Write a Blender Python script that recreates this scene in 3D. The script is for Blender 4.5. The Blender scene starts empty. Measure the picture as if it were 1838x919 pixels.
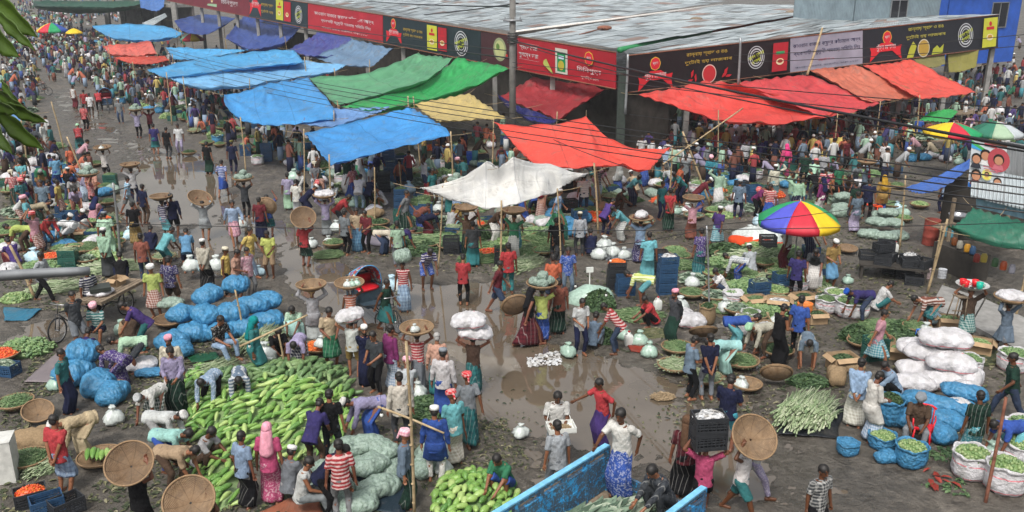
import bpy, bmesh, math, random
import numpy as np
from mathutils import Vector, Matrix, Euler, noise
R = math.radians
PI = math.pi
rng = random.Random(7)
SC = bpy.context.scene
COL = SC.collection

# ------------------------------------------------------------------ camera, light, exposure
CAMH, PITCH, FPX = 9.75, R(18), 1600.0
cam = bpy.data.objects.new('camera', bpy.data.cameras.new('camera'))
COL.objects.link(cam)
cam.location = (0, 0, CAMH)
cam.rotation_euler = (R(90) - PITCH, 0, 0)
cam.data.sensor_width = 36
cam.data.lens = 36 * FPX / 1838
cam.data.clip_start = 0.05
cam.data.clip_end = 2000
SC.camera = cam
W = bpy.data.worlds.new('World'); SC.world = W; W.use_nodes = True
nt = W.node_tree; nt.nodes.clear()
sk = nt.nodes.new('ShaderNodeTexSky'); sk.sky_type = 'NISHITA'; sk.sun_disc = False
SUN_EL, SUN_AZ = R(56), R(200)
sk.sun_elevation = SUN_EL; sk.sun_rotation = SUN_AZ
sk.air_density = 1.6; sk.dust_density = 6.0; sk.ozone_density = 1.0
hs = nt.nodes.new('ShaderNodeHueSaturation'); hs.inputs['Saturation'].default_value = 0.30
bg = nt.nodes.new('ShaderNodeBackground'); bg.inputs['Strength'].default_value = 0.125
ow = nt.nodes.new('ShaderNodeOutputWorld')
nt.links.new(sk.outputs[0], hs.inputs['Color']); nt.links.new(hs.outputs[0], bg.inputs[0]); nt.links.new(bg.outputs[0], ow.inputs[0])
sun = bpy.data.objects.new('sun', bpy.data.lights.new('sun', 'SUN')); COL.objects.link(sun)
sun.data.energy = 1.8; sun.data.angle = R(12); sun.data.color = (1, .965, .91)
sd = Vector((math.sin(SUN_AZ) * math.cos(SUN_EL), math.cos(SUN_AZ) * math.cos(SUN_EL), math.sin(SUN_EL)))
sun.rotation_euler = sd.to_track_quat('Z', 'Y').to_euler()
SC.view_settings.view_transform = 'Standard'; SC.view_settings.look = 'None'
SC.view_settings.exposure = 0.55; SC.view_settings.gamma = 1
SC.view_settings.use_curve_mapping = False
SC.render.engine = 'CYCLES'
SC.cycles.max_bounces = 6; SC.cycles.diffuse_bounces = 3; SC.cycles.glossy_bounces = 3
SC.cycles.transparent_max_bounces = 6; SC.cycles.transmission_bounces = 4
SC.cycles.use_denoising = True

# ------------------------------------------------------------------ where a pixel of the photograph lands
cP, sP = math.cos(PITCH), math.sin(PITCH)
def ray(px, py):
    dx = (px - 919) / FPX; dy = (py - 459.5) / FPX
    return Vector((dx, cP - dy * sP, -sP - dy * cP))
def G(px, py, z=0.0):
    r = ray(px, py); t = (z - CAMH) / r.z
    return Vector((r.x * t, r.y * t, z))
def PD(px, py, d):
    r = ray(px, py); t = d / r.y
    return Vector((r.x * t, r.y * t, CAMH + r.z * t))
def pix(v):
    zc = v[1] * cP + (CAMH - v[2]) * sP; yc = (CAMH - v[2]) * cP - v[1] * sP
    return 919 + FPX * v[0] / zc, 459.5 + FPX * yc / zc

# ------------------------------------------------------------------ materials
def lin(h):
    if isinstance(h, tuple): return h if len(h) == 4 else (*h, 1)
    h = h.lstrip('#'); c = [int(h[i:i+2], 16) / 255 for i in (0, 2, 4)]
    return tuple([(x / 12.92 if x <= .04045 else ((x + .055) / 1.055) ** 2.4) for x in c] + [1])
class Mat:
    def __init__(s, name, rough=.8, spec=.3):
        s.m = bpy.data.materials.new(name); s.m.use_nodes = True
        s.t = s.m.node_tree; s.b = s.t.nodes['Principled BSDF']
        s.b.inputs['Roughness'].default_value = rough
        s.b.inputs['Specular IOR Level'].default_value = spec
    def n(s, typ, **kw):
        nd = s.t.nodes.new(typ)
        for k, v in kw.items():
            if k.startswith('_'): setattr(nd, k[1:], v)
            else: nd.inputs[k.replace('_', ' ')].default_value = v
        return nd
    def l(s, a, b): s.t.links.new(a, b)
    def noise(s, scale, detail=4, rough=.6, coord='Object', vec=None):
        nd = s.n('ShaderNodeTexNoise', Scale=scale, Detail=detail, Roughness=rough)
        s.l(vec if vec is not None else s.coord(coord), nd.inputs['Vector']); return nd.outputs['Fac']
    def coord(s, c='Object'):
        if not hasattr(s, 'tc'): s.tc = s.n('ShaderNodeTexCoord')
        return s.tc.outputs[c]
    def ramp(s, fac, stops):
        nd = s.n('ShaderNodeValToRGB'); e = nd.color_ramp.elements
        while len(e) < len(stops): e.new(.5)
        for k, (p, c) in enumerate(stops): e[k].position = p; e[k].color = lin(c)
        s.l(fac, nd.inputs[0]); return nd.outputs[0]
    def mix(s, fac, a, b, mode='MIX'):
        nd = s.n('ShaderNodeMix', _data_type='RGBA', _blend_type=mode)
        for v, i in ((fac, 0), (a, 6), (b, 7)):
            if isinstance(v, bpy.types.NodeSocket): s.l(v, nd.inputs[i])
            else: nd.inputs[i].default_value = v if i == 0 else lin(v)
        return nd.outputs[2]
    def math(s, op, a, b=0.0):
        nd = s.n('ShaderNodeMath', _operation=op)
        for v, i in ((a, 0), (b, 1)):
            if isinstance(v, bpy.types.NodeSocket): s.l(v, nd.inputs[i])
            else: nd.inputs[i].default_value = v
        return nd.outputs[0]
    def base(s, c):
        if isinstance(c, bpy.types.NodeSocket): s.l(c, s.b.inputs['Base Color'])
        else: s.b.inputs['Base Color'].default_value = lin(c)
        return s
    def bump(s, h, strength=.3, dist=.02):
        nd = s.n('ShaderNodeBump', Strength=strength, Distance=dist)
        s.l(h, nd.inputs['Height']); s.l(nd.outputs[0], s.b.inputs['Normal']); return s
def plain(name, c, rough=.7, spec=.3, vary=.25, scale=6, metal=0):
    m = Mat(name, rough, spec)
    n = m.noise(scale)
    c = lin(c); d = tuple(x * (1 - vary) for x in c[:3]); e = tuple(min(1, x * (1 + vary * .6)) for x in c[:3])
    m.base(m.ramp(n, [(.3, d), (.7, e)])); m.b.inputs['Metallic'].default_value = metal
    return m.m
def cloth(name, pattern=None, rough=.9, transl=0):
    """colour comes from the object's own colour"""
    m = Mat(name, rough, .15)
    oi = m.n('ShaderNodeObjectInfo'); c = oi.outputs['Color']
    n = m.noise(5, 6, .7)
    dark = m.mix(1.0, c, (.60, .58, .56), 'MULTIPLY')
    out = m.mix(m.ramp(n, [(.35, (0, 0, 0)), (.65, (1, 1, 1))]), dark, c)
    if pattern:
        sp = m.n('ShaderNodeSeparateXYZ'); m.l(m.coord('Object'), sp.inputs[0])
        def bars(sock, f, th):
            w = m.math('SINE', m.math('MULTIPLY', sock, f)); return m.math('GREATER_THAN', w, th)
        light = m.mix(.5, c, (.62, .61, .58)); drk = m.mix(1.0, c, (.42, .43, .48), 'MULTIPLY')
        if pattern == 'stripe': out = m.mix(bars(sp.outputs[2], 85, .1), out, light)
        if pattern == 'check':
            a = bars(m.math('ADD', sp.outputs[0], sp.outputs[1]), 95, .2); b = bars(sp.outputs[2], 95, .2)
            out = m.mix(m.math('MULTIPLY', m.math('ADD', a, b), .5), out, light)
        if pattern == 'plaid':
            a = bars(m.math('ADD', sp.outputs[0], m.math('MULTIPLY', sp.outputs[1], .8)), 55, .35); b = bars(sp.outputs[2], 55, .35)
            out = m.mix(m.math('MULTIPLY', m.math('ADD', a, b), .5), out, drk)
            c2 = bars(m.math('SUBTRACT', sp.outputs[0], sp.outputs[1]), 60, .93); out = m.mix(m.math('MULTIPLY', c2, .35), out, light)
        if pattern == 'print':
            out = m.mix(m.ramp(m.noise(28, 1), [(.52, (0, 0, 0)), (.60, (.6, .6, .6))]), out, light)
    m.base(out)
    w2 = m.n('ShaderNodeTexNoise', Scale=6, Detail=4); mp = m.n('ShaderNodeMapping'); mp.inputs['Scale'].default_value = (2.2, 2.2, .7); m.l(m.coord('Object'), mp.inputs[0]); m.l(mp.outputs[0], w2.inputs['Vector'])
    m.bump(m.math('ADD', m.noise(34, 3), m.math('MULTIPLY', w2.outputs['Fac'], 2.5)), .6, .02)
    return m.m
M = {}
M['plain'] = cloth('fabric_plain'); M['stripe'] = cloth('fabric_stripe', 'stripe'); M['check'] = cloth('fabric_check', 'check')
M['plaid'] = cloth('fabric_plaid', 'plaid'); M['print'] = cloth('fabric_print', 'print')
for k, c in enumerate(('#6b4230', '#57341f', '#7d523a')): M['skin%d' % k] = plain('skin', c, .5, .4, .12, 14)
M['hair'] = plain('hair', (.012, .010, .009), .55, .4, .4, 60)
M['greyhair'] = plain('grey_hair', (.30, .29, .28), .7, .3, .4, 60)
M['eye'] = plain('eye', (.01, .01, .01), .3, .5, .1)

# ------------------------------------------------------------------ objects, tags and copies
def tag(o, label=None, cat=None, group=None, kind=None):
    if label: o['label'] = label
    if cat: o['category'] = cat
    if group: o['group'] = group
    if kind: o['kind'] = kind
    return o
AUTO = []   # (object, description) whose label gets a place put to it at the end
def auto(o, desc, cat, group=None, kind=None):
    tag(o, None, cat, group, kind); AUTO.append((o, desc)); return o
def obj(name, me, parent=None, mat=None, loc=None, rz=0, color=None):
    o = bpy.data.objects.new(name, me); COL.objects.link(o)
    if mat is not None and me is not None:
        if not me.materials: me.materials.append(mat)
        elif me.materials[0] != mat:
            o.material_slots[0].link = 'OBJECT'; o.material_slots[0].material = mat
    if parent is not None: o.parent = parent
    if loc is not None: o.location = loc
    if rz: o.rotation_euler.z = rz
    if color is not None: o.color = lin(color)
    return o
def empty(name, loc=(0, 0, 0), rz=0):
    o = bpy.data.objects.new(name, None); o.empty_display_size = .2; COL.objects.link(o)
    o.location = loc; o.rotation_euler.z = rz; return o
def kids(o): return [c for c in KIDMAP.get(o.name, [])]
KIDMAP = {}
def reg(o, *ch):
    KIDMAP.setdefault(o.name, []).extend(ch); return o
def copy_tree(o, loc=None, rz=None, scale=None):
    c = o.copy(); COL.objects.link(c)
    for k in KIDMAP.get(o.name, []):
        d = copy_tree(k); d.parent = c; reg(c, d)
    if loc is not None: c.location = loc
    if rz is not None: c.rotation_euler.z = rz
    if scale is not None: c.scale = (scale,) * 3 if isinstance(scale, (int, float)) else scale
    return c

# ------------------------------------------------------------------ mesh builder
class MB:
    def __init__(s): s.v = []; s.f = []; s.mi = []; s.cur = 0; s.nv = 0
    def add(s, v, f):
        v = np.asarray(v, float); s.v.append(v)
        o = s.nv
        for q in f: s.f.append(tuple(i + o for i in q)); s.mi.append(s.cur)
        s.nv += len(v); return s
    def box(s, c, d, rot=None):
        x, y, z = d[0] / 2, d[1] / 2, d[2] / 2
        v = np.array([(-x,-y,-z),(x,-y,-z),(x,y,-z),(-x,y,-z),(-x,-y,z),(x,-y,z),(x,y,z),(-x,y,z)])
        if rot is not None: v = v @ np.array(Euler(rot).to_matrix()).T
        return s.add(v + np.array(c), [(0,3,2,1),(4,5,6,7),(0,1,5,4),(1,2,6,5),(2,3,7,6),(3,0,4,7)])
    def cap(s, a, b, ra, rb=None, n=10, round_=(True, True), sx=1.0):
        """tapered capsule from a to b"""
        rb = ra if rb is None else rb
        a = np.array(a, float); b = np.array(b, float); d = b - a; L = np.linalg.norm(d) or 1e-6; d /= L
        x = np.cross(d, (0, 1, 0)) if abs(d[1]) < .9 else np.cross(d, (1, 0, 0)); x /= np.linalg.norm(x); y = np.cross(d, x)
        prof = []
        if round_[0]:
            for t in (80, 50, 22): prof.append((-ra * math.sin(R(t)), ra * math.cos(R(t))))
        prof.append((0, ra)); prof.append((L, rb))
        if round_[1]:
            for t in (22, 50, 80): prof.append((L + rb * math.sin(R(t)), rb * math.cos(R(t))))
        th = np.linspace(0, 2 * PI, n, endpoint=False); V = []
        for (h, r) in prof: V.append(a + d * h + np.outer(np.cos(th) * r * sx, x) + np.outer(np.sin(th) * r, y))
        V = np.vstack(V); F = []
        m = len(prof)
        for i in range(m - 1):
            for j in range(n): k = (j + 1) % n; F.append((i*n+j, i*n+k, (i+1)*n+k, (i+1)*n+j))
        F.append(tuple(range(n - 1, -1, -1))); F.append(tuple((m-1)*n + j for j in range(n)))
        return s.add(V, F)
    def tube(s, pts, r, n=6, taper=None):
        P = np.array([list(p) for p in pts], float); m = len(P); V = []
        T = np.gradient(P, axis=0); T /= (np.linalg.norm(T, axis=1)[:, None] + 1e-9)
        up = np.array((0, 0, 1.)) if abs(T[0][2]) < .9 else np.array((1., 0, 0))
        th = np.linspace(0, 2 * PI, n, endpoint=False)
        for i in range(m):
            x = np.cross(T[i], up); nx = np.linalg.norm(x)
            if nx < 1e-4: x = np.cross(T[i], (0.3, 1, 0)); nx = np.linalg.norm(x)
            x /= nx; y = np.cross(T[i], x); up = -np.cross(T[i], x) if False else up
            rr = r if taper is None else r + (taper - r) * i / max(1, m - 1)
            V.append(P[i] + np.outer(np.cos(th) * rr, x) + np.outer(np.sin(th) * rr, y))
        V = np.vstack(V); F = [(i*n+j, i*n+(j+1) % n, (i+1)*n+(j+1) % n, (i+1)*n+j) for i in range(m-1) for j in range(n)]
        F.append(tuple(range(n-1, -1, -1))); F.append(tuple((m-1)*n+j for j in range(n)))
        return s.add(V, F)
    def ell(s, c, r, n=12, m=8, rot=None, zcut=-2):
        V = []; 
        for i in range(m + 1):
            ph = -PI/2 + PI * i / m
            for j in range(n):
                t = 2*PI*j/n; V.append((math.cos(ph)*math.cos(t)*r[0], math.cos(ph)*math.sin(t)*r[1], max(zcut, math.sin(ph))*r[2]))
        V = np.array(V)
        if rot is not None: V = V @ np.array(Euler(rot).to_matrix()).T
        F = [(i*n+j, i*n+(j+1) % n, (i+1)*n+(j+1) % n, (i+1)*n+j) for i in range(m) for j in range(n)]
        return s.add(V + np.array(c), F)
    def lathe(s, prof, n=24, c=(0, 0, 0), close=False):
        V = []; th = np.linspace(0, 2*PI, n, endpoint=False); m = len(prof)
        for (r, z) in prof: V.append(np.stack([np.cos(th)*r, np.sin(th)*r, np.full(n, z)], 1))
        V = np.vstack(V) + np.array(c)
        F = [(i*n+j, i*n+(j+1) % n, (i+1)*n+(j+1) % n, (i+1)*n+j) for i in range(m-1) for j in range(n)]
        if close: F.append(tuple(range(n-1, -1, -1))); F.append(tuple((m-1)*n+j for j in range(n)))
        return s.add(V, F)
    def torus(s, c, Rr, r, axis='z', n=28, m=8, sq=1.0):
        V = []
        for i in range(n):
            a = 2*PI*i/n
            for j in range(m):
                b = 2*PI*j/m; q = (Rr + r*math.cos(b))
                p = (q*math.cos(a), q*math.sin(a)*sq, r*math.sin(b))
                if axis == 'x': p = (p[2], p[0], p[1])
                if axis == 'y': p = (p[0], p[2], p[1])
                V.append(p)
        F = [(i*m+j, ((i+1) % n)*m+j, ((i+1) % n)*m+(j+1) % m, i*m+(j+1) % m) for i in range(n) for j in range(m)]
        return s.add(np.array(V) + np.array(c), F)
    def loft(s, rings, close=True):
        """rings: list of (k,3) arrays with the same k"""
        k = len(rings[0]); m = len(rings); V = np.vstack(rings)
        F = [(i*k+j, i*k+(j+1) % k, (i+1)*k+(j+1) % k, (i+1)*k+j) for i in range(m-1) for j in range(k)]
        if close: F.append(tuple(range(k-1, -1, -1))); F.append(tuple((m-1)*k+j for j in range(k)))
        return s.add(V, F)
    def grid(s, P):
        m, k = P.shape[:2]
        return s.add(P.reshape(-1, 3), [(i*k+j, i*k+j+1, (i+1)*k+j+1, (i+1)*k+j) for i in range(m-1) for j in range(k-1)])
    def verts(s): return np.vstack(s.v)
    def mesh(s, name, mats=(), smooth=True):
        me = bpy.data.meshes.new(name); V = s.verts()
        me.from_pydata(V.tolist(), [], s.f)
        for m in mats: me.materials.append(m)
        if len(mats) > 1: me.polygons.foreach_set('material_index', np.array(s.mi, dtype=np.int32))
        if smooth: me.polygons.foreach_set('use_smooth', np.ones(len(me.polygons), dtype=bool))
        me.update(); return me
def remesh(me, voxel, smooth=2, name=None):
    o = bpy.data.objects.new('tmp', me); COL.objects.link(o)
    md = o.modifiers.new('r', 'REMESH'); md.mode = 'VOXEL'; md.voxel_size = voxel; md.use_smooth_shade = True
    if smooth:
        ms = o.modifiers.new('s', 'SMOOTH'); ms.iterations = smooth; ms.factor = .5
    dg = bpy.context.evaluated_depsgraph_get()
    out = bpy.data.meshes.new_from_object(o.evaluated_get(dg)); out.name = name or me.name
    bpy.data.objects.remove(o); bpy.data.meshes.remove(me)
    return out
def displace(me, fn):
    n = len(me.vertices); co = np.empty(n*3); me.vertices.foreach_get('co', co); co = co.reshape(-1, 3)
    no = np.empty(n*3); me.vertices.foreach_get('normal', no); no = no.reshape(-1, 3)
    co = co + no * fn(co)[:, None]; me.vertices.foreach_set('co', co.ravel()); me.update(); return me
def wob(co, f, seed=0):
    x, y, z = co[:, 0]*f, co[:, 1]*f, co[:, 2]*f; s = seed*1.7
    return (np.sin(x*1.3+y*.7+s)*np.cos(z*1.1-y*.9+s*2) + .6*np.sin(z*2.3+x*1.9+s*3)*np.cos(y*2.7-x+s) + .35*np.sin(x*4.1-z*3.7+y*3.1+s))/1.6
def inpoly(x, y, poly):
    c = False; j = len(poly) - 1
    for i in range(len(poly)):
        xi, yi = poly[i]; xj, yj = poly[j]
        if (yi > y) != (yj > y) and x < (xj-xi)*(y-yi)/(yj-yi)+xi: c = not c
        j = i
    return c
# ================================================================== people: one skeleton, many poses
def ik(a, t, l1, l2, pole):
    a = np.array(a, float); t = np.array(t, float); d = t - a; D = np.linalg.norm(d); D2 = min(D, (l1+l2)*.995)
    u = d/(D+1e-9); t = a + u*D2
    x = (l1*l1 - l2*l2 + D2*D2)/(2*D2); h = math.sqrt(max(0, l1*l1 - x*x))
    p = np.array(pole, float); p = p - u*np.dot(p, u); p /= (np.linalg.norm(p)+1e-9)
    return a + u*x + p*h, t
# forward is -Y.  (pelvis y, z), lean, head pitch, feet, hands, elbow poles
POSES = {
 'stand': dict(p=(0, .86), lean=3, head=8, feet=[(-.10, .02), (.11, -.03)], hands=[(-.27, -.03, .74), (.27, -.05, .75)]),
 'wait':  dict(p=(0, .86), lean=4, head=22, feet=[(-.12, 0), (.10, -.06)], hands=[(-.12, -.27, .98), (.10, -.29, .96)]),
 'backhands': dict(p=(0, .86), lean=2, head=5, feet=[(-.11, 0), (.11, -.03)], hands=[(-.05, .16, .86), (.05, .17, .84)]),
 'walk':  dict(p=(0, .83), lean=7, head=6, feet=[(-.09, -.32), (.09, .34)], hands=[(-.27, .17, .80), (.27, -.24, .86)]),
 'lean':  dict(p=(.10, .84), lean=42, head=25, feet=[(-.13, .02), (.13, .0)], hands=[(-.18, -.42, .72), (.18, -.46, .68)]),
 'bend':  dict(p=(.24, .80), lean=84, head=15, feet=[(-.15, .10), (.16, .04)], hands=[(-.15, -.42, .28), (.17, -.36, .30)]),
 'squat': dict(p=(.14, .24), lean=26, head=24, feet=[(-.15, -.08), (.15, -.10)], hands=[(-.10, -.42, .32), (.12, -.44, .30)]),
 'sit':   dict(p=(.05, .42), lean=12, head=18, feet=[(-.15, -.46), (.15, -.42)], hands=[(-.12, -.36, .52), (.12, -.38, .54)]),
 'carry': dict(p=(0, .86), lean=0, head=0, feet=[(-.11, .03), (.11, -.05)], hands=[(-.27, -.04, 1.70), (.27, -.04, 1.70)]),
 'carry1': dict(p=(0, .86), lean=1, head=0, feet=[(-.11, .03), (.11, -.05)], hands=[(-.27, -.04, 1.70), (.27, -.05, .76)]),
 'carrywalk': dict(p=(0, .83), lean=4, head=0, feet=[(-.09, -.32), (.09, .34)], hands=[(-.27, -.04, 1.68), (.27, -.04, 1.68)]),
 'reach': dict(p=(0, .86), lean=8, head=10, feet=[(-.12, .02), (.12, -.02)], hands=[(-.22, -.50, 1.12), (.22, .12, .90)]),
}
def skeleton(P):
    ly = R(P['lean']); u = np.array((0, -math.sin(ly), math.cos(ly))); pel = np.array((0, P['p'][0], P['p'][1]))
    J = {'u': u, 'pel': pel, 'neck': pel + u*.53, 'chest': pel + u*.36}
    hy = R(P['lean']*.6 + P['head']); hu = np.array((0, -math.sin(hy), math.cos(hy)))
    J['hu'] = hu; J['hd'] = J['neck'] + hu*.155; J['hy'] = hy
    fw = np.array((0, -math.cos(ly), -math.sin(ly)))
    for k, s in ((0, -1), (1, 1)):
        hip = pel + np.array((.09*s, 0, -.02)); fx, fy = P['feet'][k]; ank = np.array((fx, fy, .075))
        kn, ank = ik(hip, ank, .41, .40, (.25*s, -1, .1)); J['hip%d' % k] = hip; J['kn%d' % k] = kn; J['an%d' % k] = ank
        sh = pel + u*.475 + np.array((.172*s, 0, 0)); h = np.array(P['hands'][k])
        up = h[2] > 1.5
        el, h = ik(sh, h, .275, .25, (s*1.0, .25, 0) if up else (s*.5, .8, -.3)); J['sh%d' % k] = sh; J['el%d' % k] = el; J['ha%d' % k] = h
    return J
def ring(c, X, Y, rx, ry, k=20, mod=None):
    th = np.linspace(0, 2*PI, k, endpoint=False); m = 1 if mod is None else mod(th)
    return np.array(c) + np.outer(np.cos(th)*rx*m, X) + np.outer(np.sin(th)*ry*m, Y)
def torso_rings(J, secs):
    u = J['u']; X = np.array((1., 0, 0)); Y = np.cross(u, X)
    return [ring(J['pel'] + u*h + Y*oy, X, Y, rx, ry) for (h, rx, ry, oy) in secs]
def body_mesh(J, name):
    b = MB()
    b.loft(torso_rings(J, [(-.08, .12, .10, 0), (0, .155, .115, 0), (.12, .135, .10, 0), (.24, .14, .10, 0), (.36, .158, .105, 0), (.45, .155, .088, 0), (.50, .10, .07, 0)]))
    b.cap(J['pel'] + J['u']*.46, J['neck'] + J['hu']*.05, .058, .052)
    hd = J['hd']; rx = J['hy']
    b.ell(hd + J['hu']*.015, (.076, .092, .105), 16, 12, rot=(rx, 0, 0))
    F = np.array((0, -math.cos(rx), -math.sin(rx)))
    b.ell(hd - J['hu']*.05 + F*.02, (.058, .066, .062), 12, 8, rot=(rx, 0, 0))
    b.cap(hd + F*.088 + J['hu']*.01, hd + F*.108 - J['hu']*.022, .010, .016)
    b.cap(hd + F*.080 - J['hu']*.058 + np.array((-.016, 0, 0)), hd + F*.080 - J['hu']*.058 + np.array((.016, 0, 0)), .011)
    for s in (-1, 1): b.ell(hd + np.array((.078*s, 0, 0)) - J['hu']*.005, (.012, .02, .03), 8, 6, rot=(rx, 0, 0))
    for k, s in ((0, -1), (1, 1)):
        b.cap(J['hip%d' % k], J['kn%d' % k], .082, .056); b.cap(J['kn%d' % k], J['an%d' % k], .054, .036)
        kn = J['kn%d' % k]; an = J['an%d' % k]; b.cap(kn + (an-kn)*.2 + np.array((0, .012, 0)), kn + (an-kn)*.45 + np.array((0, .012, 0)), .05, .045)
        b.cap(an + np.array((0, .04, -.045)), an + np.array((0.01*s, -.13, -.052)), .036, .030, sx=1.25)
        b.cap(J['sh%d' % k], J['el%d' % k], .043, .037); b.cap(J['el%d' % k], J['ha%d' % k], .038, .025)
        h = J['ha%d' % k]; d = h - J['el%d' % k]; d /= np.linalg.norm(d)
        side = np.cross(d, (s*1.0, .2, 0)); side /= np.linalg.norm(side); nrm = np.cross(d, side)
        b.cap(h, h + d*.075, .026, .030, sx=1.0)
        for q, (off, ln) in enumerate(((-.030, .062), (-.010, .075), (.010, .070), (.029, .052))):
            k0 = h + d*.085 + side*off; k1 = k0 + d*ln*.55 + side*off*.2; k2 = k1 + d*ln*.42 + nrm*ln*.35*s
            b.cap(k0, k1, .0095, .009, 6); b.cap(k1, k2, .009, .0075, 6)
        t0 = h + d*.02 - side*.028; t1 = t0 + d*.035 - side*.03; b.cap(t0, t1, .012, .010, 6); b.cap(t1, t1 + d*.03 - side*.006, .010, .008, 6)
    me = remesh(b.mesh('raw'), .0085, 2, name)
    me.materials.clear()
    return me
def face_mesh(J):
    b = MB(); hd = J['hd']; rx = J['hy']; F = np.array((0, -math.cos(rx), -math.sin(rx)))
    for s in (-1, 1):
        b.ell(hd + F*.088 + J['hu']*.012 + np.array((.03*s, 0, 0)), (.012, .006, .007), 8, 6)
        b.cap(hd + F*.092 + J['hu']*.034 + np.array((.017*s, 0, 0)), hd + F*.086 + J['hu']*.035 + np.array((.046*s, 0, 0)), .005, .004, 5)
    return b.mesh('brow', (M['eye'],))
def hair_mesh(J, kind):
    b = MB(); hd = J['hd']; rx = J['hy']; hu = J['hu']; F = np.array((0, -math.cos(rx), -math.sin(rx)))
    if kind == 'hair':
        b.ell(hd + hu*.040 - F*.012, (.087, .099, .090), 20, 14, rot=(rx + R(20), 0, 0), zcut=-.35)
        b.ell(hd - F*.045 + hu*.0, (.074, .055, .075), 14, 10, rot=(rx, 0, 0))
        me = b.mesh('hair', (M['hair'],)); displace(me, lambda c: wob(c, 60)*.006); return me
    if kind == 'topi':
        X = np.array((1., 0, 0)); c = hd + hu*.055 - F*.01
        rs = [ring(c + hu*h, X, F, .092*q, .104*q, 20) for h, q in ((-.012, 1.0), (.03, 1.0), (.055, .93), (.066, .7), (.070, .3))]
        b.loft(rs); return b.mesh('cap')
    if kind == 'turban':
        X = np.array((1., 0, 0)); c = hd + hu*.05 - F*.01
        mod = lambda th: 1 + .05*np.sin(th*5) + .03*np.sin(th*11+1)
        rs = [ring(c + hu*h, X, F, .1*q, .112*q, 26, mod) for h, q in ((-.035, .95), (-.015, 1.08), (.01, 1.13), (.025, 1.05), (.035, 1.10), (.055, 1.06), (.075, .86), (.088, .5), (.09, .15))]
        b.loft(rs); b.cap(c - F*.10, c - F*.13 - hu*.12, .028, .02, 8)
        return b.mesh('turban')
    if kind == 'scarf':
        b.ell(hd + hu*.02 - F*.016, (.102, .110, .125), 20, 14, rot=(rx + R(14), 0, 0), zcut=-.45)
        b.cap(hd - hu*.05 - F*.05, J['neck'] - J['u']*.25 - F*.10, .085, .11, 12, sx=1.3)
        me = b.mesh('headscarf'); displace(me, lambda c: wob(c, 30)*.008); return me
def beard_mesh(J):
    b = MB(); hd = J['hd']; rx = J['hy']; F = np.array((0, -math.cos(rx), -math.sin(rx)))
    b.ell(hd - J['hu']*.085 + F*.05, (.058, .045, .055), 14, 10, rot=(rx, 0, 0)); return b.mesh('beard', (M['hair'],))
def shirt_mesh(J, kind):
    b = MB(); g = .020
    low = {'K': -.34, 'V': -.10}.get(kind, -.13)
    if kind == 'K':
        secs = [(-.14, .185, .15, 0), (0, .18, .135, 0)]
    else: secs = [(low, .180, .140, 0), (0, .175, .133, 0)]
    secs += [(.12, .158, .122, 0), (.24, .160, .120, 0), (.36, .180, .126, 0), (.45, .178, .110, 0), (.495, .11, .078, 0)]
    b.loft(torso_rings(J, secs))
    for k in (0, 1):
        sh, el, ha = J['sh%d' % k], J['el%d' % k], J['ha%d' % k]
        if kind == 'V': b.cap(sh - np.array((.035*(-1 if k == 0 else 1), 0, 0)), sh, .052, .045, 10); continue
        e = sh + (el - sh)*.78
        if kind == 'S': b.cap(sh - np.array((0, 0, .006)), e, .061, .064, 12, (True, False))
        else:
            b.cap(sh - np.array((0, 0, .006)), el, .061, .055, 12); b.cap(el, el + (ha-el)*.82, .053, .044, 12, (True, False))
    b.cap(J['pel'] + J['u']*.48, J['pel'] + J['u']*.53, .07, .066, 12, (True, False))
    me = remesh(b.mesh('raw'), .013, 2, 'shirt'); me.materials.clear()
    displace(me, lambda c: .004 + wob(c, 14, 3)*.009 - np.abs(wob(c*np.array((1, 1, .6)), 30, 1))*.007)
    if kind == 'K': # skirt of the long shirt follows the thighs
        r = skirt_rings(J, .0, .52, .03); b2 = MB(); b2.loft(r); 
        n = len(me.vertices); V = b2.verts()
        bm = bmesh.new(); bm.from_mesh(me); vs = [bm.verts.new(v) for v in V]
        for f in b2.f: bm.faces.new([vs[i] for i in f]).smooth = True
        bm.to_mesh(me); bm.free(); me.update()
    return me
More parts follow.
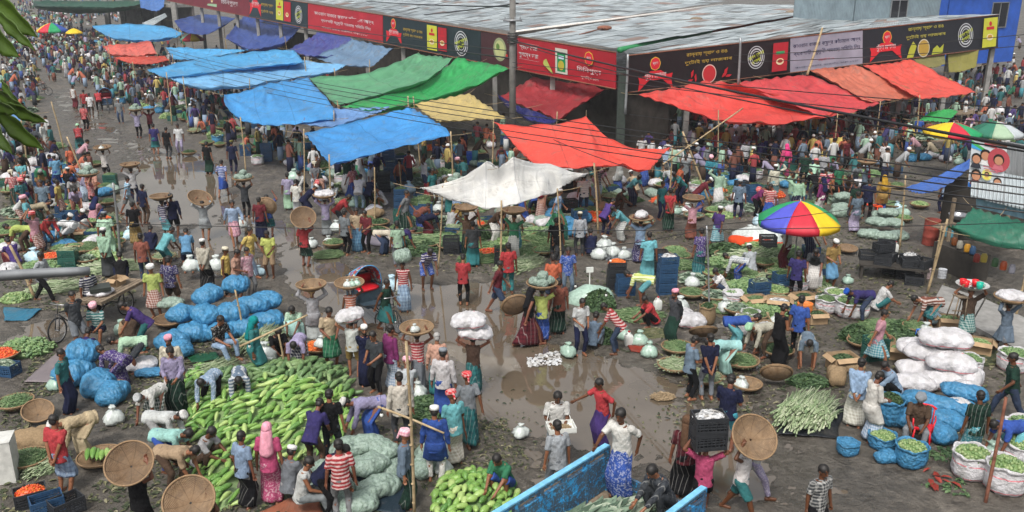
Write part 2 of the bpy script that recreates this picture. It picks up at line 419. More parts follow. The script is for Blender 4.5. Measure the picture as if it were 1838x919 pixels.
def skirt_rings(J, t0, t1, grow=0.0, fold=.06):
    """a wrapped cloth round both legs: waist -> hips -> knees -> ankles"""
    mk = (J['kn0'] + J['kn1'])/2; ma = (J['an0'] + J['an1'])/2; pel = J['pel']; w = pel + J['u']*.07
    pts = [w, pel - J['u']*.02, mk, ma]
    if t1 > .95: pts[3] = ma + np.array((0, 0, -.03))
    seg = [0, .14, .56, 1.0]; out = []
    X = np.array((1., 0, 0)); n = 12; prevN = None
    for i in range(n + 1):
        t = t0 + (t1 - t0)*i/n
        for q in range(3):
            if t <= seg[q+1] + 1e-9: break
        f = (t - seg[q])/(seg[q+1] - seg[q]); c = pts[q]*(1-f) + pts[q+1]*f
        ff = f*f*(3-2*f)
        d1 = pts[q+1] - pts[q]; d1 /= np.linalg.norm(d1)
        d2 = d1 if q == 2 else (pts[q+2] - pts[q+1]); d2 = d2/np.linalg.norm(d2)
        d0 = d1 if q == 0 else (pts[q] - pts[q-1]); d0 = d0/np.linalg.norm(d0)
        T = d0*(1-f)*.5 + d1*(.5) + d2*f*.5; T /= np.linalg.norm(T); N = np.cross(X, T)
        N /= np.linalg.norm(N)
        if prevN is not None and np.dot(N, prevN) < 0: N = -N
        prevN = N
        kx = [.09, .10, (abs(J['kn1'][0]-J['kn0'][0]))/2, abs(J['an1'][0]-J['an0'][0])/2]
        ky = [0, 0, abs(np.dot(J['kn1']-J['kn0'], N))/2, abs(np.dot(J['an1']-J['an0'], N))/2*.92]
        rx0 = [.155-.09, .175-.10, .095, .105]; ry0 = [.125, .145, .105, .115]
        rx = (kx[q]+rx0[q])*(1-f) + (kx[q+1]+rx0[q+1])*f; ry = (ky[q]+ry0[q])*(1-f) + (ky[q+1]+ry0[q+1])*f
        a = fold*min(1, t*1.6)
        mod = lambda th, a=a, t=t: 1 + a*np.sin(th*7 + 2*t) + a*.6*np.sin(th*4 - 1 + t*3) - .5*a*np.cos(th*2)
        out.append(ring(c, X, N, rx + grow, ry + grow, 36, mod))
    return out
def lower_mesh(J, kind):
    b = MB()
    if kind in ('lungi', 'short'):
        b.loft(skirt_rings(J, 0, .97 if kind == 'lungi' else .66, 0, .07)); me = b.mesh('lungi')
        displace(me, lambda c: wob(c, 18, 2)*.005); return me
    b.loft(torso_rings(J, [(-.09, .13, .115, 0), (0, .168, .128, 0), (.09, .152, .118, 0)]))
    for k in (0, 1):
        hip, kn, an = J['hip%d' % k], J['kn%d' % k], J['an%d' % k]
        if kind == 'pants':
            b.cap(hip, kn, .098, .070, 12); b.cap(kn, kn + (an-kn)*.93, .068, .054, 12, (True, False))
        else: b.cap(hip, hip + (kn-hip)*.95, .105, .092, 12, (True, False))
    me = remesh(b.mesh('raw'), .014, 2, 'trousers' if kind == 'pants' else 'shorts'); me.materials.clear()
    displace(me, lambda c: wob(c, 20, 5)*.006); return me

MESHES = {}
def get(pose, part, kind=None):
    key = (pose, part, kind)
    if key not in MESHES:
        J = MESHES.setdefault((pose, 'J'), skeleton(POSES[pose]))
        MESHES[key] = {'body': lambda: body_mesh(J, 'body_' + pose), 'face': lambda: face_mesh(J), 'hair': lambda: hair_mesh(J, kind),
                       'beard': lambda: beard_mesh(J), 'shirt': lambda: shirt_mesh(J, kind), 'lower': lambda: lower_mesh(J, kind)}[part]()
        if part in ('shirt', 'lower') or (part == 'hair' and kind != 'hair'):
            MESHES[key].materials.clear(); MESHES[key].materials.append(M['plain'])
        if part == 'body': MESHES[key].materials.append(M['skin0'])
    return MESHES[key]
COLS = dict(white='#dcdcda', cream='#cfc8b4', lgrey='#b4b8bc', grey='#7f858c', dgrey='#45494f', black='#1b1b1f', navy='#20264a', blue='#2a5cc0', lblue='#93b3d6',
            sky='#5fa8d8', cyan='#5fc4cf', aqua='#9fe0da', teal='#157f82', green='#1f8a5c', dgreen='#1c4436', mint='#a9d8b4', lime='#c6d84c', yellow='#e2c23a',
            mustard='#b08a2e', orange='#e0662c', peach='#d79c80', pink='#dd9aac', hotpink='#d8407f', red='#c7222d', maroon='#74202f', magenta='#86246f', purple='#553a8c',
            lilac='#a79cc4', brown='#5d4636', tan='#b5956c', beige='#c9b48c', rust='#94503a', denim='#3a4c6c', bluegrey='#6f87a0', violet='#3b3476', turq='#1aa3b8', olive='#6c6a3a')
CNAME = dict(lgrey='light grey', dgrey='dark grey', lblue='light blue', sky='sky blue', cyan='cyan', aqua='pale aqua', dgreen='dark green', mint='mint green', hotpink='hot pink',
             bluegrey='blue grey', turq='turquoise', lime='lime yellow', navy='navy blue', denim='denim blue')
PNAME = {None: '', 's': 'striped ', 'c': 'checked ', 'p': 'plaid ', 'f': 'printed '}
PM = {None: 'plain', 's': 'stripe', 'c': 'check', 'p': 'plaid', 'f': 'print'}
SN = {'S': 'shirt', 'L': 'long-sleeved shirt', 'V': 'vest', 'K': 'tunic', 'N': ''}
POSEN = {'stand': 'standing', 'wait': 'looking down', 'backhands': 'with hands behind the back', 'walk': 'walking', 'lean': 'leaning forward', 'bend': 'bending low',
         'squat': 'squatting', 'sit': 'sitting', 'carry': 'with both arms up', 'carry1': 'with one arm up', 'carrywalk': 'striding with both arms up', 'reach': 'reaching out'}
NP = [0]
PLACED = []
def person(x, y, pose, yaw, top, low, head='hair', z=0.0, scale=None, note=''):
    """top like 'white.S.s', low like 'lungi.blue.p', head like 'topi.white' (+ 'beard')"""
    r = random.Random(int(x*131 + y*977)); sc = scale or r.uniform(.95, 1.04)
    t = top.split('.'); tc, tk, tp = t[0], t[1], (t[2] if len(t) > 2 else None)
    l = low.split('.'); lk, lc, lp = l[0], l[1], (l[2] if len(l) > 2 else None)
    if lk in ('lungi', 'short') and lp == 's': lp = 'p'
    root = empty('person', (x, y, z), R(yaw) + r.uniform(-.12, .12)); root.scale = (sc*r.uniform(.95, 1.08), sc*r.uniform(.95, 1.08), sc)
    kidl = []
    kidl.append(obj('body', get(pose, 'body'), root, M['skin%d' % r.randrange(3)]))
    kidl.append(obj('brow', get(pose, 'face'), root))
    def cj(c):
        c = lin(COLS[c]); g_ = (c[0]*.3 + c[1]*.6 + c[2]*.1)*.24; c = tuple((q*.76 + g_)*.76 for q in c[:3]); j = r.uniform(.8, 1.12); return (min(.85, c[0]*j*r.uniform(.95, 1.05)), min(.85, c[1]*j), min(.85, c[2]*j*r.uniform(.95, 1.05)), 1)
    if tk != 'N': kidl.append(obj('shirt', get(pose, 'shirt', tk), root, M[PM[tp]], color=cj(tc)))
    kidl.append(obj({'lungi': 'lungi', 'short': 'lungi', 'pants': 'trousers', 'shorts': 'shorts'}[lk], get(pose, 'lower', lk), root, M[PM[lp]], color=cj(lc)))
    hn = ''
    for h in head.split('+'):
        hk = h.split('.')[0]; hc = h.split('.')[1] if '.' in h else None
        if hk == 'beard': kidl.append(obj('beard', get(pose, 'beard'), root)); continue
        if hk == 'grey': kidl.append(obj('hair', get(pose, 'hair', 'hair'), root, M['greyhair'])); hn = 'grey-haired '; continue
        o = obj({'hair': 'hair', 'topi': 'cap', 'turban': 'turban', 'scarf': 'headscarf'}[hk], get(pose, 'hair', hk), root, color=COLS[hc] if hc else None); kidl.append(o)
        if hk == 'topi': kidl.append(obj('hair', get(pose, 'hair', 'hair'), root)); kidl[-1].scale = (.985, .985, .995)
        if hk != 'hair': hn = 'in a %s %s ' % (CNAME.get(hc, hc), {'topi': 'cap', 'turban': 'head wrap', 'scarf': 'headscarf'}[hk])
        if hk in ('turban',) and hc in ('red', 'pink'): o.material_slots[0].link = 'OBJECT'; o.material_slots[0].material = M['check']
    reg(root, *kidl)
    a = (PNAME[tp] + '%s %s' % (CNAME.get(tc, tc), SN[tk])) if tk != 'N' else 'no shirt'
    b = PNAME[lp] + '%s %s' % (CNAME.get(lc, lc), {'lungi': 'lungi', 'short': 'tucked-up lungi', 'pants': 'trousers', 'shorts': 'shorts'}[lk])
    d = 'person %s%sin %s and %s' % ((hn if hn.endswith('haired ') else ''), '', a, b)
    d = d.replace('person grey-haired', 'grey-haired person')
    NP[0] += 1; PLACED.append((x, y))
    auto(root, (d, hn if not hn.endswith('haired ') else '', note or POSEN[pose]), 'person', 'people in the market')
    return root
# ================================================================== value noise in numpy, for terrain and cloth
_rs = np.random.RandomState(3); _tab = _rs.rand(256, 256)
def vnoise(x, y, sc, seed=0):
    x = np.asarray(x)*sc + seed*17.3; y = np.asarray(y)*sc + seed*9.1
    xi = np.floor(x).astype(int); yi = np.floor(y).astype(int); fx = x - xi; fy = y - yi
    fx = fx*fx*(3-2*fx); fy = fy*fy*(3-2*fy); t = _tab
    a = t[xi % 256, yi % 256]; b = t[(xi+1) % 256, yi % 256]; c = t[xi % 256, (yi+1) % 256]; d = t[(xi+1) % 256, (yi+1) % 256]
    return (a*(1-fx)+b*fx)*(1-fy) + (c*(1-fx)+d*fx)*fy
def fbm(x, y, sc, oct=4, seed=0):
    s = 0; a = .5; n = 0
    for k in range(oct): s = s + a*vnoise(x, y, sc*2**k, seed+k); n += a; a *= .55
    return s/n
def W2(poly): return np.array([G(px, py)[:2] for px, py in poly])
def sdist(X, Y, poly):
    """signed distance to polygon, + inside"""
    d = np.full(X.shape, 1e9); ins = np.zeros(X.shape, bool); n = len(poly)
    for i in range(n):
        x0, y0 = poly[i-1]; x1, y1 = poly[i]; ex, ey = x1-x0, y1-y0
        t = np.clip(((X-x0)*ex + (Y-y0)*ey)/(ex*ex+ey*ey+1e-9), 0, 1)
        d = np.minimum(d, np.hypot(X-x0-t*ex, Y-y0-t*ey))
        c = ((y1 > Y) != (y0 > Y)) & (X < (x0-x1)*(Y-y1)/(y0-y1+1e-12)+x1); ins ^= c
    return np.where(ins, d, -d)
PUD = [W2(p) for p in (
 [(690,540),(745,515),(800,520),(880,515),(940,560),(950,600),(955,645),(985,628),(1055,650),(1125,675),(1190,700),(1228,745),(1205,792),(1110,795),(1010,770),(930,738),(870,708),(815,695),(775,640),(745,600)],
 [(210,332),(250,322),(285,285),(345,280),(375,300),(382,345),(360,360),(352,392),(290,402),(240,388),(212,362)],
 [(372,300),(400,320),(398,380),(375,370)], [(375,414),(430,410),(455,424),(430,442),(385,438)],
 [(520,462),(575,450),(650,535),(720,545),(735,585),(655,618),(600,560),(555,505)],
 [(1266,806),(1290,800),(1322,830),(1300,862),(1268,850)], [(58,585),(92,582),(96,600),(60,604)], [(460,395),(500,400),(520,430),(470,430)])]
ROAD = W2([(60,175),(130,150),(215,200),(260,245),(370,275),(420,330),(470,400),(560,430),(640,470),(760,500),(900,500),(960,540),(1030,640),(1200,640),(1220,520),(1150,480),(1230,400),(1400,400),(1500,470),(1560,540),(1500,640),(1420,700),(1500,780),(1700,840),(1700,960),(900,960),(820,800),(780,720),(700,700),(600,620),(540,540),(480,500),(420,520),(310,520),(200,560),(110,640),(-40,700),(-40,600),(240,500),(250,460),(200,330),(170,280),(100,230)])
SHEDS = []
def ground_h(X, Y):
    h = .034 + .034*(fbm(X, Y, .9, 4, 1) - .5) + .022*(fbm(X, Y, 5.0, 3, 5) - .5)*1.4
    r = sdist(X, Y, ROAD); rut = np.clip(r/1.5, 0, 1)
    h = h + rut*(-.026 + .050*(fbm(X, Y, 1.3, 4, 9) - .5)) + .030*(np.abs(fbm(X + 3, Y*.8, 2.6, 4, 31) - .5)*2) - .008
    h = np.maximum(h, np.where(r > .3, -.02, .006))
    wx = (fbm(X, Y, .8, 4, 21)-.5)*1.5 + (fbm(X, Y, 3.5, 3, 25)-.5)*.6
    for p in PUD:
        lo = p.min(0)-3; hi = p.max(0)+3; m = (X > lo[0]) & (X < hi[0]) & (Y > lo[1]) & (Y < hi[1])
        if not m.any(): continue
        d = sdist(X[m], Y[m], p) + wx[m]*.9
        k = np.clip(.5 + (d + .42)/.7, 0, 1); h[m] = h[m]*(1-k) + (-.035)*k
    return h
def ground_mat():
    m = Mat('wet_mud', .55, .5); c = m.coord('Object')
    n1 = m.noise(.35, 6, .65); n2 = m.noise(3.0, 8, .7); n3 = m.noise(22, 4, .7)
    col = m.ramp(n2, [(.32, (.032, .026, .020)), (.46, (.092, .079, .063)), (.57, (.142, .124, .102)), (.70, (.27, .24, .20))])
    col = m.mix(m.ramp(n1, [(.38, (0, 0, 0)), (.62, (.75, .75, .75))]), col, (.075, .067, .056))
    geo = m.n('ShaderNodeNewGeometry'); sp = m.n('ShaderNodeSeparateXYZ'); m.l(geo.outputs['Position'], sp.inputs[0])
    mr = m.n('ShaderNodeMapRange'); m.l(sp.outputs[2], mr.inputs[0]); mr.inputs[1].default_value = -.01; mr.inputs[2].default_value = .045; mr.inputs[3].default_value = 1; mr.inputs[4].default_value = 0
    wet = mr.outputs[0]
    col = m.mix(m.math('MULTIPLY', wet, .55), col, (.040, .034, .027))
    spk = m.ramp(n3, [(.68, (0, 0, 0)), (.74, (1, 1, 1))]); col = m.mix(m.math('MULTIPLY', spk, .35), col, (.25, .24, .19))
    m.base(col)
    rr = m.n('ShaderNodeMapRange'); m.l(wet, rr.inputs[0]); rr.inputs[3].default_value = .66; rr.inputs[4].default_value = .10
    rg = m.math('ADD', rr.outputs[0], m.math('MULTIPLY', m.math('SUBTRACT', n2, .5), .5)); m.l(rg, m.b.inputs['Roughness'])
    n5 = m.noise(9, 6, .75); vo = m.n('ShaderNodeTexVoronoi', Scale=4.2); vo.feature = 'SMOOTH_F1'; wc = m.n('ShaderNodeVectorMath', _operation='ADD'); nw = m.n('ShaderNodeTexNoise', Scale=2.0); m.l(c, nw.inputs['Vector']); m.l(c, wc.inputs[0]); m.l(nw.outputs['Color'], wc.inputs[1]); m.l(wc.outputs[0], vo.inputs['Vector']); n5 = m.math('ADD', n5, m.math('MULTIPLY', vo.outputs['Distance'], 1.1)); hh = m.math('ADD', m.math('MULTIPLY', n2, 1.0), m.math('ADD', m.math('MULTIPLY', n3, .35), m.math('MULTIPLY', n5, .7))); m.bump(hh, 1.0, .09)
    return m.m
def build_ground():
    ys = 5*np.exp(np.linspace(0, math.log(400/5), 720)); us = np.linspace(-1.15, 1.15, 620)
    Y = np.repeat(ys[:, None], len(us), 1); X = us[None, :]*(ys[:, None]*.62 + 5)
    H = ground_h(X, Y); me = bpy.data.meshes.new('ground'); m, k = X.shape
    V = np.stack([X, Y, H], -1).reshape(-1, 3); idx = np.arange(m*k).reshape(m, k)
    F = np.stack([idx[:-1, :-1], idx[:-1, 1:], idx[1:, 1:], idx[1:, :-1]], -1).reshape(-1, 4)
    me.vertices.add(len(V)); me.vertices.foreach_set('co', V.ravel()); me.loops.add(F.size); me.loops.foreach_set('vertex_index', F.ravel().astype(np.int32))
    me.polygons.add(len(F)); me.polygons.foreach_set('loop_start', np.arange(0, F.size, 4, dtype=np.int32)); me.polygons.foreach_set('loop_total', np.full(len(F), 4, dtype=np.int32))
    me.polygons.foreach_set('use_smooth', np.ones(len(F), bool)); me.update(); me.validate()
    tag(obj('ground', me, None, ground_mat()), 'grey wet mud ground of the market square', None, kind='structure')
    w = Mat('puddle_water', .03, 1.0); w.b.inputs['IOR'].default_value = 1.6
    w.base(w.ramp(w.noise(.5, 4), [(.3, (.082, .062, .042)), (.7, (.125, .100, .074))])); w.bump(w.noise(4, 3), .035, .01)
    b = MB(); b.add([(-30, 10, 0), (30, 10, 0), (50, 85, 0), (-50, 85, 0)], [(0, 1, 2, 3)])
    tag(obj('puddle_water', b.mesh('puddle', (w.m,))), 'brown rain water standing in the low spots of the mud', None, kind='structure')
build_ground()
GZ = .03

# ================================================================== materials of goods
def veg(name, stops, rough=.5, spec=.4, streak=0):
    m = Mat(name, rough, spec); g = m.n('ShaderNodeNewGeometry')
    col = m.ramp(g.outputs['Random Per Island'], stops)
    n = m.noise(25, 3); col = m.mix(.6, col, m.ramp(n, [(.3, (.3, .3, .3)), (.7, (1, 1, 1))]), 'MULTIPLY')
    m.base(col); m.m['v'] = 1; return m.m
def net(name, thread, fill1, fill2, scale=26, amt=.55, rough=.5):
    m = Mat(name, rough, .4)
    n = m.noise(14, 4); inner = m.ramp(n, [(.38, fill1), (.62, fill2)])
    v = m.n('ShaderNodeTexVoronoi', Scale=scale); v.feature = 'DISTANCE_TO_EDGE'; m.l(m.coord('Object'), v.inputs['Vector'])
    k = m.ramp(v.outputs['Distance'], [(.0, (1, 1, 1)), (.14, (amt*.6,)*3)])
    cr = m.n('ShaderNodeTexVoronoi', Scale=scale*.42); m.l(m.coord('Object'), cr.inputs['Vector']); c3 = m.mix(k, inner, thread); c3 = m.mix(m.ramp(m.noise(3.2, 5), [(.35, (.45, .45, .45)), (.6, (0, 0, 0))]), c3, tuple(x*.45 for x in fill2)); m.base(c3); m.bump(m.math('ADD', m.noise(9, 5), m.math('MULTIPLY', cr.outputs['Distance'], -.7)), .75, .06); return m.m
M['net_blue'] = net('blue_net_sack', (.035, .20, .42), (.03, .09, .10), (.08, .24, .34), 30, .9)
M['net_green'] = net('grey_green_net_sack', (.27, .35, .31), (.08, .14, .08), (.28, .36, .30), 26, .5)
def white_sack():
    m = Mat('white_woven_sack', .65, .3); sp = m.n('ShaderNodeSeparateXYZ'); m.l(m.coord('Object'), sp.inputs[0])
    st = m.math('MULTIPLY', m.math('GREATER_THAN', m.math('SINE', m.math('MULTIPLY', sp.outputs[2], 24)), .965), m.math('GREATER_THAN', m.noise(3), .42))
    n = m.ramp(m.noise(5), [(.3, (.38, .37, .37)), (.7, (.62, .61, .64))])
    m.base(m.mix(m.math('MULTIPLY', st, .75), n, (.60, .10, .13))); m.bump(m.noise(7, 6), 1.0, .10); return m.m
M['white_sack'] = white_sack()
M['tub'] = plain('grey_tub_wrap', (.11, .105, .10), .7, .3, .4, 9)
M['jute'] = plain('jute', (.24, .17, .10), .95, .1, .3, 40)
M['bag'] = plain('thin_plastic_bag', (.50, .54, .52), .35, .5, .3, 12)
M['bag_green'] = plain('green_plastic_bag', (.30, .42, .35), .35, .5, .3, 12)
M['bag_blue'] = plain('pale_blue_plastic_bag', (.42, .58, .66), .35, .5, .3, 12)
def wick():
    m = Mat('cane_weave', .75, .25); tc = m.coord('Object'); sp = m.n('ShaderNodeSeparateXYZ'); m.l(tc, sp.inputs[0])
    ang = m.math('ARCTAN2', sp.outputs[1], sp.outputs[0]); rad = m.math('SQRT', m.math('ADD', m.math('POWER', sp.outputs[0], 2), m.math('POWER', sp.outputs[1], 2)))
    a = m.math('SINE', m.math('MULTIPLY', ang, 40)); b = m.math('SINE', m.math('MULTIPLY', rad, 240)); w = m.math('MULTIPLY', a, b)
    rib = m.math('GREATER_THAN', m.math('SINE', m.math('MULTIPLY', ang, 9)), .97)
    n = m.ramp(m.noise(7, 5), [(.3, (.155, .098, .055)), (.7, (.33, .23, .14))])
    c = m.mix(m.ramp(w, [(.0, (0, 0, 0)), (.8, (.5, .5, .5))]), n, (.10, .06, .035)); c = m.mix(m.math('MULTIPLY', rib, .6), c, (.09, .055, .03)); oi = m.n('ShaderNodeObjectInfo'); c = m.mix(.8, c, m.ramp(oi.outputs['Random'], [(0, (.50, .46, .44)), (.5, (.85, .82, .80)), (1, (1.0, .98, .92))]), 'MULTIPLY'); c = m.mix(m.ramp(m.noise(4, 6, .7), [(.45, (0, 0, 0)), (.65, (.6, .6, .6))]), c, (.085, .062, .045))
    m.base(c); m.bump(w, .5, .006); return m.m
M['cane'] = wick(); M['cane_rim'] = plain('cane_rim', (.24, .155, .085), .7, .3, .3, 20)
VEG = {
 'bean': veg('beans', [(0, (0.068, 0.133, 0.049)), (.5, (0.138, 0.235, 0.093)), (1, (0.284, 0.362, 0.18))]),
 'leaf': veg('leaves', [(0, (0.025, 0.058, 0.022)), (.5, (0.053, 0.108, 0.04)), (1, (0.114, 0.185, 0.075))], .6),
 'pale': veg('pale_stalks', [(0, (0.178, 0.256, 0.126)), (.5, (0.303, 0.38, 0.212)), (1, (0.473, 0.511, 0.356))]),
 'cuke': veg('cucumbers', [(0, (0.08, 0.158, 0.061)), (.5, (0.148, 0.252, 0.096)), (1, (0.237, 0.34, 0.146))], .4),
 'tomato': veg('tomatoes', [(0, (0.62, 0.05, 0.02)), (.6, (0.75, 0.12, 0.02)), (1, (0.8, 0.25, 0.04))], .3, .5),
 'lime': veg('limes', [(0, (0.099, 0.183, 0.06)), (.5, (0.201, 0.304, 0.11)), (1, (0.319, 0.396, 0.176))], .4),
 'cauli': veg('cauliflower_leaves', [(0, (0.084, 0.136, 0.091)), (.5, (0.198, 0.276, 0.191)), (1, (0.388, 0.44, 0.336))], .6),
 'carrot': veg('carrots', [(0, (0.7, 0.13, 0.02)), (1, (0.85, 0.24, 0.04))], .5),
 'paper': veg('scraps', [(0, (0.3, 0.28, 0.25)), (.5, (0.55, 0.55, 0.55)), (1, (0.62, 0.64, 0.66))], .7),
 'root': veg('roots', [(0, (0.2, 0.14, 0.08)), (1, (0.4, 0.3, 0.18))], .8),
 'litter': veg('litter', [(0, (0.03, 0.043, 0.023)), (.4, (0.065, 0.078, 0.042)), (.75, (0.15, 0.15, 0.07)), (1, (0.26, 0.24, 0.16))], .8, .2)}
def piece(kind, r):
    """low-poly vegetable along +X"""
    b = MB()
    if kind == 'bean':
        L = .13*r.uniform(.8, 1.2); b.tube([(-L, 0, 0), (-L*.4, .010, .006), (L*.4, .012, .008), (L, -.004, 0)], .0085, 5)
    elif kind == 'pale':
        L = .22*r.uniform(.8, 1.2); b.tube([(-L, 0, 0), (0, .015, .01), (L, -.01, .0)], .016, 5, .007)
    elif kind == 'cuke': b.cap((-.075, 0, 0), (.075, 0, 0.004), .021, .023, 7)
    elif kind == 'tomato': b.ell((0, 0, 0), (.033, .033, .028), 8, 6)
    elif kind == 'lime': b.ell((0, 0, 0), (.058, .048, .046), 9, 7)
    elif kind == 'carrot': b.cap((-.08, 0, 0), (.08, 0, 0), .020, .007, 6)
    elif kind == 'root': b.cap((-.05, 0, 0), (.05, 0, 0), .026, .018, 6)
    elif kind == 'paper':
        s = .07; b.add([(-s, -s*.7, 0), (0, -s*.8, .025), (s, -s*.6, 0), (s, s*.7, .012), (0, s*.6, .03), (-s, s*.7, .004)], [(0, 1, 4, 5), (1, 2, 3, 4)])
    else:
        L = {'leaf': .075, 'cauli': .13, 'litter': .06}[kind]*r.uniform(.7, 1.3); w = L*r.uniform(.28, .5); c = L*.3
        b.add([(-L, 0, 0), (-L*.3, -w, c), (L*.4, -w*.8, c*.8), (L, 0, -c*.2), (L*.4, w*.8, c*.8), (-L*.3, w, c), (0, 0, c*.55)], [(0, 1, 6), (1, 2, 6), (2, 3, 6), (3, 4, 6), (4, 5, 6), (5, 0, 6)])
    return b.verts(), b.f
def pile_mesh(kind, rx, ry, h, n, seed=0, align=None, core=True, tilt=.4):
    r = random.Random(seed*31 + n); b = MB()
    if core:
        k = 18; rs = []
        for (q, z) in ((.97, 0), (.86, h*.35), (.6, h*.72), (.3, h*.9), (.05, h*.95)):
            th = np.linspace(0, 2*PI, k, endpoint=False); rs.append(np.stack([np.cos(th)*rx*q, np.sin(th)*ry*q, np.full(k, z)], 1))
        b.loft(rs)
    tpl = [piece(kind, r) for _ in range(6)]
    for i in range(n):
        a = r.uniform(0, 2*PI); q = math.sqrt(r.random()); z = h*(1-q**2)**.75 + r.uniform(-.005, .022)
        v, f = tpl[i % 6]; up = kind in ('leaf', 'cauli')
        e = Euler((r.uniform(-tilt, tilt) + (r.uniform(-.5, .9) if up else 0), r.uniform(-tilt, tilt), (align + r.gauss(0, .22)) if align is not None else r.uniform(0, 6.3))).to_matrix()
        s = r.uniform(.85, 1.2); b.add((v*s) @ np.array(e).T + np.array((math.cos(a)*q*rx, math.sin(a)*q*ry, z)), f)
    return b.mesh('pile_' + kind, (VEG[kind],), smooth=kind not in ('leaf', 'litter', 'cauli', 'paper'))
PILES = {}
VN = {'bean': ('green beans', 'green_beans'), 'leaf': ('leafy greens', 'leafy_greens'), 'pale': ('pale stalks', 'stalk_vegetables'), 'cuke': ('cucumbers', 'cucumbers'), 'tomato': ('red tomatoes', 'tomatoes'),
      'lime': ('green limes', 'limes'), 'cauli': ('cauliflower leaves', 'cauliflower_leaves'), 'carrot': ('orange carrots', 'carrots'), 'paper': ('paper scraps', 'paper_scraps'), 'root': ('brown roots', 'roots'), 'litter': ('trodden leaves', 'leaf_litter')}
def pile(kind, x, y, z=GZ, rx=.4, ry=.4, h=.16, n=None, rz=0, desc=None, align=None, where=''):
    n = n or {'bean': 300, 'leaf': 420, 'pale': 170, 'cuke': 230, 'tomato': 150, 'lime': 120, 'carrot': 180, 'cauli': 150, 'paper': 60, 'root': 170, 'litter': 300}[kind]
    key = (kind, n, align is not None, rng.randrange(2))
    if key not in PILES: PILES[key] = pile_mesh(kind, .5, .5, .22, int(n), key[3], 0.0 if align is not None else None)
    o = obj(VN[kind][1], PILES[key], None, None, (x, y, z), rz if align is None else align)
    o.scale = (rx/.5, ry/.5, h/.22)
    auto(o, desc or ('heap of %s%s' % (VN[kind][0], where)), VN[kind][1].replace('_', ' '), kind='stuff'); return o

# ------------------------------------------------------------------ baskets
def bowl(r, dep, n=40, name='basket'):
    b = MB(); pr = [(.02, 0), (r*.35, .004), (r*.62, dep*.22), (r*.85, dep*.6), (r, dep)]
    ins = [(q*.975, z + .012) for q, z in reversed(pr)]; ins[0] = (r*.972, dep - .001)
    b.lathe(pr + ins, n); me = b.mesh(name, (M['cane'],)); displace(me, lambda c: wob(c, 9)*.004); return me
BM = {}
def basket(x, y, z=GZ, r=.38, dep=.17, tilt=(0, 0), rz=0, desc='round cane basket', group='round cane baskets', cat='basket'):
    k = (round(r, 2), round(dep, 2))
    if k not in BM:
        t = MB(); t.torus((0, 0, dep), r*.99, .017, n=44, m=7); t.torus((0, 0, dep - .03), r*.975, .011, n=44, m=6)
        BM[k] = (bowl(r, dep), t.mesh('rim', (M['cane_rim'],)))
    root = empty('basket', (x, y, z)); root.rotation_euler = (tilt[0], tilt[1], rz)
    reg(root, obj('bowl', BM[k][0], root), obj('rim', BM[k][1], root))
    auto(root, desc, cat, group); return root
def basket_of(kind, x, y, r=.42, dep=.20, **kw):
    basket(x, y, GZ, r, dep, rz=rng.uniform(0, 6), desc='round cane basket heaped with ' + VN[kind][0])
    return pile(kind, x, y, GZ + dep*.66, r*.88, r*.88, dep*.75, where=' in a round basket')
# ------------------------------------------------------------------ sacks and bags
def sack_mesh(L, w, h, seed, name='sack'):
    b = MB(); k = 36; m = 26; rs = []
    for i in range(m + 1):
        u = -1 + 2*i/m; e = (1 - abs(u)**3.2)**.5 if abs(u) < 1 else 0
        f = max(.06, e); th = np.linspace(0, 2*PI, k, endpoint=False)
        wy = w*(.45 + .55*f)*(1 if f > .2 else .96); hz = h*f
        c, s_ = np.cos(th), np.sin(th)
        rs.append(np.stack([np.full(k, u*L), np.sign(c)*np.abs(c)**.75*wy, np.sign(s_)*np.abs(s_)**.85*hz + h*.9], 1))
    b.loft(rs); me = b.mesh(name)
    displace(me, lambda c: wob(c, 6, seed)*.034 + (np.abs(wob(c, 11, seed+1)) - .3)*-.024 + wob(c, 24, seed+3)*.006)
    return me
SK = {}
SACKN = {'net_blue': 'bright blue net sack', 'net_green': 'grey green net sack', 'white_sack': 'white woven sack', 'jute': 'brown jute sack', 'tub': 'dark grey wrapped tub'}
def sack(kind, x, y, z=GZ, L=.42, w=.27, h=.15, rz=0, tilt=0, roll=0, desc=None, group=None):
    v = rng.randrange(4)
    if v not in SK: SK[v] = sack_mesh(.42, .27, .15, v*5+1)
    o = obj('sack', SK[v], None, None, (x, y, z)); 
    if not SK[v].materials: SK[v].materials.append(M['net_blue'])
    o.material_slots[0].link = 'OBJECT'; o.material_slots[0].material = M[kind]
    o.scale = (L/.42, w/.27, h/.15); o.rotation_euler = (roll, tilt, rz)
    auto(o, desc or (SACKN[kind] + ' packed full'), 'sack', group or 'packed sacks'); return o
OS = {}
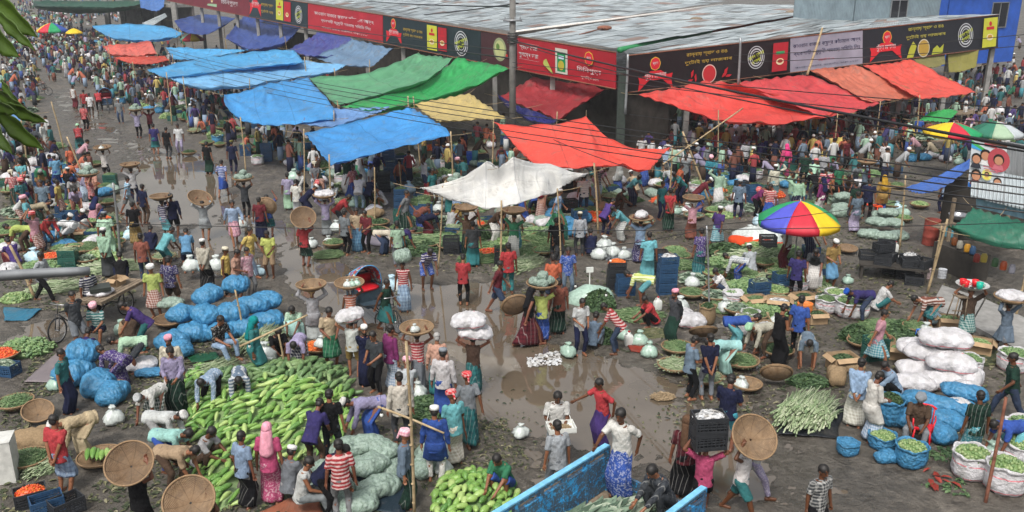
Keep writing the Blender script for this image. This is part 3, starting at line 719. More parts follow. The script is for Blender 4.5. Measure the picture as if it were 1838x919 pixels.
def open_sack(kind, vegk, x, y, r=.3, h=.5, desc=None, big=False):
    v = rng.randrange(3)
    if v not in OS:
        b = MB(); n = 36; th = np.linspace(0, 2*PI, n, endpoint=False); rs = []
        for (q, z) in ((.80, 0), (.98, .06), (1.06, .2), (1.04, .36), (.98, .46), (1.04, .5), (1.10, .50), (1.08, .455), (.98, .44), (.93, .40)):
            mod = 1 + .05*np.sin(th*3 + v) + .03*np.sin(th*8 + z*20) + .02*np.sin(th*13)
            rs.append(np.stack([np.cos(th)*.3*q*mod, np.sin(th)*.3*q*mod, np.full(n, z) + (.02*np.sin(th*5+v) if z > .4 else 0)], 1))
        b.loft(rs); OS[v] = b.mesh('open_sack', (M['white_sack'],)); displace(OS[v], lambda c: wob(c, 14, v)*.016 + wob(c, 30, v)*.006)
    o = obj('open_sack', OS[v], None, None, (x, y, GZ), rng.uniform(0, 6)); o.material_slots[0].link = 'OBJECT'; o.material_slots[0].material = M[kind]
    o.scale = (r/.3, r/.3, h/.5); auto(o, desc or ('open %s with its mouth rolled back' % SACKN[kind]), 'sack', 'open sacks')
    if vegk: pile(vegk, x, y, GZ + h*.82, r*.9, r*.9, h*.28, where=' in an open sack')
    return o
PB = {}
def plastic_bag(x, y, z=GZ, s=1.0, mat='bag', desc=None):
    v = rng.randrange(3)
    if v not in PB:
        b = MB(); n = 20; th = np.linspace(0, 2*PI, n, endpoint=False); rs = []
        for (q, z_) in ((.7, 0), (1.12, .03), (1.2, .09), (1.02, .17), (.62, .23), (.26, .26), (.30, .29), (.46, .33), (.3, .335)):
            mod = 1 + .12*np.sin(th*3+v) + .1*np.sin(th*7 + z_*30); rs.append(np.stack([np.cos(th)*.17*q*mod, np.sin(th)*.15*q*mod, np.full(n, z_)], 1))
        b.loft(rs); PB[v] = b.mesh('plastic_bag', (M['bag'],)); displace(PB[v], lambda c: wob(c, 20, v)*.022 + wob(c, 48, v)*.010)
    o = obj('plastic_bag', PB[v], None, None, (x, y, z), rng.uniform(0, 6)); o.material_slots[0].link = 'OBJECT'; o.material_slots[0].material = M[mat]; o.scale = (s,)*3
    auto(o, desc or {'bag': 'thin white plastic bag knotted at the top', 'bag_green': 'pale green plastic bag knotted at the top', 'bag_blue': 'pale blue plastic bag knotted at the top'}[mat], 'plastic bag', 'plastic bags'); return o
# ------------------------------------------------------------------ crates, cartons, drums, stools
def crate_mesh(L=.56, w=.38, h=.31):
    b = MB(); t = .018
    b.box((0, 0, t/2 + .004), (L, w, t))
    for s in (-1, 1):
        for z, hh in ((.05, .05), (.125, .025), (.175, .025), (.225, .025), (h - .03, .06)):
            b.box((0, s*(w/2 - t/2), z), (L - .04, t, hh)); b.box((s*(L/2 - t/2), 0, z), (t, w - .04, hh))
        for i in range(7): b.box((-L/2 + .07 + i*(L-.14)/6, s*(w/2 - t*.45), h/2), (.014, t*.7, h - .03))
        for i in range(5): b.box((s*(L/2 - t*.45), -w/2 + .06 + i*(w-.12)/4, h/2), (t*.7, .014, h - .03))
        for q in (-1, 1): b.box((s*(L/2 - .014), q*(w/2 - .014), h/2 + .002), (.034, .034, h))
    return b.mesh('crate', smooth=False)
CR = crate_mesh()
for k, c in (('crate_blue', (.020, .06, .13)), ('crate_dark', (.022, .024, .028)), ('crate_bright', (.03, .13, .62)), ('crate_green', (.02, .09, .07))): M[k] = plain(k, c, .45, .45, .3, 8)
CN = {'crate_blue': 'dark blue', 'crate_dark': 'black', 'crate_bright': 'bright blue', 'crate_green': 'dark green'}
CR.materials.append(M['crate_blue'])
def crate(x, y, z=GZ, rz=0, mat='crate_blue', vegk=None, desc=None, tilt=0, s=1.0):
    o = obj('plastic_crate', CR, None, None, (x, y, z), rz); o.material_slots[0].link = 'OBJECT'; o.material_slots[0].material = M[mat]; o.scale = (s,)*3
    o.rotation_euler.x = tilt
    auto(o, desc or ('%s slatted plastic crate%s' % (CN[mat], (' filled with ' + VN[vegk][0]) if vegk else '')), 'crate', 'plastic crates')
    if vegk: pile(vegk, x, y, z + .23*s, .265*s, .175*s, .13, rz=rz, align=rz if vegk != 'bean' else rz, where=' in a plastic crate')
    return o
def stack(x, y, n, rz=0, mat='crate_blue', vegk=None):
    for i in range(n):
        crate(x + rng.uniform(-.02, .02), y + rng.uniform(-.02, .02), GZ + i*.312, rz + rng.uniform(-.05, .05), mat, vegk if i == n-1 else None,
              None if i == n-1 and vegk else '%s slatted plastic crate, number %s from the ground in its stack' % (CN[mat], ('one', 'two', 'three', 'four', 'five', 'six')[i]))
M['carton'] = plain('cardboard', (.36, .25, .15), .85, .1, .2, 5)
def carton(x, y, z=GZ, rz=0, s=1, vegk=None):
    b = MB(); L, w, h = .5*s, .36*s, .30*s; t = .008
    b.box((0, 0, t), (L, w, t)); 
    for q in (-1, 1):
        b.box((0, q*(w/2), h/2), (L, t, h)); b.box((q*(L/2), 0, h/2), (t, w - .01, h))
        b.box((0, q*(w/2 + .07), h - .02), (L*.98, .15, t), (q*-.5, 0, 0)); b.box((q*(L/2 + .06), 0, h - .03), (.14, w*.96, t), (0, q*.6, 0))
    o = obj('cardboard_box', b.mesh('carton', (M['carton'],), False), None, None, (x, y, z), rz)
    auto(o, 'open brown cardboard box with its flaps out', 'cardboard box', 'cardboard boxes')
    if vegk: pile(vegk, x, y, z + h*.7, L*.46, w*.46, .12, rz=rz, where=' in a cardboard box')
M['plastic_white'] = plain('white_plastic', (.60, .61, .58), .4, .4, .15, 4)
def jerrycan(x, y, rz=0, z=GZ, col=None, desc='white plastic jerrycan with a handle'):
    b = MB(); rs = []
    for (q, z_) in ((.9, 0), (1, .03), (1, .26), (.8, .31), (.35, .34), (.28, .40)):
        th = np.linspace(0, 2*PI, 24, endpoint=False); c, s_ = np.cos(th), np.sin(th)
        rs.append(np.stack([np.sign(c)*np.abs(c)**.45*.12*q, np.sign(s_)*np.abs(s_)**.45*.09*q, np.full(24, z_)], 1))
    b.loft(rs); root = empty('jerrycan', (x, y, z), rz); h = MB(); h.tube([(-.08, 0, .30), (-.08, 0, .37), (-.03, 0, .39), (.02, 0, .37)], .014, 6)
    c = MB(); c.cap((0, 0, .395), (0, 0, .425), .035, .033, 12, (False, False))
    reg(root, obj('body', b.mesh('jerrycan', (col or M['plastic_white'],)), root), obj('handle', h.mesh('handle', (col or M['plastic_white'],)), root), obj('lid', c.mesh('lid', (plain('red_lid', '#a5202a'),)), root))
    auto(root, desc, 'jerrycan', 'jerrycans')
def stool(x, y, rz, col, desc, s=1, back=False):
    mt = plain('moulded_plastic', col, .4, .4, .08); root = empty('plastic_chair' if back else 'plastic_stool', (x, y, GZ), rz); root.scale = (s,)*3
    b = MB(); b.box((0, 0, .43), (.34, .34, .025)); b.box((0, 0, .405), (.30, .30, .03)); ch = [obj('seat', b.mesh('seat', (mt,), False), root)]
    for sx in (-1, 1):
        for sy in (-1, 1):
            l = MB(); l.tube([(sx*.145, sy*.145, .42), (sx*.18, sy*.18, 0)], .022, 6, .018); ch.append(obj('leg', l.mesh('leg', (mt,)), root))
    if back:
        q = MB(); 
        for i in range(5): q.tube([(-.14 + i*.07, .17, .42), (-.15 + i*.075, .23, .80)], .016, 5)
        q.tube([(-.19, .225, .78), (-.1, .245, .83), (.1, .245, .83), (.19, .225, .78)], .025, 7); ch.append(obj('backrest', q.mesh('backrest', (mt,)), root))
        for sx in (-1, 1):
            a = MB(); a.tube([(sx*.19, .22, .62), (sx*.21, 0, .63), (sx*.2, -.16, .62), (sx*.185, -.17, .42)], .018, 6); ch.append(obj('armrest', a.mesh('armrest', (mt,)), root))
    reg(root, *ch); auto(root, desc, 'chair' if back else 'stool')
M['bamboo'] = Mat('bamboo', .6, .3).m
def bam():
    m = Mat('bamboo', .6, .3); n = m.ramp(m.noise(6, 4), [(.3, (.22, .16, .09)), (.7, (.42, .32, .19))])
    m.base(n); return m.m
M['bamboo'] = bam()
def pole(a, b, r=.035, mat=None, desc='thin upright bamboo pole', name='bamboo_pole', cat='pole', group='bamboo poles'):
    a = Vector(a); b = Vector(b); mb = MB(); n = 9; pts = []
    for i in range(n):
        t = i/(n-1); p = a.lerp(b, t) - a; p += Vector((math.sin(t*3.1)*.02, math.sin(t*4.3)*.015, 0)); pts.append(p)
    mb.tube(pts, r, 8, r*.8)
    L = (b-a).length; k = max(2, int(L/.4))
    for i in range(1, k):
        p = (a.lerp(b, i/k) - a); d = (b-a).normalized(); 
        if mat is None: mb.cap(p - d*.008, p + d*.008, r*1.12, r*1.12, 8, (False, False))
    o = obj(name, mb.mesh(name, (mat or M['bamboo'],)), None, None, a); auto(o, desc, cat, group); return o
# ================================================================== market sheds
def roofmat():
    m = Mat('corrugated_iron', .55, .35); sp = m.n('ShaderNodeSeparateXYZ'); m.l(m.coord('UV'), sp.inputs[0])
    n = m.noise(.25, 6, .7); n2 = m.noise(1.6, 6, .7)
    c = m.ramp(n, [(.30, (.28, .31, .32)), (.5, (.48, .53, .55)), (.72, (.66, .72, .74))])
    rust = m.ramp(n2, [(.62, (0, 0, 0)), (.74, (.8, .8, .8))]); c = m.mix(rust, c, (.22, .11, .075))
    sh = m.math('GREATER_THAN', m.math('SINE', m.math('MULTIPLY', sp.outputs[0], 7.2)), .995); c = m.mix(m.math('MULTIPLY', sh, .6), c, (.12, .10, .09))
    g = m.n('ShaderNodeNewGeometry'); pc = m.ramp(g.outputs['Random Per Island'], [(0, (.42, .40, .38)), (.25, (.72, .74, .76)), (.7, (.98, 1, 1)), (.93, (1, 1, 1)), (.94, (.62, .36, .28)), (1, (.55, .40, .34))])
    c = m.mix(.95, c, pc, 'MULTIPLY'); rib = m.ramp(m.math('SINE', m.math('MULTIPLY', sp.outputs[0], 50)), [(.0, (.72, .72, .72)), (1, (1, 1, 1))]); c = m.mix(.5, c, rib, 'MULTIPLY')
    m.base(c); m.bump(m.math('SINE', m.math('MULTIPLY', sp.outputs[0], 50)), .8, .04); m.b.inputs['Metallic'].default_value = .1; return m.m
M['iron'] = roofmat()
def corrug(name, col, f=60, metal=.1):
    m = Mat(name, .5, .35); sp = m.n('ShaderNodeSeparateXYZ'); m.l(m.coord('UV'), sp.inputs[0])
    c = lin(col); n = m.ramp(m.noise(1.2, 5), [(.3, tuple(x*.72 for x in c[:3])), (.7, tuple(x*1.1 for x in c[:3]))])
    m.base(n); m.bump(m.math('SINE', m.math('MULTIPLY', sp.outputs[0], f)), .7, .03); m.b.inputs['Metallic'].default_value = metal; return m.m
def sheet(name, quad, mat, parent=None, thick=.05, uvs=None, nx=2, ny=2):
    """thick sheet over four world corners, UV in metres along the first edge"""
    q = [Vector(p) for p in quad]; n = ((q[1]-q[0]).cross(q[3]-q[0])).normalized()
    b = MB(); top = [p for p in q]; bot = [p - n*thick for p in q]
    b.add([tuple(p) for p in top + bot], [(0, 1, 2, 3), (7, 6, 5, 4), (0, 4, 5, 1), (1, 5, 6, 2), (2, 6, 7, 3), (3, 7, 4, 0)])
    me = b.mesh(name, (mat,), False); uv = me.uv_layers.new(name='uv'); L = (q[1]-q[0]).length; H = (q[3]-q[0]).length
    base = {0: (0, 0), 1: (L, 0), 2: (L, H), 3: (0, H)}
    for lp in me.loops: u = base[lp.vertex_index % 4]; uv.data[lp.index].uv = u
    return obj(name, me, parent)
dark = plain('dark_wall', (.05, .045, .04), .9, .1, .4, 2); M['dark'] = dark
conc = plain('concrete', (.24, .235, .225), .85, .2, .3, 3); M['concrete'] = conc
M['black_metal'] = plain('black_metal', (.02, .02, .022), .5, .5, .3); M['grey_metal'] = plain('grey_metal', (.28, .29, .30), .45, .5, .2, 5, .5)
M['rusty'] = plain('rusty_iron', (.20, .08, .05), .8, .3, .5, 7); M['wood'] = plain('grey_wood', (.20, .155, .11), .85, .2, .4, 9)
# corners of the two facades: bottom and top of the banners
CL0, CL1 = PD(1107, 160, 46), PD(1107, 94, 46); FL0, FL1 = PD(460, 32.5, 88), PD(460, -9.5, 88)
CR0, CR1 = PD(1126, 166, 46.3), PD(1126, 99.5, 46.3); FR0, FR1 = PD(1790, 85.5, 60), PD(1790, 26.5, 60)
def lerp(a, b, t): return a + (b-a)*t
def on_left(px):   # fraction along the left facade seen at px
    lo, hi = -.3, 1.6
    for _ in range(40):
        m = (lo+hi)/2
        if pix(lerp(CL0, FL0, m))[0] > px: lo = m
        else: hi = m
    return lo
def on_right(px):
    lo, hi = -.1, 1.2
    for _ in range(40):
        m = (lo+hi)/2
        if pix(lerp(CR0, FR0, m))[0] < px: lo = m
        else: hi = m
    return lo
root = empty('market_shed', (CL0.x, CL0.y, 0)); tag(root, 'low market shed under patched grey iron roofs behind the long painted banners', 'market shed')
nL = Vector((FL0.x-CL0.x, FL0.y-CL0.y, 0)).normalized(); inL = Vector((-nL.y, nL.x, 0)); inL = inL if inL.x > 0 else -inL
nR = Vector((FR0.x-CR0.x, FR0.y-CR0.y, 0)).normalized(); inR = Vector((-nR.y, nR.x, 0)); inR = inR if inR.y > 0 else -inR
def loc(o, r): # parent keeping world place
    o.parent = r; o.matrix_parent_inverse = Matrix.Translation(r.location).inverted(); reg(r, o); return o
def bx(name, quadbase, z0, z1, mat, r):
    """wall panel between two ground points"""
    a, b_, th = quadbase; d = (b_-a).normalized(); n = Vector((-d.y, d.x, 0))*th; m = MB()
    P = [a, b_, b_+n, a+n]; m.add([(p.x, p.y, z0) for p in P] + [(p.x, p.y, z1) for p in P], [(3, 2, 1, 0), (4, 5, 6, 7), (0, 1, 5, 4), (1, 2, 6, 5), (2, 3, 7, 6), (3, 0, 4, 7)])
    return loc(obj(name, m.mesh(name, (mat,), False)), r)
def fl(v, z=0): return Vector((v.x, v.y, z))
far = 1.35
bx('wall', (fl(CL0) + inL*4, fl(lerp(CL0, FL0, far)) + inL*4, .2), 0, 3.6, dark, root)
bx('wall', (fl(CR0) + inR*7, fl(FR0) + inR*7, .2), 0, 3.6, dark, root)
for i in range(13):
    t = i/12*far; p = fl(lerp(CL0, FL0, t)) + inL*.35; z = lerp(CL0, FL0, t).z
    m = MB(); m.box((p.x, p.y, z/2 + .2), (.28, .28, z + .4)); loc(obj('pillar', m.mesh('pillar', (conc,), False)), root)
for i in range(1, 8):
    p = fl(lerp(CR0, FR0, i/7)) + inR*.35; z = lerp(CR0, FR0, i/7).z
    m = MB(); m.box((p.x, p.y, z/2 + .2), (.28, .28, z + .4)); loc(obj('pillar', m.mesh('pillar', (conc,), False)), root)
def rf(name, pts, mat=None, th=.05):
    q = [PD(px, py, d) for px, py, d in pts]; r = random.Random(int(pts[0][0])); L = ((q[1]-q[0]).length + (q[2]-q[3]).length)/2; H = ((q[3]-q[0]).length + (q[2]-q[1]).length)/2
    nu, nv = max(2, int(min(L, H)/.95)) if L < H else max(2, int(L/2.7)), max(2, int(H/2.7)) if L < H else max(2, int(H/.95)); b = MB(); uvs = []
    P = lambda u, v: q[0]*(1-u)*(1-v) + q[1]*u*(1-v) + q[2]*u*v + q[3]*(1-u)*v
    if L >= H: nu, nv = max(2, int(L/2.7)), max(2, int(H/1.0))
    else: nu, nv = max(2, int(L/1.0)), max(2, int(H/2.7))
    for i in range(nu):
        for j in range(nv):
            e = .06; u0, u1, v0, v1 = (i-e)/nu, (i+1+e)/nu, (j-e)/nv, (j+1+e)/nv; z = .015 + .02*((i+j) % 3) + r.uniform(0, .02); t = r.uniform(-.02, .03)
            c = [P(u0, v0), P(u1, v0), P(u1, v1), P(u0, v1)]; c = [p + Vector((0, 0, z + (t if k > 1 else 0))) for k, p in enumerate(c)]; b.add([tuple(p) for p in c] + [tuple(p - Vector((0, 0, .012))) for p in c], [(0, 1, 2, 3), (7, 6, 5, 4), (0, 4, 5, 1), (1, 5, 6, 2), (2, 6, 7, 3), (3, 7, 4, 0)])
            a = (0, L/nu) if L < H else (0, H/nv); o_ = r.uniform(0, 9); uvs += [(o_ + (a[1] if k in ((1, 2) if L < H else (2, 3)) else 0), 0) for k in (0, 1, 2, 3)]*2
    me = b.mesh(name, (mat or M['iron'],), False); uv = me.uv_layers.new(name='uv')
    for lp in me.loops: uv.data[lp.index].uv = uvs[lp.vertex_index]
    return loc(obj(name, me), root)
# roofs: strips whose lines run from the corner away to the right
e = .25
rf('roof', [(1104, 86, 47.5), (927, 64, 56), (1296, 9, 96), (1530, 10, 92)])
rf('roof', [(930, 58, 57), (690, 26, 70), (900, -14, 118), (1300, 3, 100)])
rf('roof', [(700, 24, 71), (440, -16, 92), (640, -36, 140), (905, -16, 119)])
rf('roof', [(1128, 96, 47.5), (1112, 92, 47.6), (1528, 14, 84), (1800, 20, 84)])
rf('roof', [(1128, 97, 47.8), (1540, 14, 83), (1640, 30, 74), (1792, 27, 61)])
m = MB(); m.tube([PD(1112, 90, 47.3), PD(1185, 74, 54), PD(1275, 56, 62)], .16, 6); loc(obj('gutter', m.mesh('gutter', (plain('green_paint', '#2f7d4e', .5),))), root)
m = MB(); m.tube([PD(1275, 56, 62), PD(1380, 38, 72), PD(1527, 13, 84)], .12, 6); loc(obj('gutter', m.mesh('gutter', (plain('rust_paint', '#9a4a38', .7),))), root)
m = MB(); m.tube([PD(928, 58, 56.5), PD(1170, 26, 78), PD(1296, 9, 95)], .13, 6); loc(obj('ridge', m.mesh('ridge', (plain('pale_paint', '#cfcac4', .6),))), root)
m = MB(); m.tube([PD(927, 62, 56), PD(1170, 30, 77), PD(1296, 13, 94)], .16, 6); loc(obj('painted_eave_shade', m.mesh('shade_strip', (M['dark'],))), root)  # dark tube painted in as the shadow line beneath the ridge
for i, (p0_, p1_, dd_) in enumerate((((1040, 62), (1085, 50), 56), ((1180, 40), (1250, 34), 68), ((760, 30), (800, 26), 78), ((1330, 30), (1420, 22), 76), ((1420, 70), (1500, 58), 58), ((980, 30), (1060, 22), 80), ((620, 10), (700, 14), 90))):
    m = MB(); m.tube([PD(*p0_, dd_), PD(*p1_, dd_ + 3)], .045, 5); v_ = PD(*p1_, dd_ + 3); m.ell(tuple(v_), (.5, .3, .16), 10, 6); loc(obj('roof_debris', m.mesh('debris', (M['wood'] if i % 2 else M['rusty'],))), root)
m = MB(); m.tube([PD(1380, 62, 60), PD(1516, 39, 68)], .08, 6); loc(obj('beam', m.mesh('beam', (M['rusty'],))), root)
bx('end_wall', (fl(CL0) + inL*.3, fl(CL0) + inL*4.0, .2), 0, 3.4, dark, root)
# corner pillar, black and grimy
pp = PD(1116, 165, 45.6); m = MB(); m.box((0, 0, 2.3), (.42, .42, 4.6)); m.box((0, 0, 4.65), (.55, .5, .12))
o = obj('corner_pillar', m.mesh('corner_pillar', (plain('grimy_pillar', (.035, .045, .038), .8),), False), None, None, (pp.x, pp.y, 0)); tag(o, 'grimy black pillar at the corner between the two banner fronts', 'pillar')

# grey-blue upper shed and the blue one
def room(name, a, b_, depth, z0, z1, mat, label, roofm, over=.4, rise=.5):
    r = empty(name, (a.x, a.y, 0)); d = (b_-a).normalized(); n = Vector((-d.y, d.x, 0)); n = n if n.y > 0 else -n
    A, B, C_, D = a, b_, b_ + n*depth, a + n*depth
    for s, (p, q) in (('front', (A, B)), ('side', (D, A)), ('side', (B, C_)), ('back', (C_, D))):
        o = sheet('wall', [fl(p, z0), fl(q, z0), fl(q, z1), fl(p, z1)], mat, None, .05); loc(o, r)
    o = sheet('roof', [fl(A - d*over - n*over, z1 + .05), fl(B + d*over - n*over, z1 + .05), fl(C_ + d*over, z1 + rise), fl(D - d*over, z1 + rise)], roofm, None, .06); loc(o, r)
    tag(r, label, 'shed'); return r, d, n
gm = corrug('grey_blue_sheet', (.24, .31, .35), 40); bm_ = corrug('bright_blue_sheet', (.03, .12, .55), 55); rb = corrug('blue_roof_sheet', (.17, .25, .42), 50)
a = PD(1530, 46, 66); b_ = PD(1686, 24, 70)
ra, d, n = room('upper_shed', fl(a), fl(b_), 6, 4.4, 8.4, gm, 'grey blue sheet-metal upper room above the white banner', rb)
def window(r, p, d, w, h, z, n):
    f = MB(); X = np.array(d); Z = np.array((0, 0, 1.)); c = np.array(p) - np.array(n)*.07 + Z*(z - p[2])
    def bar(u, v, du, dv): 
        cc = c + X*u + Z*v; ang = math.atan2(d.y, d.x); f.box(cc, (du, .06, dv), (0, 0, ang))
    for s in (-1, 1): bar(s*w/2, 0, .07, h); bar(0, s*h/2, w + .07, .07)
    bar(0, 0, .05, h)
    o = loc(obj('window', f.mesh('window_frame', (M['grey_metal'],), False)), r)
    g = MB(); g.box(c + np.array(n)*.03, (w, .02, h), (0, 0, math.atan2(d.y, d.x))); q = obj('pane', g.mesh('pane', (plain('dark_glass', (.02, .02, .025), .15, .6),), False)); q.parent = o; q.matrix_parent_inverse = Matrix.Translation(r.location).inverted()
    q.matrix_parent_inverse = Matrix(); reg(o, q)
wp = lerp(fl(a), fl(b_), .5); window(ra, wp, d, 1.7, 1.3, 6.75, n)
a2 = PD(1700, 30, 74); b2 = PD(1832, 16, 78)
rb2, d2, n2 = room('blue_shed', fl(a2), fl(b2), 5, 2.0, 8.0, bm_, 'bright blue sheet-metal shed with a sliding window at the banner end', rb)
window(rb2, lerp(fl(a2), fl(b2), .70), d2, 2.0, 2.0, 5.9, n2)

# ================================================================== banners with their writing
CUR = {}
def text_mesh(s):
    if s in CUR: return CUR[s]
    cu = bpy.data.curves.new('t', 'FONT'); cu.body = s; cu.align_x = 'CENTER'; cu.align_y = 'CENTER'; cu.resolution_u = 2; cu.space_line = .95
    o = bpy.data.objects.new('t', cu); COL.objects.link(o); dg = bpy.context.evaluated_depsgraph_get(); dg.update()
    me = bpy.data.meshes.new_from_object(o.evaluated_get(dg)); bpy.data.objects.remove(o)
    n = len(me.vertices); co = np.empty(n*3); me.vertices.foreach_get('co', co); co = co.reshape(-1, 3)
    f = [tuple(p.vertices) for p in me.polygons]
    if n: co[:, :2] -= (co[:, :2].max(0) + co[:, :2].min(0))/2; ext = co[:, :2].max(0) - co[:, :2].min(0)
    else: ext = (1, 1)
    CUR[s] = (co, f, ext); return CUR[s]
class Board:
    """a flat sign; u runs left to right 0..1, v bottom to top 0..1 in the world"""
    def __init__(s, name, bl, br, tr, tl, col, label, cat='banner', thick=.06, rough=.6):
        s.q = [Vector(p) for p in (bl, br, tr, tl)]; s.n = ((s.q[1]-s.q[0]).cross(s.q[3]-s.q[0])).normalized()
        if s.n.y > 0: s.n = -s.n
        s.Wd = (s.q[1]-s.q[0]).length; s.Ht = (s.q[3]-s.q[0]).length
        b = MB(); P = s.q + [p - s.n*thick for p in s.q]; b.add([tuple(p - s.q[0]) for p in P], [(0, 1, 2, 3), (7, 6, 5, 4), (0, 4, 5, 1), (1, 5, 6, 2), (2, 6, 7, 3), (3, 7, 4, 0)])
        m = Mat('banner_print', rough, .3); c = lin(col); m.base(m.ramp(m.noise(.8, 4), [(.3, tuple(x*.8 for x in c[:3])), (.7, tuple(x*1.15 for x in c[:3]))]))
        m.bump(m.noise(1.4, 3), .35, .05)
        s.o = obj(name, b.mesh(name, (m.m,), False), None, None, s.q[0]); tag(s.o, label, cat)
        f = MB(); f.tube([(0, 0, 0), tuple(s.q[1]-s.q[0])], .035, 5); f.tube([tuple(s.q[3]-s.q[0]), tuple(s.q[2]-s.q[0])], .035, 5)
        reg(s.o, obj('frame', f.mesh('frame', (M['rusty'],)), s.o)); s.lay = 0
    def pt(s, u, v, off): 
        a = s.q[0]*(1-u)*(1-v) + s.q[1]*u*(1-v) + s.q[2]*u*v + s.q[3]*(1-u)*v
        return a + s.n*off - s.q[0]
    def add(s, name, xy, faces, col, rough=.6):
        s.lay += 1; off = .006*s.lay + .004; b = MB(); b.add([tuple(s.pt(x, y, off)) for x, y in xy], faces)
        key = 'ink_' + str(col)
        if key not in M: M[key] = plain('printed_ink', col, rough, .3, .08, 3)
        o = obj(name, b.mesh(name, (M[key],), False), s.o); reg(s.o, o); return o
    def rect(s, name, u0, v0, u1, v1, col, skew=0):
        return s.add(name, [(u0, v0), (u1, v0), (u1 + skew, v1), (u0 + skew, v1)], [(0, 1, 2, 3)], col)
    def poly(s, name, pts, col): return s.add(name, pts, [tuple(range(len(pts)))], col)
    def disc(s, name, u, v, r, col, r0=0, n=32, wav=0, sq=1):
        k = s.Ht/s.Wd; o = [(u + r*k*(1 + wav*math.cos(8*2*PI*i/n))*math.cos(2*PI*i/n), v + r*sq*(1 + wav*math.cos(8*2*PI*i/n))*math.sin(2*PI*i/n)) for i in range(n)]
        if not r0: return s.poly(name, o, col)
        i_ = [(u + r0*k*math.cos(2*PI*i/n), v + r0*sq*math.sin(2*PI*i/n)) for i in range(n)]
        return s.add(name, o + i_, [(j, (j+1) % n, n + (j+1) % n, n + j) for j in range(n)], col)
    def text(s, t, u, v, w, h, col, rot=0, name='lettering'):
        co, f, ext = text_mesh(t); k = s.Ht/s.Wd; sx = w/ext[0]; sy = h/ext[1]; c, n = math.cos(rot), math.sin(rot)
        xy = []
        for p in co:
            x, y = p[0]*sx/k, p[1]*sy; xy.append((u + (x*c - y*n)*k, v + x*n + y*c))
        return s.add(name, xy, f, col)
def seg(side, p0, p1, col, label, name='banner', dz=(0, 0)):
    fn = on_left if side == 'L' else on_right; t0, t1 = fn(p0), fn(p1)
    a0, a1, b0, b1 = (CL0, CL1, FL0, FL1) if side == 'L' else (CR0, CR1, FR0, FR1)
    o = -(inL if side == 'L' else inR)*.05
    return Board(name, lerp(a0, b0, t0) + o, lerp(a0, b0, t1) + o, lerp(a1, b1, t1) + o, lerp(a1, b1, t0) + o, col, label)
YEL, WHT, RED, BLK = '#b3963f', '#c2c0c0', '#b5202c', '#1c1b22'
def logo(B, u, v, r=.17):
    B.disc('emblem', u, v, r*1.12, '#d2b13c', wav=.03, sq=1); B.disc('emblem', u, v, r, '#c42434', wav=.03, sq=1); B.text('প্রাণ', u, v, r*1.15*B.Ht/B.Wd, r*.62, WHT)
def ribbon(B, u, v, w, h):
    B.poly('ribbon', [(u-w/2, v-h*.75), (u-w*.36, v-h*.45), (u-w*.2, v-h*.1), (u+w*.2, v-h*.1), (u+w*.36, v-h*.45), (u+w/2, v-h*.75), (u+w*.46, v-h*.1), (u+w*.5, v+h*.25), (u+w*.34, v+h*.2), (u+w*.15, v+h*.5), (u-w*.15, v+h*.5), (u-w*.34, v+h*.2), (u-w*.5, v+h*.25), (u-w*.46, v-h*.1)], '#c2242e')
    B.text('গুঁড়া মশলা', u, v+h*.18, w*.62, h*.5, WHT)
def stamp(B, u, v, r):
    B.disc('stamp', u, v, r, '#b9babf', r*.93, 40); B.disc('stamp', u, v, r*.80, '#b9babf', r*.68, 40); B.disc('stamp', u, v, r*.56, '#b9babf', r*.50, 40)
    B.text('আসল স্বাদের', u, v+.04, r*1.9*B.Ht/B.Wd, r*.40, '#c5cf3a', .3); B.text('মশলা', u, v-.10, r*1.1*B.Ht/B.Wd, r*.32, '#c5cf3a', .3)
def packet(B, u0, u1, v0, v1, col, skew=0, hot='#b3202c'):
    B.rect('packet_picture', u0, v0, u1, v1, col, skew); um = (u0+u1)/2 + skew/2; w = u1-u0
    B.disc('packet_picture', um + skew*.2, v0 + (v1-v0)*.80, (v1-v0)*.08, hot); B.rect('packet_picture', u0 + w*.22 + skew*.6, v0+(v1-v0)*.60, u1 - w*.22 + skew*.6, v0+(v1-v0)*.70, hot if col != hot else '#2f8f5a')
    B.disc('packet_picture', um - skew*.2, v0 + (v1-v0)*.34, (v1-v0)*.19, '#d5c8a2', sq=.6); B.disc('packet_picture', um - skew*.2, v0 + (v1-v0)*.36, (v1-v0)*.13, '#b98a2c' if col != hot else '#9c2d1c', sq=.5)
# left facade, far to near
B = seg('L', 300, 448, '#6b2630', 'far end of the left banner row, dull red with a green packet picture'); packet(B, .55, .66, .15, .9, '#8fae8a'); B.text('িচিনগুড়া', .80, .45, .18, .3, WHT); B.text('সুগিন্ধ চাল', .30, .5, .26, .3, WHT)
B = seg('L', 448, 553, '#243238', 'dark banner of the left front seen between the blue tarps and the sky'); ribbon(B, .12, .5, .22, .55); B.text('রান্নায় স্বাদ', .34, .62, .22, .16, YEL); B.text('দুেটাই হয়', .34, .36, .22, .16, YEL); packet(B, .50, .62, .12, .95, '#b5b73c'); packet(B, .64, .75, .12, .92, '#a5232d'); stamp(B, .88, .48, .36)
B = seg('L', 554, 688, '#a32833', 'long red banner with two lines of white lettering on the left front')
B.text('কাওরান বাজার ক্ষুদ্র কাঁচামাল আড়ৎ', .5, .66, .80, .20, WHT); B.text('ব্যবসায়ী বহুমুখী সমবায় সিমিত িলঃ', .53, .42, .66, .16, WHT); B.text('কাওরান বাজার, তেজগাঁও, ঢাকা-১২১৫', .52, .17, .62, .09, '#cfb9b8')
B = seg('L', 689, 864, '#233034', 'dark slate banner with yellow and red packets and a white round stamp, left front')
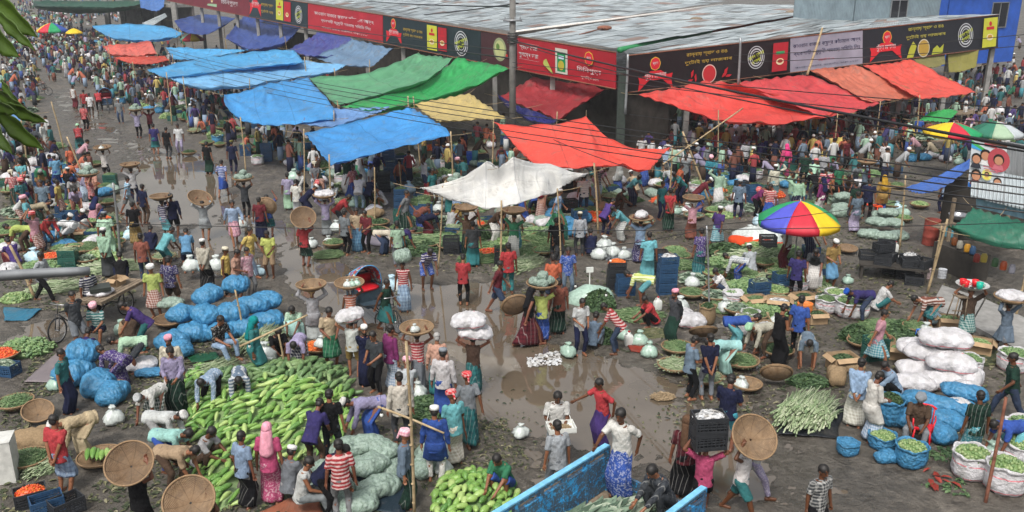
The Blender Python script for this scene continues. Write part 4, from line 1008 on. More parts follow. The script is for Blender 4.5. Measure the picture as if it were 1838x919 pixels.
logo(B, .125, .76, .16); ribbon(B, .13, .38, .18, .42); B.text('রান্নায় স্বাদ ও রঙ', .345, .62, .21, .13, YEL); B.text('দুেটাই হয় লাজবাব', .345, .45, .21, .13, YEL); packet(B, .50, .60, .10, .92, '#b9b93c'); packet(B, .615, .70, .14, .90, '#a5232d'); stamp(B, .84, .5, .40)
B = seg('L', 865, 928, '#43262a', 'short dark brown banner with a round dish of rice beside the concrete pole'); B.disc('dish_picture', .55, .52, .36, '#8a8f6e'); B.disc('dish_picture', .55, .52, .28, '#aeb07c'); B.disc('dish_picture', .5, .6, .10, '#5d7a3c'); B.disc('dish_picture', .75, .36, .06, '#b03028')
B = seg('L', 930, 1106, '#9c1f2b', 'red banner with a green rice packet, nearest the corner of the left front')
B.text('স্বােদ েসরা', .13, .70, .20, .15, WHT); B.text('সুগেন্ধ ভরা', .13, .48, .22, .17, WHT); B.rect('rule', .02, .36, .25, .365, WHT); B.rect('rule', .02, .84, .25, .845, '#caa7a7')
B.rect('packet_picture', .425, .14, .55, .86, '#b9b7ad'); B.rect('packet_picture', .445, .20, .53, .76, '#12804a'); B.rect('packet_picture', .46, .56, .515, .66, '#b8c9d8'); B.disc('packet_picture', .4875, .38, .14, '#a8a03a')
for i in range(7): a_ = -.9 + i*.22; B.poly('rice_stalk', [(.40, .10), (.405, .10), (.40 - .075*math.cos(a_*.8)*1.2, .34 + .13*math.sin(-a_) + .05), (.39 - .075*math.cos(a_*.8)*1.2, .33 + .13*math.sin(-a_) + .05)], '#a8b45c')
logo(B, .77, .72, .17); B.text('িচিনগুড়া', .77, .38, .23, .19, WHT); B.text('সুগিন্ধ চাল', .78, .17, .17, .11, '#d0b0a8')
# right facade
B = seg('R', 1126, 1417, '#1f1518', 'dark banner with yellow lettering and a bowl of red chilli powder, right front')
logo(B, .155, .70, .16); ribbon(B, .155, .30, .20, .42); B.text('রান্নায় স্বাদ ও রঙ', .46, .82, .25, .13, YEL); B.text('দুেটাই হয় লাজবাব', .47, .62, .29, .14, YEL)
for i, (u, v, a_) in enumerate(((.37, .30, 1.2), (.39, .18, 1.5), (.355, .12, .3), (.575, .28, .9), (.565, .18, .6), (.59, .14, .2))): B.poly('chilli_picture', [(u-.02*math.cos(a_), v-.12*math.sin(a_)), (u+.006, v-.03), (u+.022*math.cos(a_), v+.13*math.sin(a_)), (u-.008, v+.04)], '#b3202a')
B.disc('bowl_picture', .47, .26, .26, '#c9a8a0'); B.disc('bowl_picture', .47, .26, .23, '#b52a30'); stamp(B, .765, .56, .32); packet(B, .865, .965, .10, .90, '#a3202c', .012, '#a3202c')
B = seg('R', 1417.5, 1547, '#8f8c9b', 'pale grey banner with dark blue association lettering, middle of the right front')
B.text('কাওরান বাজার ক্ষুদ্র কাঁচামাল আড়ৎ', .5, .74, .94, .17, '#26264a'); B.text('ব্যবসায়ী বহুমুখী সমবায় সিমিত িলঃ', .5, .52, .92, .17, '#26264a'); B.text('মার্েকট নং-২৯', .48, .28, .22, .09, '#b03040'); B.text('কাওরান বাজার, তেজগাঁও, ঢাকা-১২১৫', .5, .13, .88, .06, '#3a3a50')
B = seg('R', 1547.5, 1790, '#23232a', 'dark banner with a bowl of yellow turmeric powder, far end of the right front')
logo(B, .165, .70, .17); ribbon(B, .155, .34, .22, .42); B.text('রান্নায় স্বাদ ও রঙ', .44, .84, .26, .13, '#b7ae4a'); B.text('দুেটাই হয় লাজবাব', .44, .62, .29, .14, '#b7ae4a')
B.poly('turmeric_picture', [(.30, .02), (.345, .02), (.37, .34), (.345, .5), (.32, .3)], '#a5a838'); B.poly('turmeric_picture', [(.48, .03), (.56, .05), (.57, .32), (.54, .2), (.52, .3), (.49, .2)], '#a5a838'); B.disc('bowl_picture', .42, .26, .27, '#bdb7a6'); B.disc('bowl_picture', .42, .26, .24, '#a8883a')
stamp(B, .735, .5, .36); packet(B, .86, .97, .06, .94, '#b6b53a', .018)

# ================================================================== tarps
def tarpmat():
    m = Mat('tarpaulin', .42, .4); oi = m.n('ShaderNodeObjectInfo'); n = m.noise(1.3, 5); n2 = m.noise(7, 5)
    c = m.mix(m.ramp(n, [(.3, (0, 0, 0)), (.7, (1, 1, 1))]), m.mix(1.0, oi.outputs['Color'], (.74, .76, .8), 'MULTIPLY'), oi.outputs['Color'])
    c = m.mix(m.ramp(n2, [(.62, (0, 0, 0)), (.75, (.30, .30, .30))]), c, (.30, .29, .27)); wv = m.n('ShaderNodeTexNoise', Scale=1.1, Detail=5, Roughness=.6, Distortion=1.2); mp = m.n('ShaderNodeMapping'); mp.inputs['Scale'].default_value = (2.2, .7, 1); mp.inputs['Rotation'].default_value = (0, 0, .6); m.l(m.coord('Object'), mp.inputs[0]); m.l(mp.outputs[0], wv.inputs['Vector'])
    sp = m.n('ShaderNodeSeparateXYZ'); m.l(m.coord('UV'), sp.inputs[0]); k = None
    for o_, q in ((0, .333), (0, .667), (1, .5)):
        d = m.math('LESS_THAN', m.math('ABSOLUTE', m.math('SUBTRACT', sp.outputs[o_], q)), .004); k = d if k is None else m.math('MAXIMUM', k, d)
    for o_ in (0, 1):
        d = m.math('GREATER_THAN', m.math('ABSOLUTE', m.math('SUBTRACT', sp.outputs[o_], .5)), .485); k = m.math('MAXIMUM', k, m.math('MULTIPLY', d, .8))
    c = m.mix(m.math('MULTIPLY', k, .45), c, m.mix(1.0, c, (.45, .45, .5), 'MULTIPLY'))
    st = m.ramp(m.noise(.9, 6, .75), [(.54, (0, 0, 0)), (.66, (.35, .35, .35))]); c = m.mix(st, c, (.20, .18, .15))
    m.base(c); m.bump(m.math('ADD', m.math('MULTIPLY', n2, .12), m.math('MULTIPLY', wv.outputs['Fac'], 1.2)), .6, .12)
    tr = m.n('ShaderNodeBsdfTranslucent'); m.l(c, tr.inputs[0]); mx = m.n('ShaderNodeMixShader'); mx.inputs[0].default_value = .38
    out = m.t.nodes['Material Output']; m.l(m.b.outputs[0], mx.inputs[1]); m.l(tr.outputs[0], mx.inputs[2]); m.l(mx.outputs[0], out.inputs[0]); return m.m
M['tarp'] = tarpmat()
def lrow(P, t):
    n = len(P) - 1; x = t*n; i = min(int(x), n-1); f = x - i; p = P[i]*(1-f) + P[i+1]*f
    p = p.copy(); L = np.linalg.norm(P[i+1] - P[i]); p[2] -= .055*L*math.sin(PI*f)**.8; return p
def crv(P, t):
    """Catmull-Rom through rows of control points"""
    n = len(P) - 1; x = t*n; i = min(int(x), n-1); f = x - i
    g = lambda k: P[k] if 0 <= k <= n else (2*P[0] - P[1] if k < 0 else 2*P[n] - P[n-1])
    a, b, c, d = g(i-1), g(i), g(i+1), g(i+2)
    return .5*((2*b) + (c-a)*f + (2*a-5*b+4*c-d)*f*f + (3*b-a-3*c+d)*f**3)
TARPPT = []
def tarp(rows, col, label, sag=.30, wr=1.0, seed=0, poles='F', N=46, name='tarpaulin', lin_=False):
    """rows of (px, py, z) control points, back row first; poles under the front row's ends"""
    P = [[np.array(PD(p[0], p[1], p[3]) if len(p) > 3 else G(*p)) for p in r] for r in rows]
    Gd = np.zeros((N+1, N+1, 3)); 
    for i in range(N+1):
        for j in range(N+1):
            u, v = j/N, i/N; cr = [crv(r, u) if not lin_ else lrow(r, u) for r in P]; Gd[i, j] = crv(cr, v)
    U, V = np.meshgrid(np.linspace(0, 1, N+1), np.linspace(0, 1, N+1)); ed = (U*(1-U)*4)**.5*(V*(1-V)*4)**.5
    span = np.linalg.norm(Gd[0, 0]-Gd[-1, -1])
    Gd[..., 2] -= sag*ed*span/8
    # gathers fan out of the corners and pins, long soft creases across
    X, Y = U*span, V*span; w = np.zeros_like(U)
    for (cu, cv) in ((0, 0), (1, 0), (0, 1), (1, 1), (.5, 0)):
        a = np.arctan2(V-cv, U-cu + 1e-6); d = np.hypot(U-cu, V-cv); w += np.sin(a*(13 + seed % 5) + seed + cu*2)*np.exp(-d*2.6)*.085*np.minimum(1, d*9)
    w += (fbm(X + seed*3, Y*.30, .6, 4, seed) - .5)*.24 - np.abs(fbm(X*.5 + Y*.3, Y - X*.3 + seed, .5, 2, seed+7) - .5)*.16 + (fbm(X*2.2, Y*.5, .6, 2, seed+11) - .5)*.09
    Gd[..., 2] += w*wr*np.minimum(1, span/6)
    edge = np.minimum(np.minimum(U, 1-U), np.minimum(V, 1-V)); Gd[..., 2] += np.where(edge < .01, np.sin(U*40 + V*37 + seed)*.03, 0)
    c_ = lin(col); g_ = (c_[0]*.3 + c_[1]*.6 + c_[2]*.1)*.16; col = tuple(q*.90 + g_*.8 + .01 for q in c_[:3])
    o0 = Gd.reshape(-1, 3).mean(0); b = MB(); b.grid(Gd - o0); me = b.mesh(name, (M['tarp'],)); uv = me.uv_layers.new(name='uv')
    for lp in me.loops: uv.data[lp.index].uv = ((lp.vertex_index % (N+1))/N, (lp.vertex_index//(N+1))/N)
    o = obj(name, me, None, None, tuple(o0), color=col); md = o.modifiers.new('thick', 'SOLIDIFY'); md.thickness = .012
    if isinstance(label, str): tag(o, label, 'tarpaulin', 'tarpaulins over the stalls')
    rp = MB(); cen = Gd.reshape(-1, 3).mean(0)
    for q in (Gd[0, 0], Gd[0, -1], Gd[-1, 0], Gd[-1, -1], Gd[-1, N//3], Gd[0, N//2]):
        dv = q - cen; dv[2] = 0; dv = dv/(np.linalg.norm(dv) + 1e-6)*.9 + np.array((0, 0, .12)); rp.tube([tuple(q - o0), tuple(q - o0 + dv*.5 - np.array((0, 0, .02))), tuple(q - o0 + dv)], .009, 4)
    reg(o, obj('rope', rp.mesh('rope', (M['bamboo'],)), o))
    pts = []
    if 'F' in poles: pts += [Gd[-1, 0], Gd[-1, -1]]
    if 'M' in poles: pts += [Gd[-1, N//2]]
    if 'B' in poles: pts += [Gd[0, 0], Gd[0, -1]]
    if 'L' in poles: pts += [Gd[-1, 0]]
    if 'R' in poles: pts += [Gd[-1, -1]]
    for p in pts:
        r = random.Random(int(p[0]*50)); pole((p[0] + r.uniform(-.25, .25), p[1] + r.uniform(-.2, .2), 0), (p[0], p[1], p[2] + r.uniform(.05, .5)), r.uniform(.028, .042), desc='bamboo pole holding up the corner of a tarpaulin')
    return o
CY, BL, DB, VB = '#45b0e6', '#2d80d2', '#2c55a8', '#4a5cb0'
tarp([[(165, 47, 3.3), (232, 44, 3.4), (295, 48, 3.3), (330, 60, 3.2)], [(196, 66, 2.8), (232, 71, 2.8), (275, 71, 2.8), (318, 64, 2.8)]], CY, 'flat cyan tarp farthest away, beside the far rainbow umbrella', seed=1)
tarp([[(186, 83, 3.0), (228, 79, 3.1), (270, 74, 3.0)], [(196, 98, 2.8), (240, 100, 2.8), (282, 97, 2.8)]], '#f26a55', 'small coral red tarp in the far left market', seed=2)
tarp([[(203, 103, 2.9), (250, 101, 3), (296, 99, 2.9)], [(238, 114, 2.6), (270, 114, 2.6), (304, 108, 2.6)]], '#d8492f', 'narrow orange red tarp just below the coral one, far left', seed=3)
tarp([[(297, 85, 3.2), (350, 86, 3.2), (446, 89, 3.3)], [(310, 104, 2.8), (350, 105, 2.8), (398, 98, 2.8)]], CY, 'narrow cyan tarp with a pointed right end, upper left', seed=4)
tarp([[(312, 36, 4.2), (366, 25, 4.3), (424, 32, 4.4)], [(325, 54, 3.5), (363, 62, 3.4), (402, 47, 3.6)]], DB, 'deep blue tarp farthest up the left banner row', seed=5)
tarp([[(437, 29, 4.6), (478, 35, 4.6), (541, 46, 4.7)], [(404, 68, 3.4), (455, 88, 3.2), (512, 76, 3.4)]], '#3a5cb0', 'blue violet tarp with deep gathers under the far dark banner', seed=6)
tarp([[(264, 123, 3.4), (370, 102, 3.7), (460, 93, 3.8), (528, 89, 3.8)], [(300, 141, 3.0), (400, 127, 3.2), (500, 115, 3.3), (547, 112, 3.4)]], '#48aee4', 'long blue tarp running back from the road, crossed by wires', seed=7)
tarp([[(302, 140, 3.0), (400, 126, 3.2), (520, 108, 3.3), (622, 117, 3.3)], [(330, 153, 2.7), (400, 157, 2.7), (500, 144, 2.8), (600, 128, 3.0)]], '#7cc2ee', 'pale blue front tarp hanging below the long blue one', seed=8, poles='FM')
tarp([[(569, 58, 4.6), (600, 62, 4.6), (632, 71, 4.6)], [(520, 90, 3.7), (560, 101, 3.6), (602, 101, 3.6)]], '#4857a8', 'violet blue tarp gathered at a point under the long red banner', seed=9, poles='')
tarp([[(632, 71, 4.6), (672, 79, 4.6), (707, 86, 4.5)], [(566, 103, 3.5), (615, 116, 3.3), (664, 119, 3.4)]], '#6f93b4', 'faded grey blue tarp next to the violet one', seed=10, poles='R')
tarp([[(402, 167, 3.6), (480, 150, 3.7), (552, 138, 3.8)], [(405, 192, 3.1), (490, 192, 3.1), (596, 188, 3.2)], [(432, 216, 2.6), (500, 224, 2.6), (600, 212, 2.8)]], '#3aa4e6', 'large blue tarp with a pale drooping front, left of the green tarps', seed=11)
tarp([[(560, 190, 3.0), (620, 196, 3), (700, 192, 3.1)], [(540, 222, 2.6), (600, 226, 2.6), (660, 208, 2.8)]], '#6d9fd8', 'pale blue strip of tarp folded under the green ones', seed=31, poles='')
tarp([[(748, 95, 4.4), (780, 99, 4.4), (813, 104, 4.4)], [(660, 130, 3.7), (705, 138, 3.7), (757, 146, 3.7)], [(556, 139, 3.6), (580, 165, 3.3), (606, 189, 3.0)]], '#5fae7c', 'big pale green tarp slung down from the dark slate banner', seed=12, poles='R')
tarp([[(820, 105, 4.4), (862, 113, 4.3), (912, 124, 4.3)], [(750, 155, 3.4), (790, 160, 3.4), (835, 160, 3.5)], [(612, 192, 3.0), (655, 198, 3.0), (700, 196, 3.0)]], '#17b257', 'bright green tarp slung beside the pale green one', seed=13, poles='')
tarp([[(842, 168, 3.7), (872, 188, 3.4), (908, 212, 3.0)], [(742, 185, 3.3), (762, 203, 3.0), (790, 219, 2.9)]], '#cdb568', 'sand yellow tarp between the green and orange ones', seed=14, poles='L')
tarp([[(733, 192, 3.5), (770, 214, 3.2), (809, 240, 3.0)], [(640, 216, 3.15), (680, 238, 3.0), (712, 264, 2.8)], [(546, 240, 3.0), (568, 268, 2.8), (592, 297, 2.6)]], '#36a2e8', 'square bright blue tarp in the middle of the market', seed=15, poles='FB')
tarp([[(886, 217, 3.4), (960, 222, 3.3), (1052, 207, 3.7), (1110, 255, 3.0), (1207, 264, 3.0)], [(918, 252, 2.9), (985, 262, 2.9), (1062, 240, 3.4), (1110, 278, 2.7), (1185, 284, 2.8)], [(947, 284, 2.7), (1003, 299, 2.6), (1066, 296, 2.7), (1120, 292, 2.6), (1168, 302, 2.7)]], '#ff4a2e', 'orange red tarp propped to a peak, in front of the corner pillar', seed=16, poles='MB', lin_=True, wr=.6)
tarp([[(752, 336, 2.8), (828, 318, 3.3), (873, 288, 3.9), (896, 299, 3.7), (921, 280, 4.0), (985, 292, 3.5), (1057, 310, 3.0)], [(775, 345, 2.7), (835, 342, 2.9), (873, 328, 3.2), (897, 332, 3.1), (925, 322, 3.3), (975, 326, 3.1), (1020, 328, 2.8)], [(795, 352, 2.6), (838, 361, 2.6), (872, 373, 2.55), (900, 370, 2.6), (935, 362, 2.7), (970, 350, 2.8), (1000, 342, 2.75)]], '#e6e4de', 'dirty white tarp with two tent peaks, in the middle foreground of the tarps', seed=17, sag=.0, wr=.45, poles='MF', N=56, lin_=True)
tarp([[(956, 138, 3.6), (1020, 147, 3.5), (1087, 158, 3.4)], [(897, 173, 2.9), (948, 192, 2.8), (1000, 216, 2.7)]], '#b32a33', 'dull red tarp hanging from the red rice banner', seed=18, poles='R')
tarp([[(893, 171, 3.0), (945, 195, 2.9), (1000, 216, 2.8)], [(900, 178, 2.8), (944, 208, 2.7), (985, 222, 2.6)]], '#2c2f86', 'dark violet edge of cloth under the dull red tarp', seed=19, poles='')
tarp([[(1146, 168, 3.6, 45.4), (1210, 158, 3.6, 46.4), (1270, 149, 3.7, 47.5), (1330, 150, 3.7, 47)], [(1205, 187, 3.1), (1290, 188, 3.0), (1400, 182, 3.0), (1440, 178, 3.0)], [(1288, 217, 2.7), (1360, 221, 2.6), (1430, 217, 2.6), (1503, 206, 2.6)]], '#f04436', 'broad red tarp nearest the corner, below the chilli banner', seed=20, sag=.25, poles='F')
tarp([[(1322, 150, 3.8, 48.4), (1380, 141, 3.9, 49.5), (1442, 132, 3.9, 51.5)], [(1480, 206, 2.65), (1530, 200, 2.6), (1580, 184, 2.7)]], '#e03c40', 'second red tarp along the right front', seed=21, poles='R')
tarp([[(1455, 124, 3.9, 52.2), (1500, 121, 3.9, 52.8), (1537, 117, 3.9, 53.6)], [(1560, 182, 2.8), (1610, 178, 2.7), (1657, 171, 2.7)]], '#d87050', 'faded orange brown tarp between the red ones, right front', seed=22, poles='R')
tarp([[(1549, 116, 4.0, 54), (1590, 111, 4.0, 55), (1632, 104, 4.0, 56)], [(1650, 174, 2.8), (1700, 173, 2.7), (1752, 165, 2.7)]], '#f0523e', 'last orange red tarp before the blue shed', seed=23, poles='FR')
tarp([[(1638, 104, 4.2, 56.3), (1665, 100, 4.2, 57), (1695, 96, 4.2, 57.8)], [(1650, 118, 3.6, 55.6), (1676, 121, 3.5, 56), (1697, 114, 3.7, 57)]], '#8d8646', 'olive yellow cloth hanging under the turmeric banner', seed=24, poles='', wr=.5)
tarp([[(1701, 96, 4.2, 58), (1728, 93, 4.2, 58.6), (1757, 90, 4.2, 59)], [(1703, 130, 3.2, 57.4), (1725, 128, 3.2, 57.9), (1752, 120, 3.4, 58.6)]], '#a39a3a', 'yellow cloth hanging at the far end of the turmeric banner', seed=25, poles='', wr=.5)
tarp([[(1741, 286, 3.0), (1742, 292, 2.95), (1744, 298, 2.9)], [(1680, 316, 2.5), (1690, 325, 2.4), (1700, 333, 2.4)], [(1622, 337, 2.3), (1640, 345, 2.2), (1660, 348, 2.2)]], '#4173c8', 'narrow blue tarp stretched from the poster board', seed=26, sag=.05, poles='L', wr=.5)
tarp([[(1746, 372, 2.7), (1795, 388, 2.7), (1850, 402, 2.8)], [(1718, 402, 2.4), (1780, 420, 2.4), (1850, 430, 2.4)], [(1698, 408, 2.2), (1770, 437, 2.1), (1850, 450, 2.1)]], '#1e7a5e', 'dark green tarp roofing the tea stall at the right edge', seed=27, poles='F')
tarp([[(-10, 186, 3.0), (30, 190, 3.0), (60, 201, 2.9)], [(-10, 214, 2.6), (15, 217, 2.6), (38, 216, 2.6)]], '#5f9ad2', 'pale blue tarp at the left edge behind the leaves', seed=28, poles='R')
tarp([[(250, -4, 5.5, 88), (272, -5, 5.5, 89), (296, -5, 5.5, 90)], [(252, 13, 4.2, 84), (280, 20, 4.0, 84), (294, 12, 4.2, 86)]], '#4f86cf', 'blue tarp hung against the far concrete building', seed=29, poles='')
tarp([[(1668, 202, 2.8), (1700, 196, 2.8), (1720, 200, 2.8)], [(1650, 216, 2.4), (1680, 218, 2.4), (1700, 220, 2.4)]], '#1fae4c', 'small bright green tarp behind the right rainbow umbrella', seed=30, poles='')
tarp([[(60, 1, 4, 150), (150, 2, 4, 150), (300, 0, 4, 140)], [(60, 12, 3, 130), (150, 12, 3, 130), (215, 13, 3, 125)]], '#1d5a44', 'dark green awning at the very back of the left market', seed=33, poles='')

# ================================================================== umbrellas
def umbrella(px, py, z, r, cols, label, rise=.45, tilt=(0, 0), base=True, name='market_umbrella'):
    p = G(px, py, z); root = empty(name, (p.x, p.y, 0)); n = len(cols)
    top = z
    mats = [plain('umbrella_cloth', c, .55, .3, .12, 4) for c in cols]
    ch = []
    can = empty('canopy', (0, 0, top)); can.parent = root; can.rotation_euler = (tilt[0], tilt[1], .2)
    for i in range(n):
        b = MB(); K = 6; rows = []
        for k in range(7):
            q = k/6; row = []
            for j in range(K+1):
                t = j/K; a = 2*PI*(i+t)/n; chord = math.cos(PI/n)/math.cos((t-.5)*2*PI/n); f = (chord*.75 + .25)
                sagz = .05*math.sin(t*PI)*q; row.append((r*q*f*math.cos(a), r*q*f*math.sin(a), -rise*(q**1.6) - sagz*r*.6))
            rows.append(row)
        rows.append([(x*1.0, y*1.0, z_ - .16*r/1.2) for x, y, z_ in rows[-1]])
        b.grid(np.array(rows)); o = obj('canopy_panel', b.mesh('panel', (mats[i],)), can); md = o.modifiers.new('t', 'SOLIDIFY'); md.thickness = .008; ch.append(o)
    b = MB(); 
    for i in range(n): a = 2*PI*i/n; b.tube([(0, 0, -.03), (r*.97*math.cos(a), r*.97*math.sin(a), -rise - .03)], .008, 4)
    ch.append(obj('ribs', b.mesh('ribs', (M['black_metal'],)), can)); reg(can, *ch)
    q = MB(); q.tube([(0, 0, 0), (0, 0, top + .08)], .022, 8); o2 = obj('shaft', q.mesh('pole', (M['grey_metal'],)), root); reg(root, can, o2)
    f = MB(); f.cap((0, 0, 0), (0, 0, .12), .2, .14, 16, (False, False)); reg(root, obj('foot', f.mesh('foot', (conc,)), root))
    tag(root, label, 'umbrella', 'rainbow umbrellas'); return root
Y_, B_, R_, G_ = '#cfae20', '#2a4a94', '#b02636', '#1d8a55'
umbrella(1437, 361, 2.55, 1.32, [B_, Y_, R_, G_, '#4a4fb0', R_, Y_, G_][:8], 'big rainbow umbrella over the vegetable seller, right of the bean mounds', .62)
umbrella(1712, 220, 2.7, 1.30, [G_, G_, B_, Y_, Y_, R_, G_, R_], 'rainbow umbrella partly crossed by the black cable, behind the poster board', .42)
umbrella(1790, 218, 2.6, 1.25, ['#a8aeb2', '#9fb79a', '#2c6a55', '#1c5f4b', '#2c6a55', '#8fa58c', '#a8aeb2', '#b06468'], 'faded red, white and green umbrella above the poster board', .5)
umbrella(92, 41, 2.9, 1.9, [R_, G_, B_, Y_, Y_, R_, G_, B_], 'rainbow umbrella farthest away, beside the cyan tarp', .9)
umbrella(132, 51, 2.4, 1.0, [Y_]*8, 'plain yellow umbrella touching the far rainbow one', .5)
umbrella(344, 60, 2.7, 1.3, [Y_, '#5aa38a', R_, Y_, '#5aa38a', R_, Y_, R_], 'pastel yellow, green and red umbrella below the deep blue tarp', .6)

# ================================================================== poles and wires
def upole(px, py, d, h, r, label, mat=conc):
    p = PD(px, py, d); root = empty('utility_pole', (p.x, p.y, 0)); b = MB(); b.tube([(0, 0, -.1), (0, 0, h)], r, 14, r*.8); ch = [obj('shaft', b.mesh('shaft', (mat,)), root)]
    for z in (h-1.0, h-1.9, h-3.2):
        c = MB(); c.box((0, -r - .03, z), (.9, .08, .08)); 
        for x in (-.36, -.12, .12, .36): c.cap((x, -r-.03, z+.04), (x, -r-.03, z+.16), .035, .02, 8)
        ch.append(obj('crossarm', c.mesh('crossarm', (M['grey_metal'],)), root))
    c = MB(); 
    for k in range(5): c.torus((0, 0, h - 3.8 - k*.11), r + .05 + .03*(k % 2), .028, n=20, m=6)
    ch.append(obj('cable_coil', c.mesh('coil', (M['black_metal'],)), root)); reg(root, *ch); tag(root, label, 'utility pole'); return root
upole(920, 120, 44, 10.5, .18, 'thick grey concrete pole carrying wires in front of the left banners', plain('pole_concrete', (.15, .145, .135), .85, .2, .3, 3))
def pl(px0, py0, px1, py1, d, r=.035, z1=None, desc='thin bamboo pole', **k):
    """pole from its foot pixel to its tip pixel, foot on the ground unless d gives the tip another depth"""
    a = G(px0, py0); b = PD(px1, py1, a.y + d); return pole(a, b, r, desc=desc, **k)
pl(1276, 372, 1225, 236, -.2, .045, desc='leaning bamboo pole with yellow ties, crossing a second one')
pole(PD(1190, 295, 30), PD(1333, 194, 34), .03, desc='slanting bamboo pole crossing the leaning one')
pl(1079, 374, 1064, 272, 0, .05, desc='stout bamboo pole at the front of the orange red tarp')
pl(744, 935, 729, 612, -.3, .030, desc='tall bamboo pole standing by the grey green sacks')
pole(PD(678, 730, 15.6), PD(797, 777, 15.2), .026, desc='bamboo crossbar tied to the tall pole by the gourd heap')
pl(115, 270, 92, 182, 0, .045, desc='bamboo pole leaning beside the road, upper left')
pl(160, 345, 120, 245, 0, .04, desc='bamboo pole behind the sellers at the left stalls')
pl(216, 462, 203, 328, -.3, .05, mat=M['grey_metal'], desc='weathered grey post at the edge of the upper puddle', name='post')
pole(PD(197, 345, 27.4), PD(236, 333, 27), .02, mat=M['black_metal'], desc='thin dark rod carried level at the puddle', name='rod')
pl(62, 535, 18, 440, 0, .05, desc='bamboo pole at the left edge behind the boy with the backpack')
pl(510, 262, 519, 196, 0, .04, desc='bamboo pole below the big blue tarp')
pl(672, 405, 672, 300, 0, .03, desc='bamboo pole beside the crate stacks, centre')
pl(720, 350, 716, 290, 0, .03, desc='bamboo pole among the crate stacks')
pl(1273, 560, 1268, 405, 0, .028, mat=M['grey_metal'], desc='thin grey post tied with rope among the bean mounds', name='post')
pl(1400, 620, 1376, 560, 0, .03, desc='short stick leaning among the cartons')
pl(512, 675, 500, 600, 0, .03, desc='bamboo stick at the edge of the gourd heap')
pl(437, 605, 422, 520, 0, .03, desc='bamboo stick among the blue sacks')
pole(PD(430, 622, 19.2), PD(552, 565, 19.6), .028, desc='level bamboo stick above the stalk vegetables')
pl(1768, 905, 1805, 712, .3, .036, mat=M['rusty'], desc='rusty iron post leaning over the white sacks, lower right', name='iron_post')
pl(1675, 485, 1690, 405, -.1, .035, desc='bamboo prop of the tea stall')
pl(1782, 172, 1776, 90, 0, .06, mat=M['grey_metal'], desc='grey post at the end of the turmeric banner', name='post')
pole(PD(1325, 152, 46.0), PD(1329, 68, 46.0), .07, M['grey_metal'], desc='grey pipe standing against the stamp of the chilli banner', name='pipe')
pole(PD(1449, 134, 49), PD(1476, 50, 50), .07, desc='bamboo leaning against the pale grey banner')
pole(PD(1122, 205, 45.2), PD(1127, 97, 45.2), .07, M['grey_metal'], desc='pipe standing beside the grimy corner pillar', name='pipe')
pole(PD(-60, 500, 5.2), PD(162, 485, 5.6), .038, M['grey_metal'], desc='grey metal pipe jutting in from the left edge above the stalls', name='pipe', group='pipes')
M['wire'] = plain('wire', (.018, .018, .02), .5, .4, .2)
def wire(a, b, r, sag, desc, n=36):
    a = Vector(a); b = Vector(b); m = MB(); m.tube([tuple(a.lerp(b, i/n) - a - Vector((0, 0, sag*4*(i/n)*(1-i/n)))) for i in range(n+1)], r, 5)
    auto(obj('overhead_wire', m.mesh('wire', (M['wire'],)), None, None, a), desc, 'wire', 'overhead wires')
wire(PD(918, 72, 43.6), PD(1900, 276, 15), .034, .15, 'thick black cable running from the concrete pole down to the right edge')
wire(PD(918, 74, 43.6), PD(1900, 282, 15), .018, .3, 'second black cable slung just beneath the thick one')
for i, (x0, y0, d0, x1, y1, d1, r) in enumerate([(300, 88, 70, 1900, 330, 13, .011), (300, 94, 70, 1900, 345, 13, .011), (300, 101, 70, 1900, 358, 13, .011), (300, 112, 70, 1900, 376, 13, .011), (300, 120, 70, 1900, 390, 13, .011),
        (920, 112, 43.6, 1900, 200, 20, .012), (920, 120, 43.6, 1900, 232, 18, .012), (460, 38, 80, 922, 105, 44, .03), (460, 30, 80, 922, 92, 44, .02), (640, 0, 90, 922, 12, 44, .03), (700, 30, 90, 930, 6, 44, .03), (-40, 391, 9, 1900, 397, 9, .004),
        (920, 215, 42, 1125, 300, 30, .012), (1130, 205, 44, 1560, 240, 30, .010), (1265, 405, 22, 1740, 338, 26, .008), (960, 452, 20, 1268, 410, 22, .008), (1190, 450, 18, 1560, 540, 16, .006), (1300, 100, 50, 1838, 62, 40, .014), (1300, 112, 50, 1838, 82, 40, .014)]):
    wire(PD(x0, y0, d0), PD(x1, y1, d1), r*1.2, .5 if i < 5 else .12, 'thin dark wire strung over the market')
def bulb(px, py, z):
    p = G(px, py, z); root = empty('hanging_bulb', p); b = MB(); b.ell((0, 0, 0), (.035, .035, .042), 12, 8); m = MB(); m.cap((0, 0, .035), (0, 0, .09), .02, .022, 10, (False, False)); m.tube([(0, 0, .09), (0, 0, .7)], .004, 4)
    reg(root, obj('bulb', b.mesh('bulb', (M['plastic_white'],)), root), obj('cord', m.mesh('cord', (M['wire'],)), root)); auto(root, 'white light bulb hanging on a cord', 'light bulb', 'hanging bulbs')
for p in ((1033, 514, 1.3), (1088, 530, 1.0), (1096, 468, 1.6), (685, 745, 1.7), (1240, 262, 2.2), (448, 622, 1.2), (12, 486, 1.4)): bulb(*p)

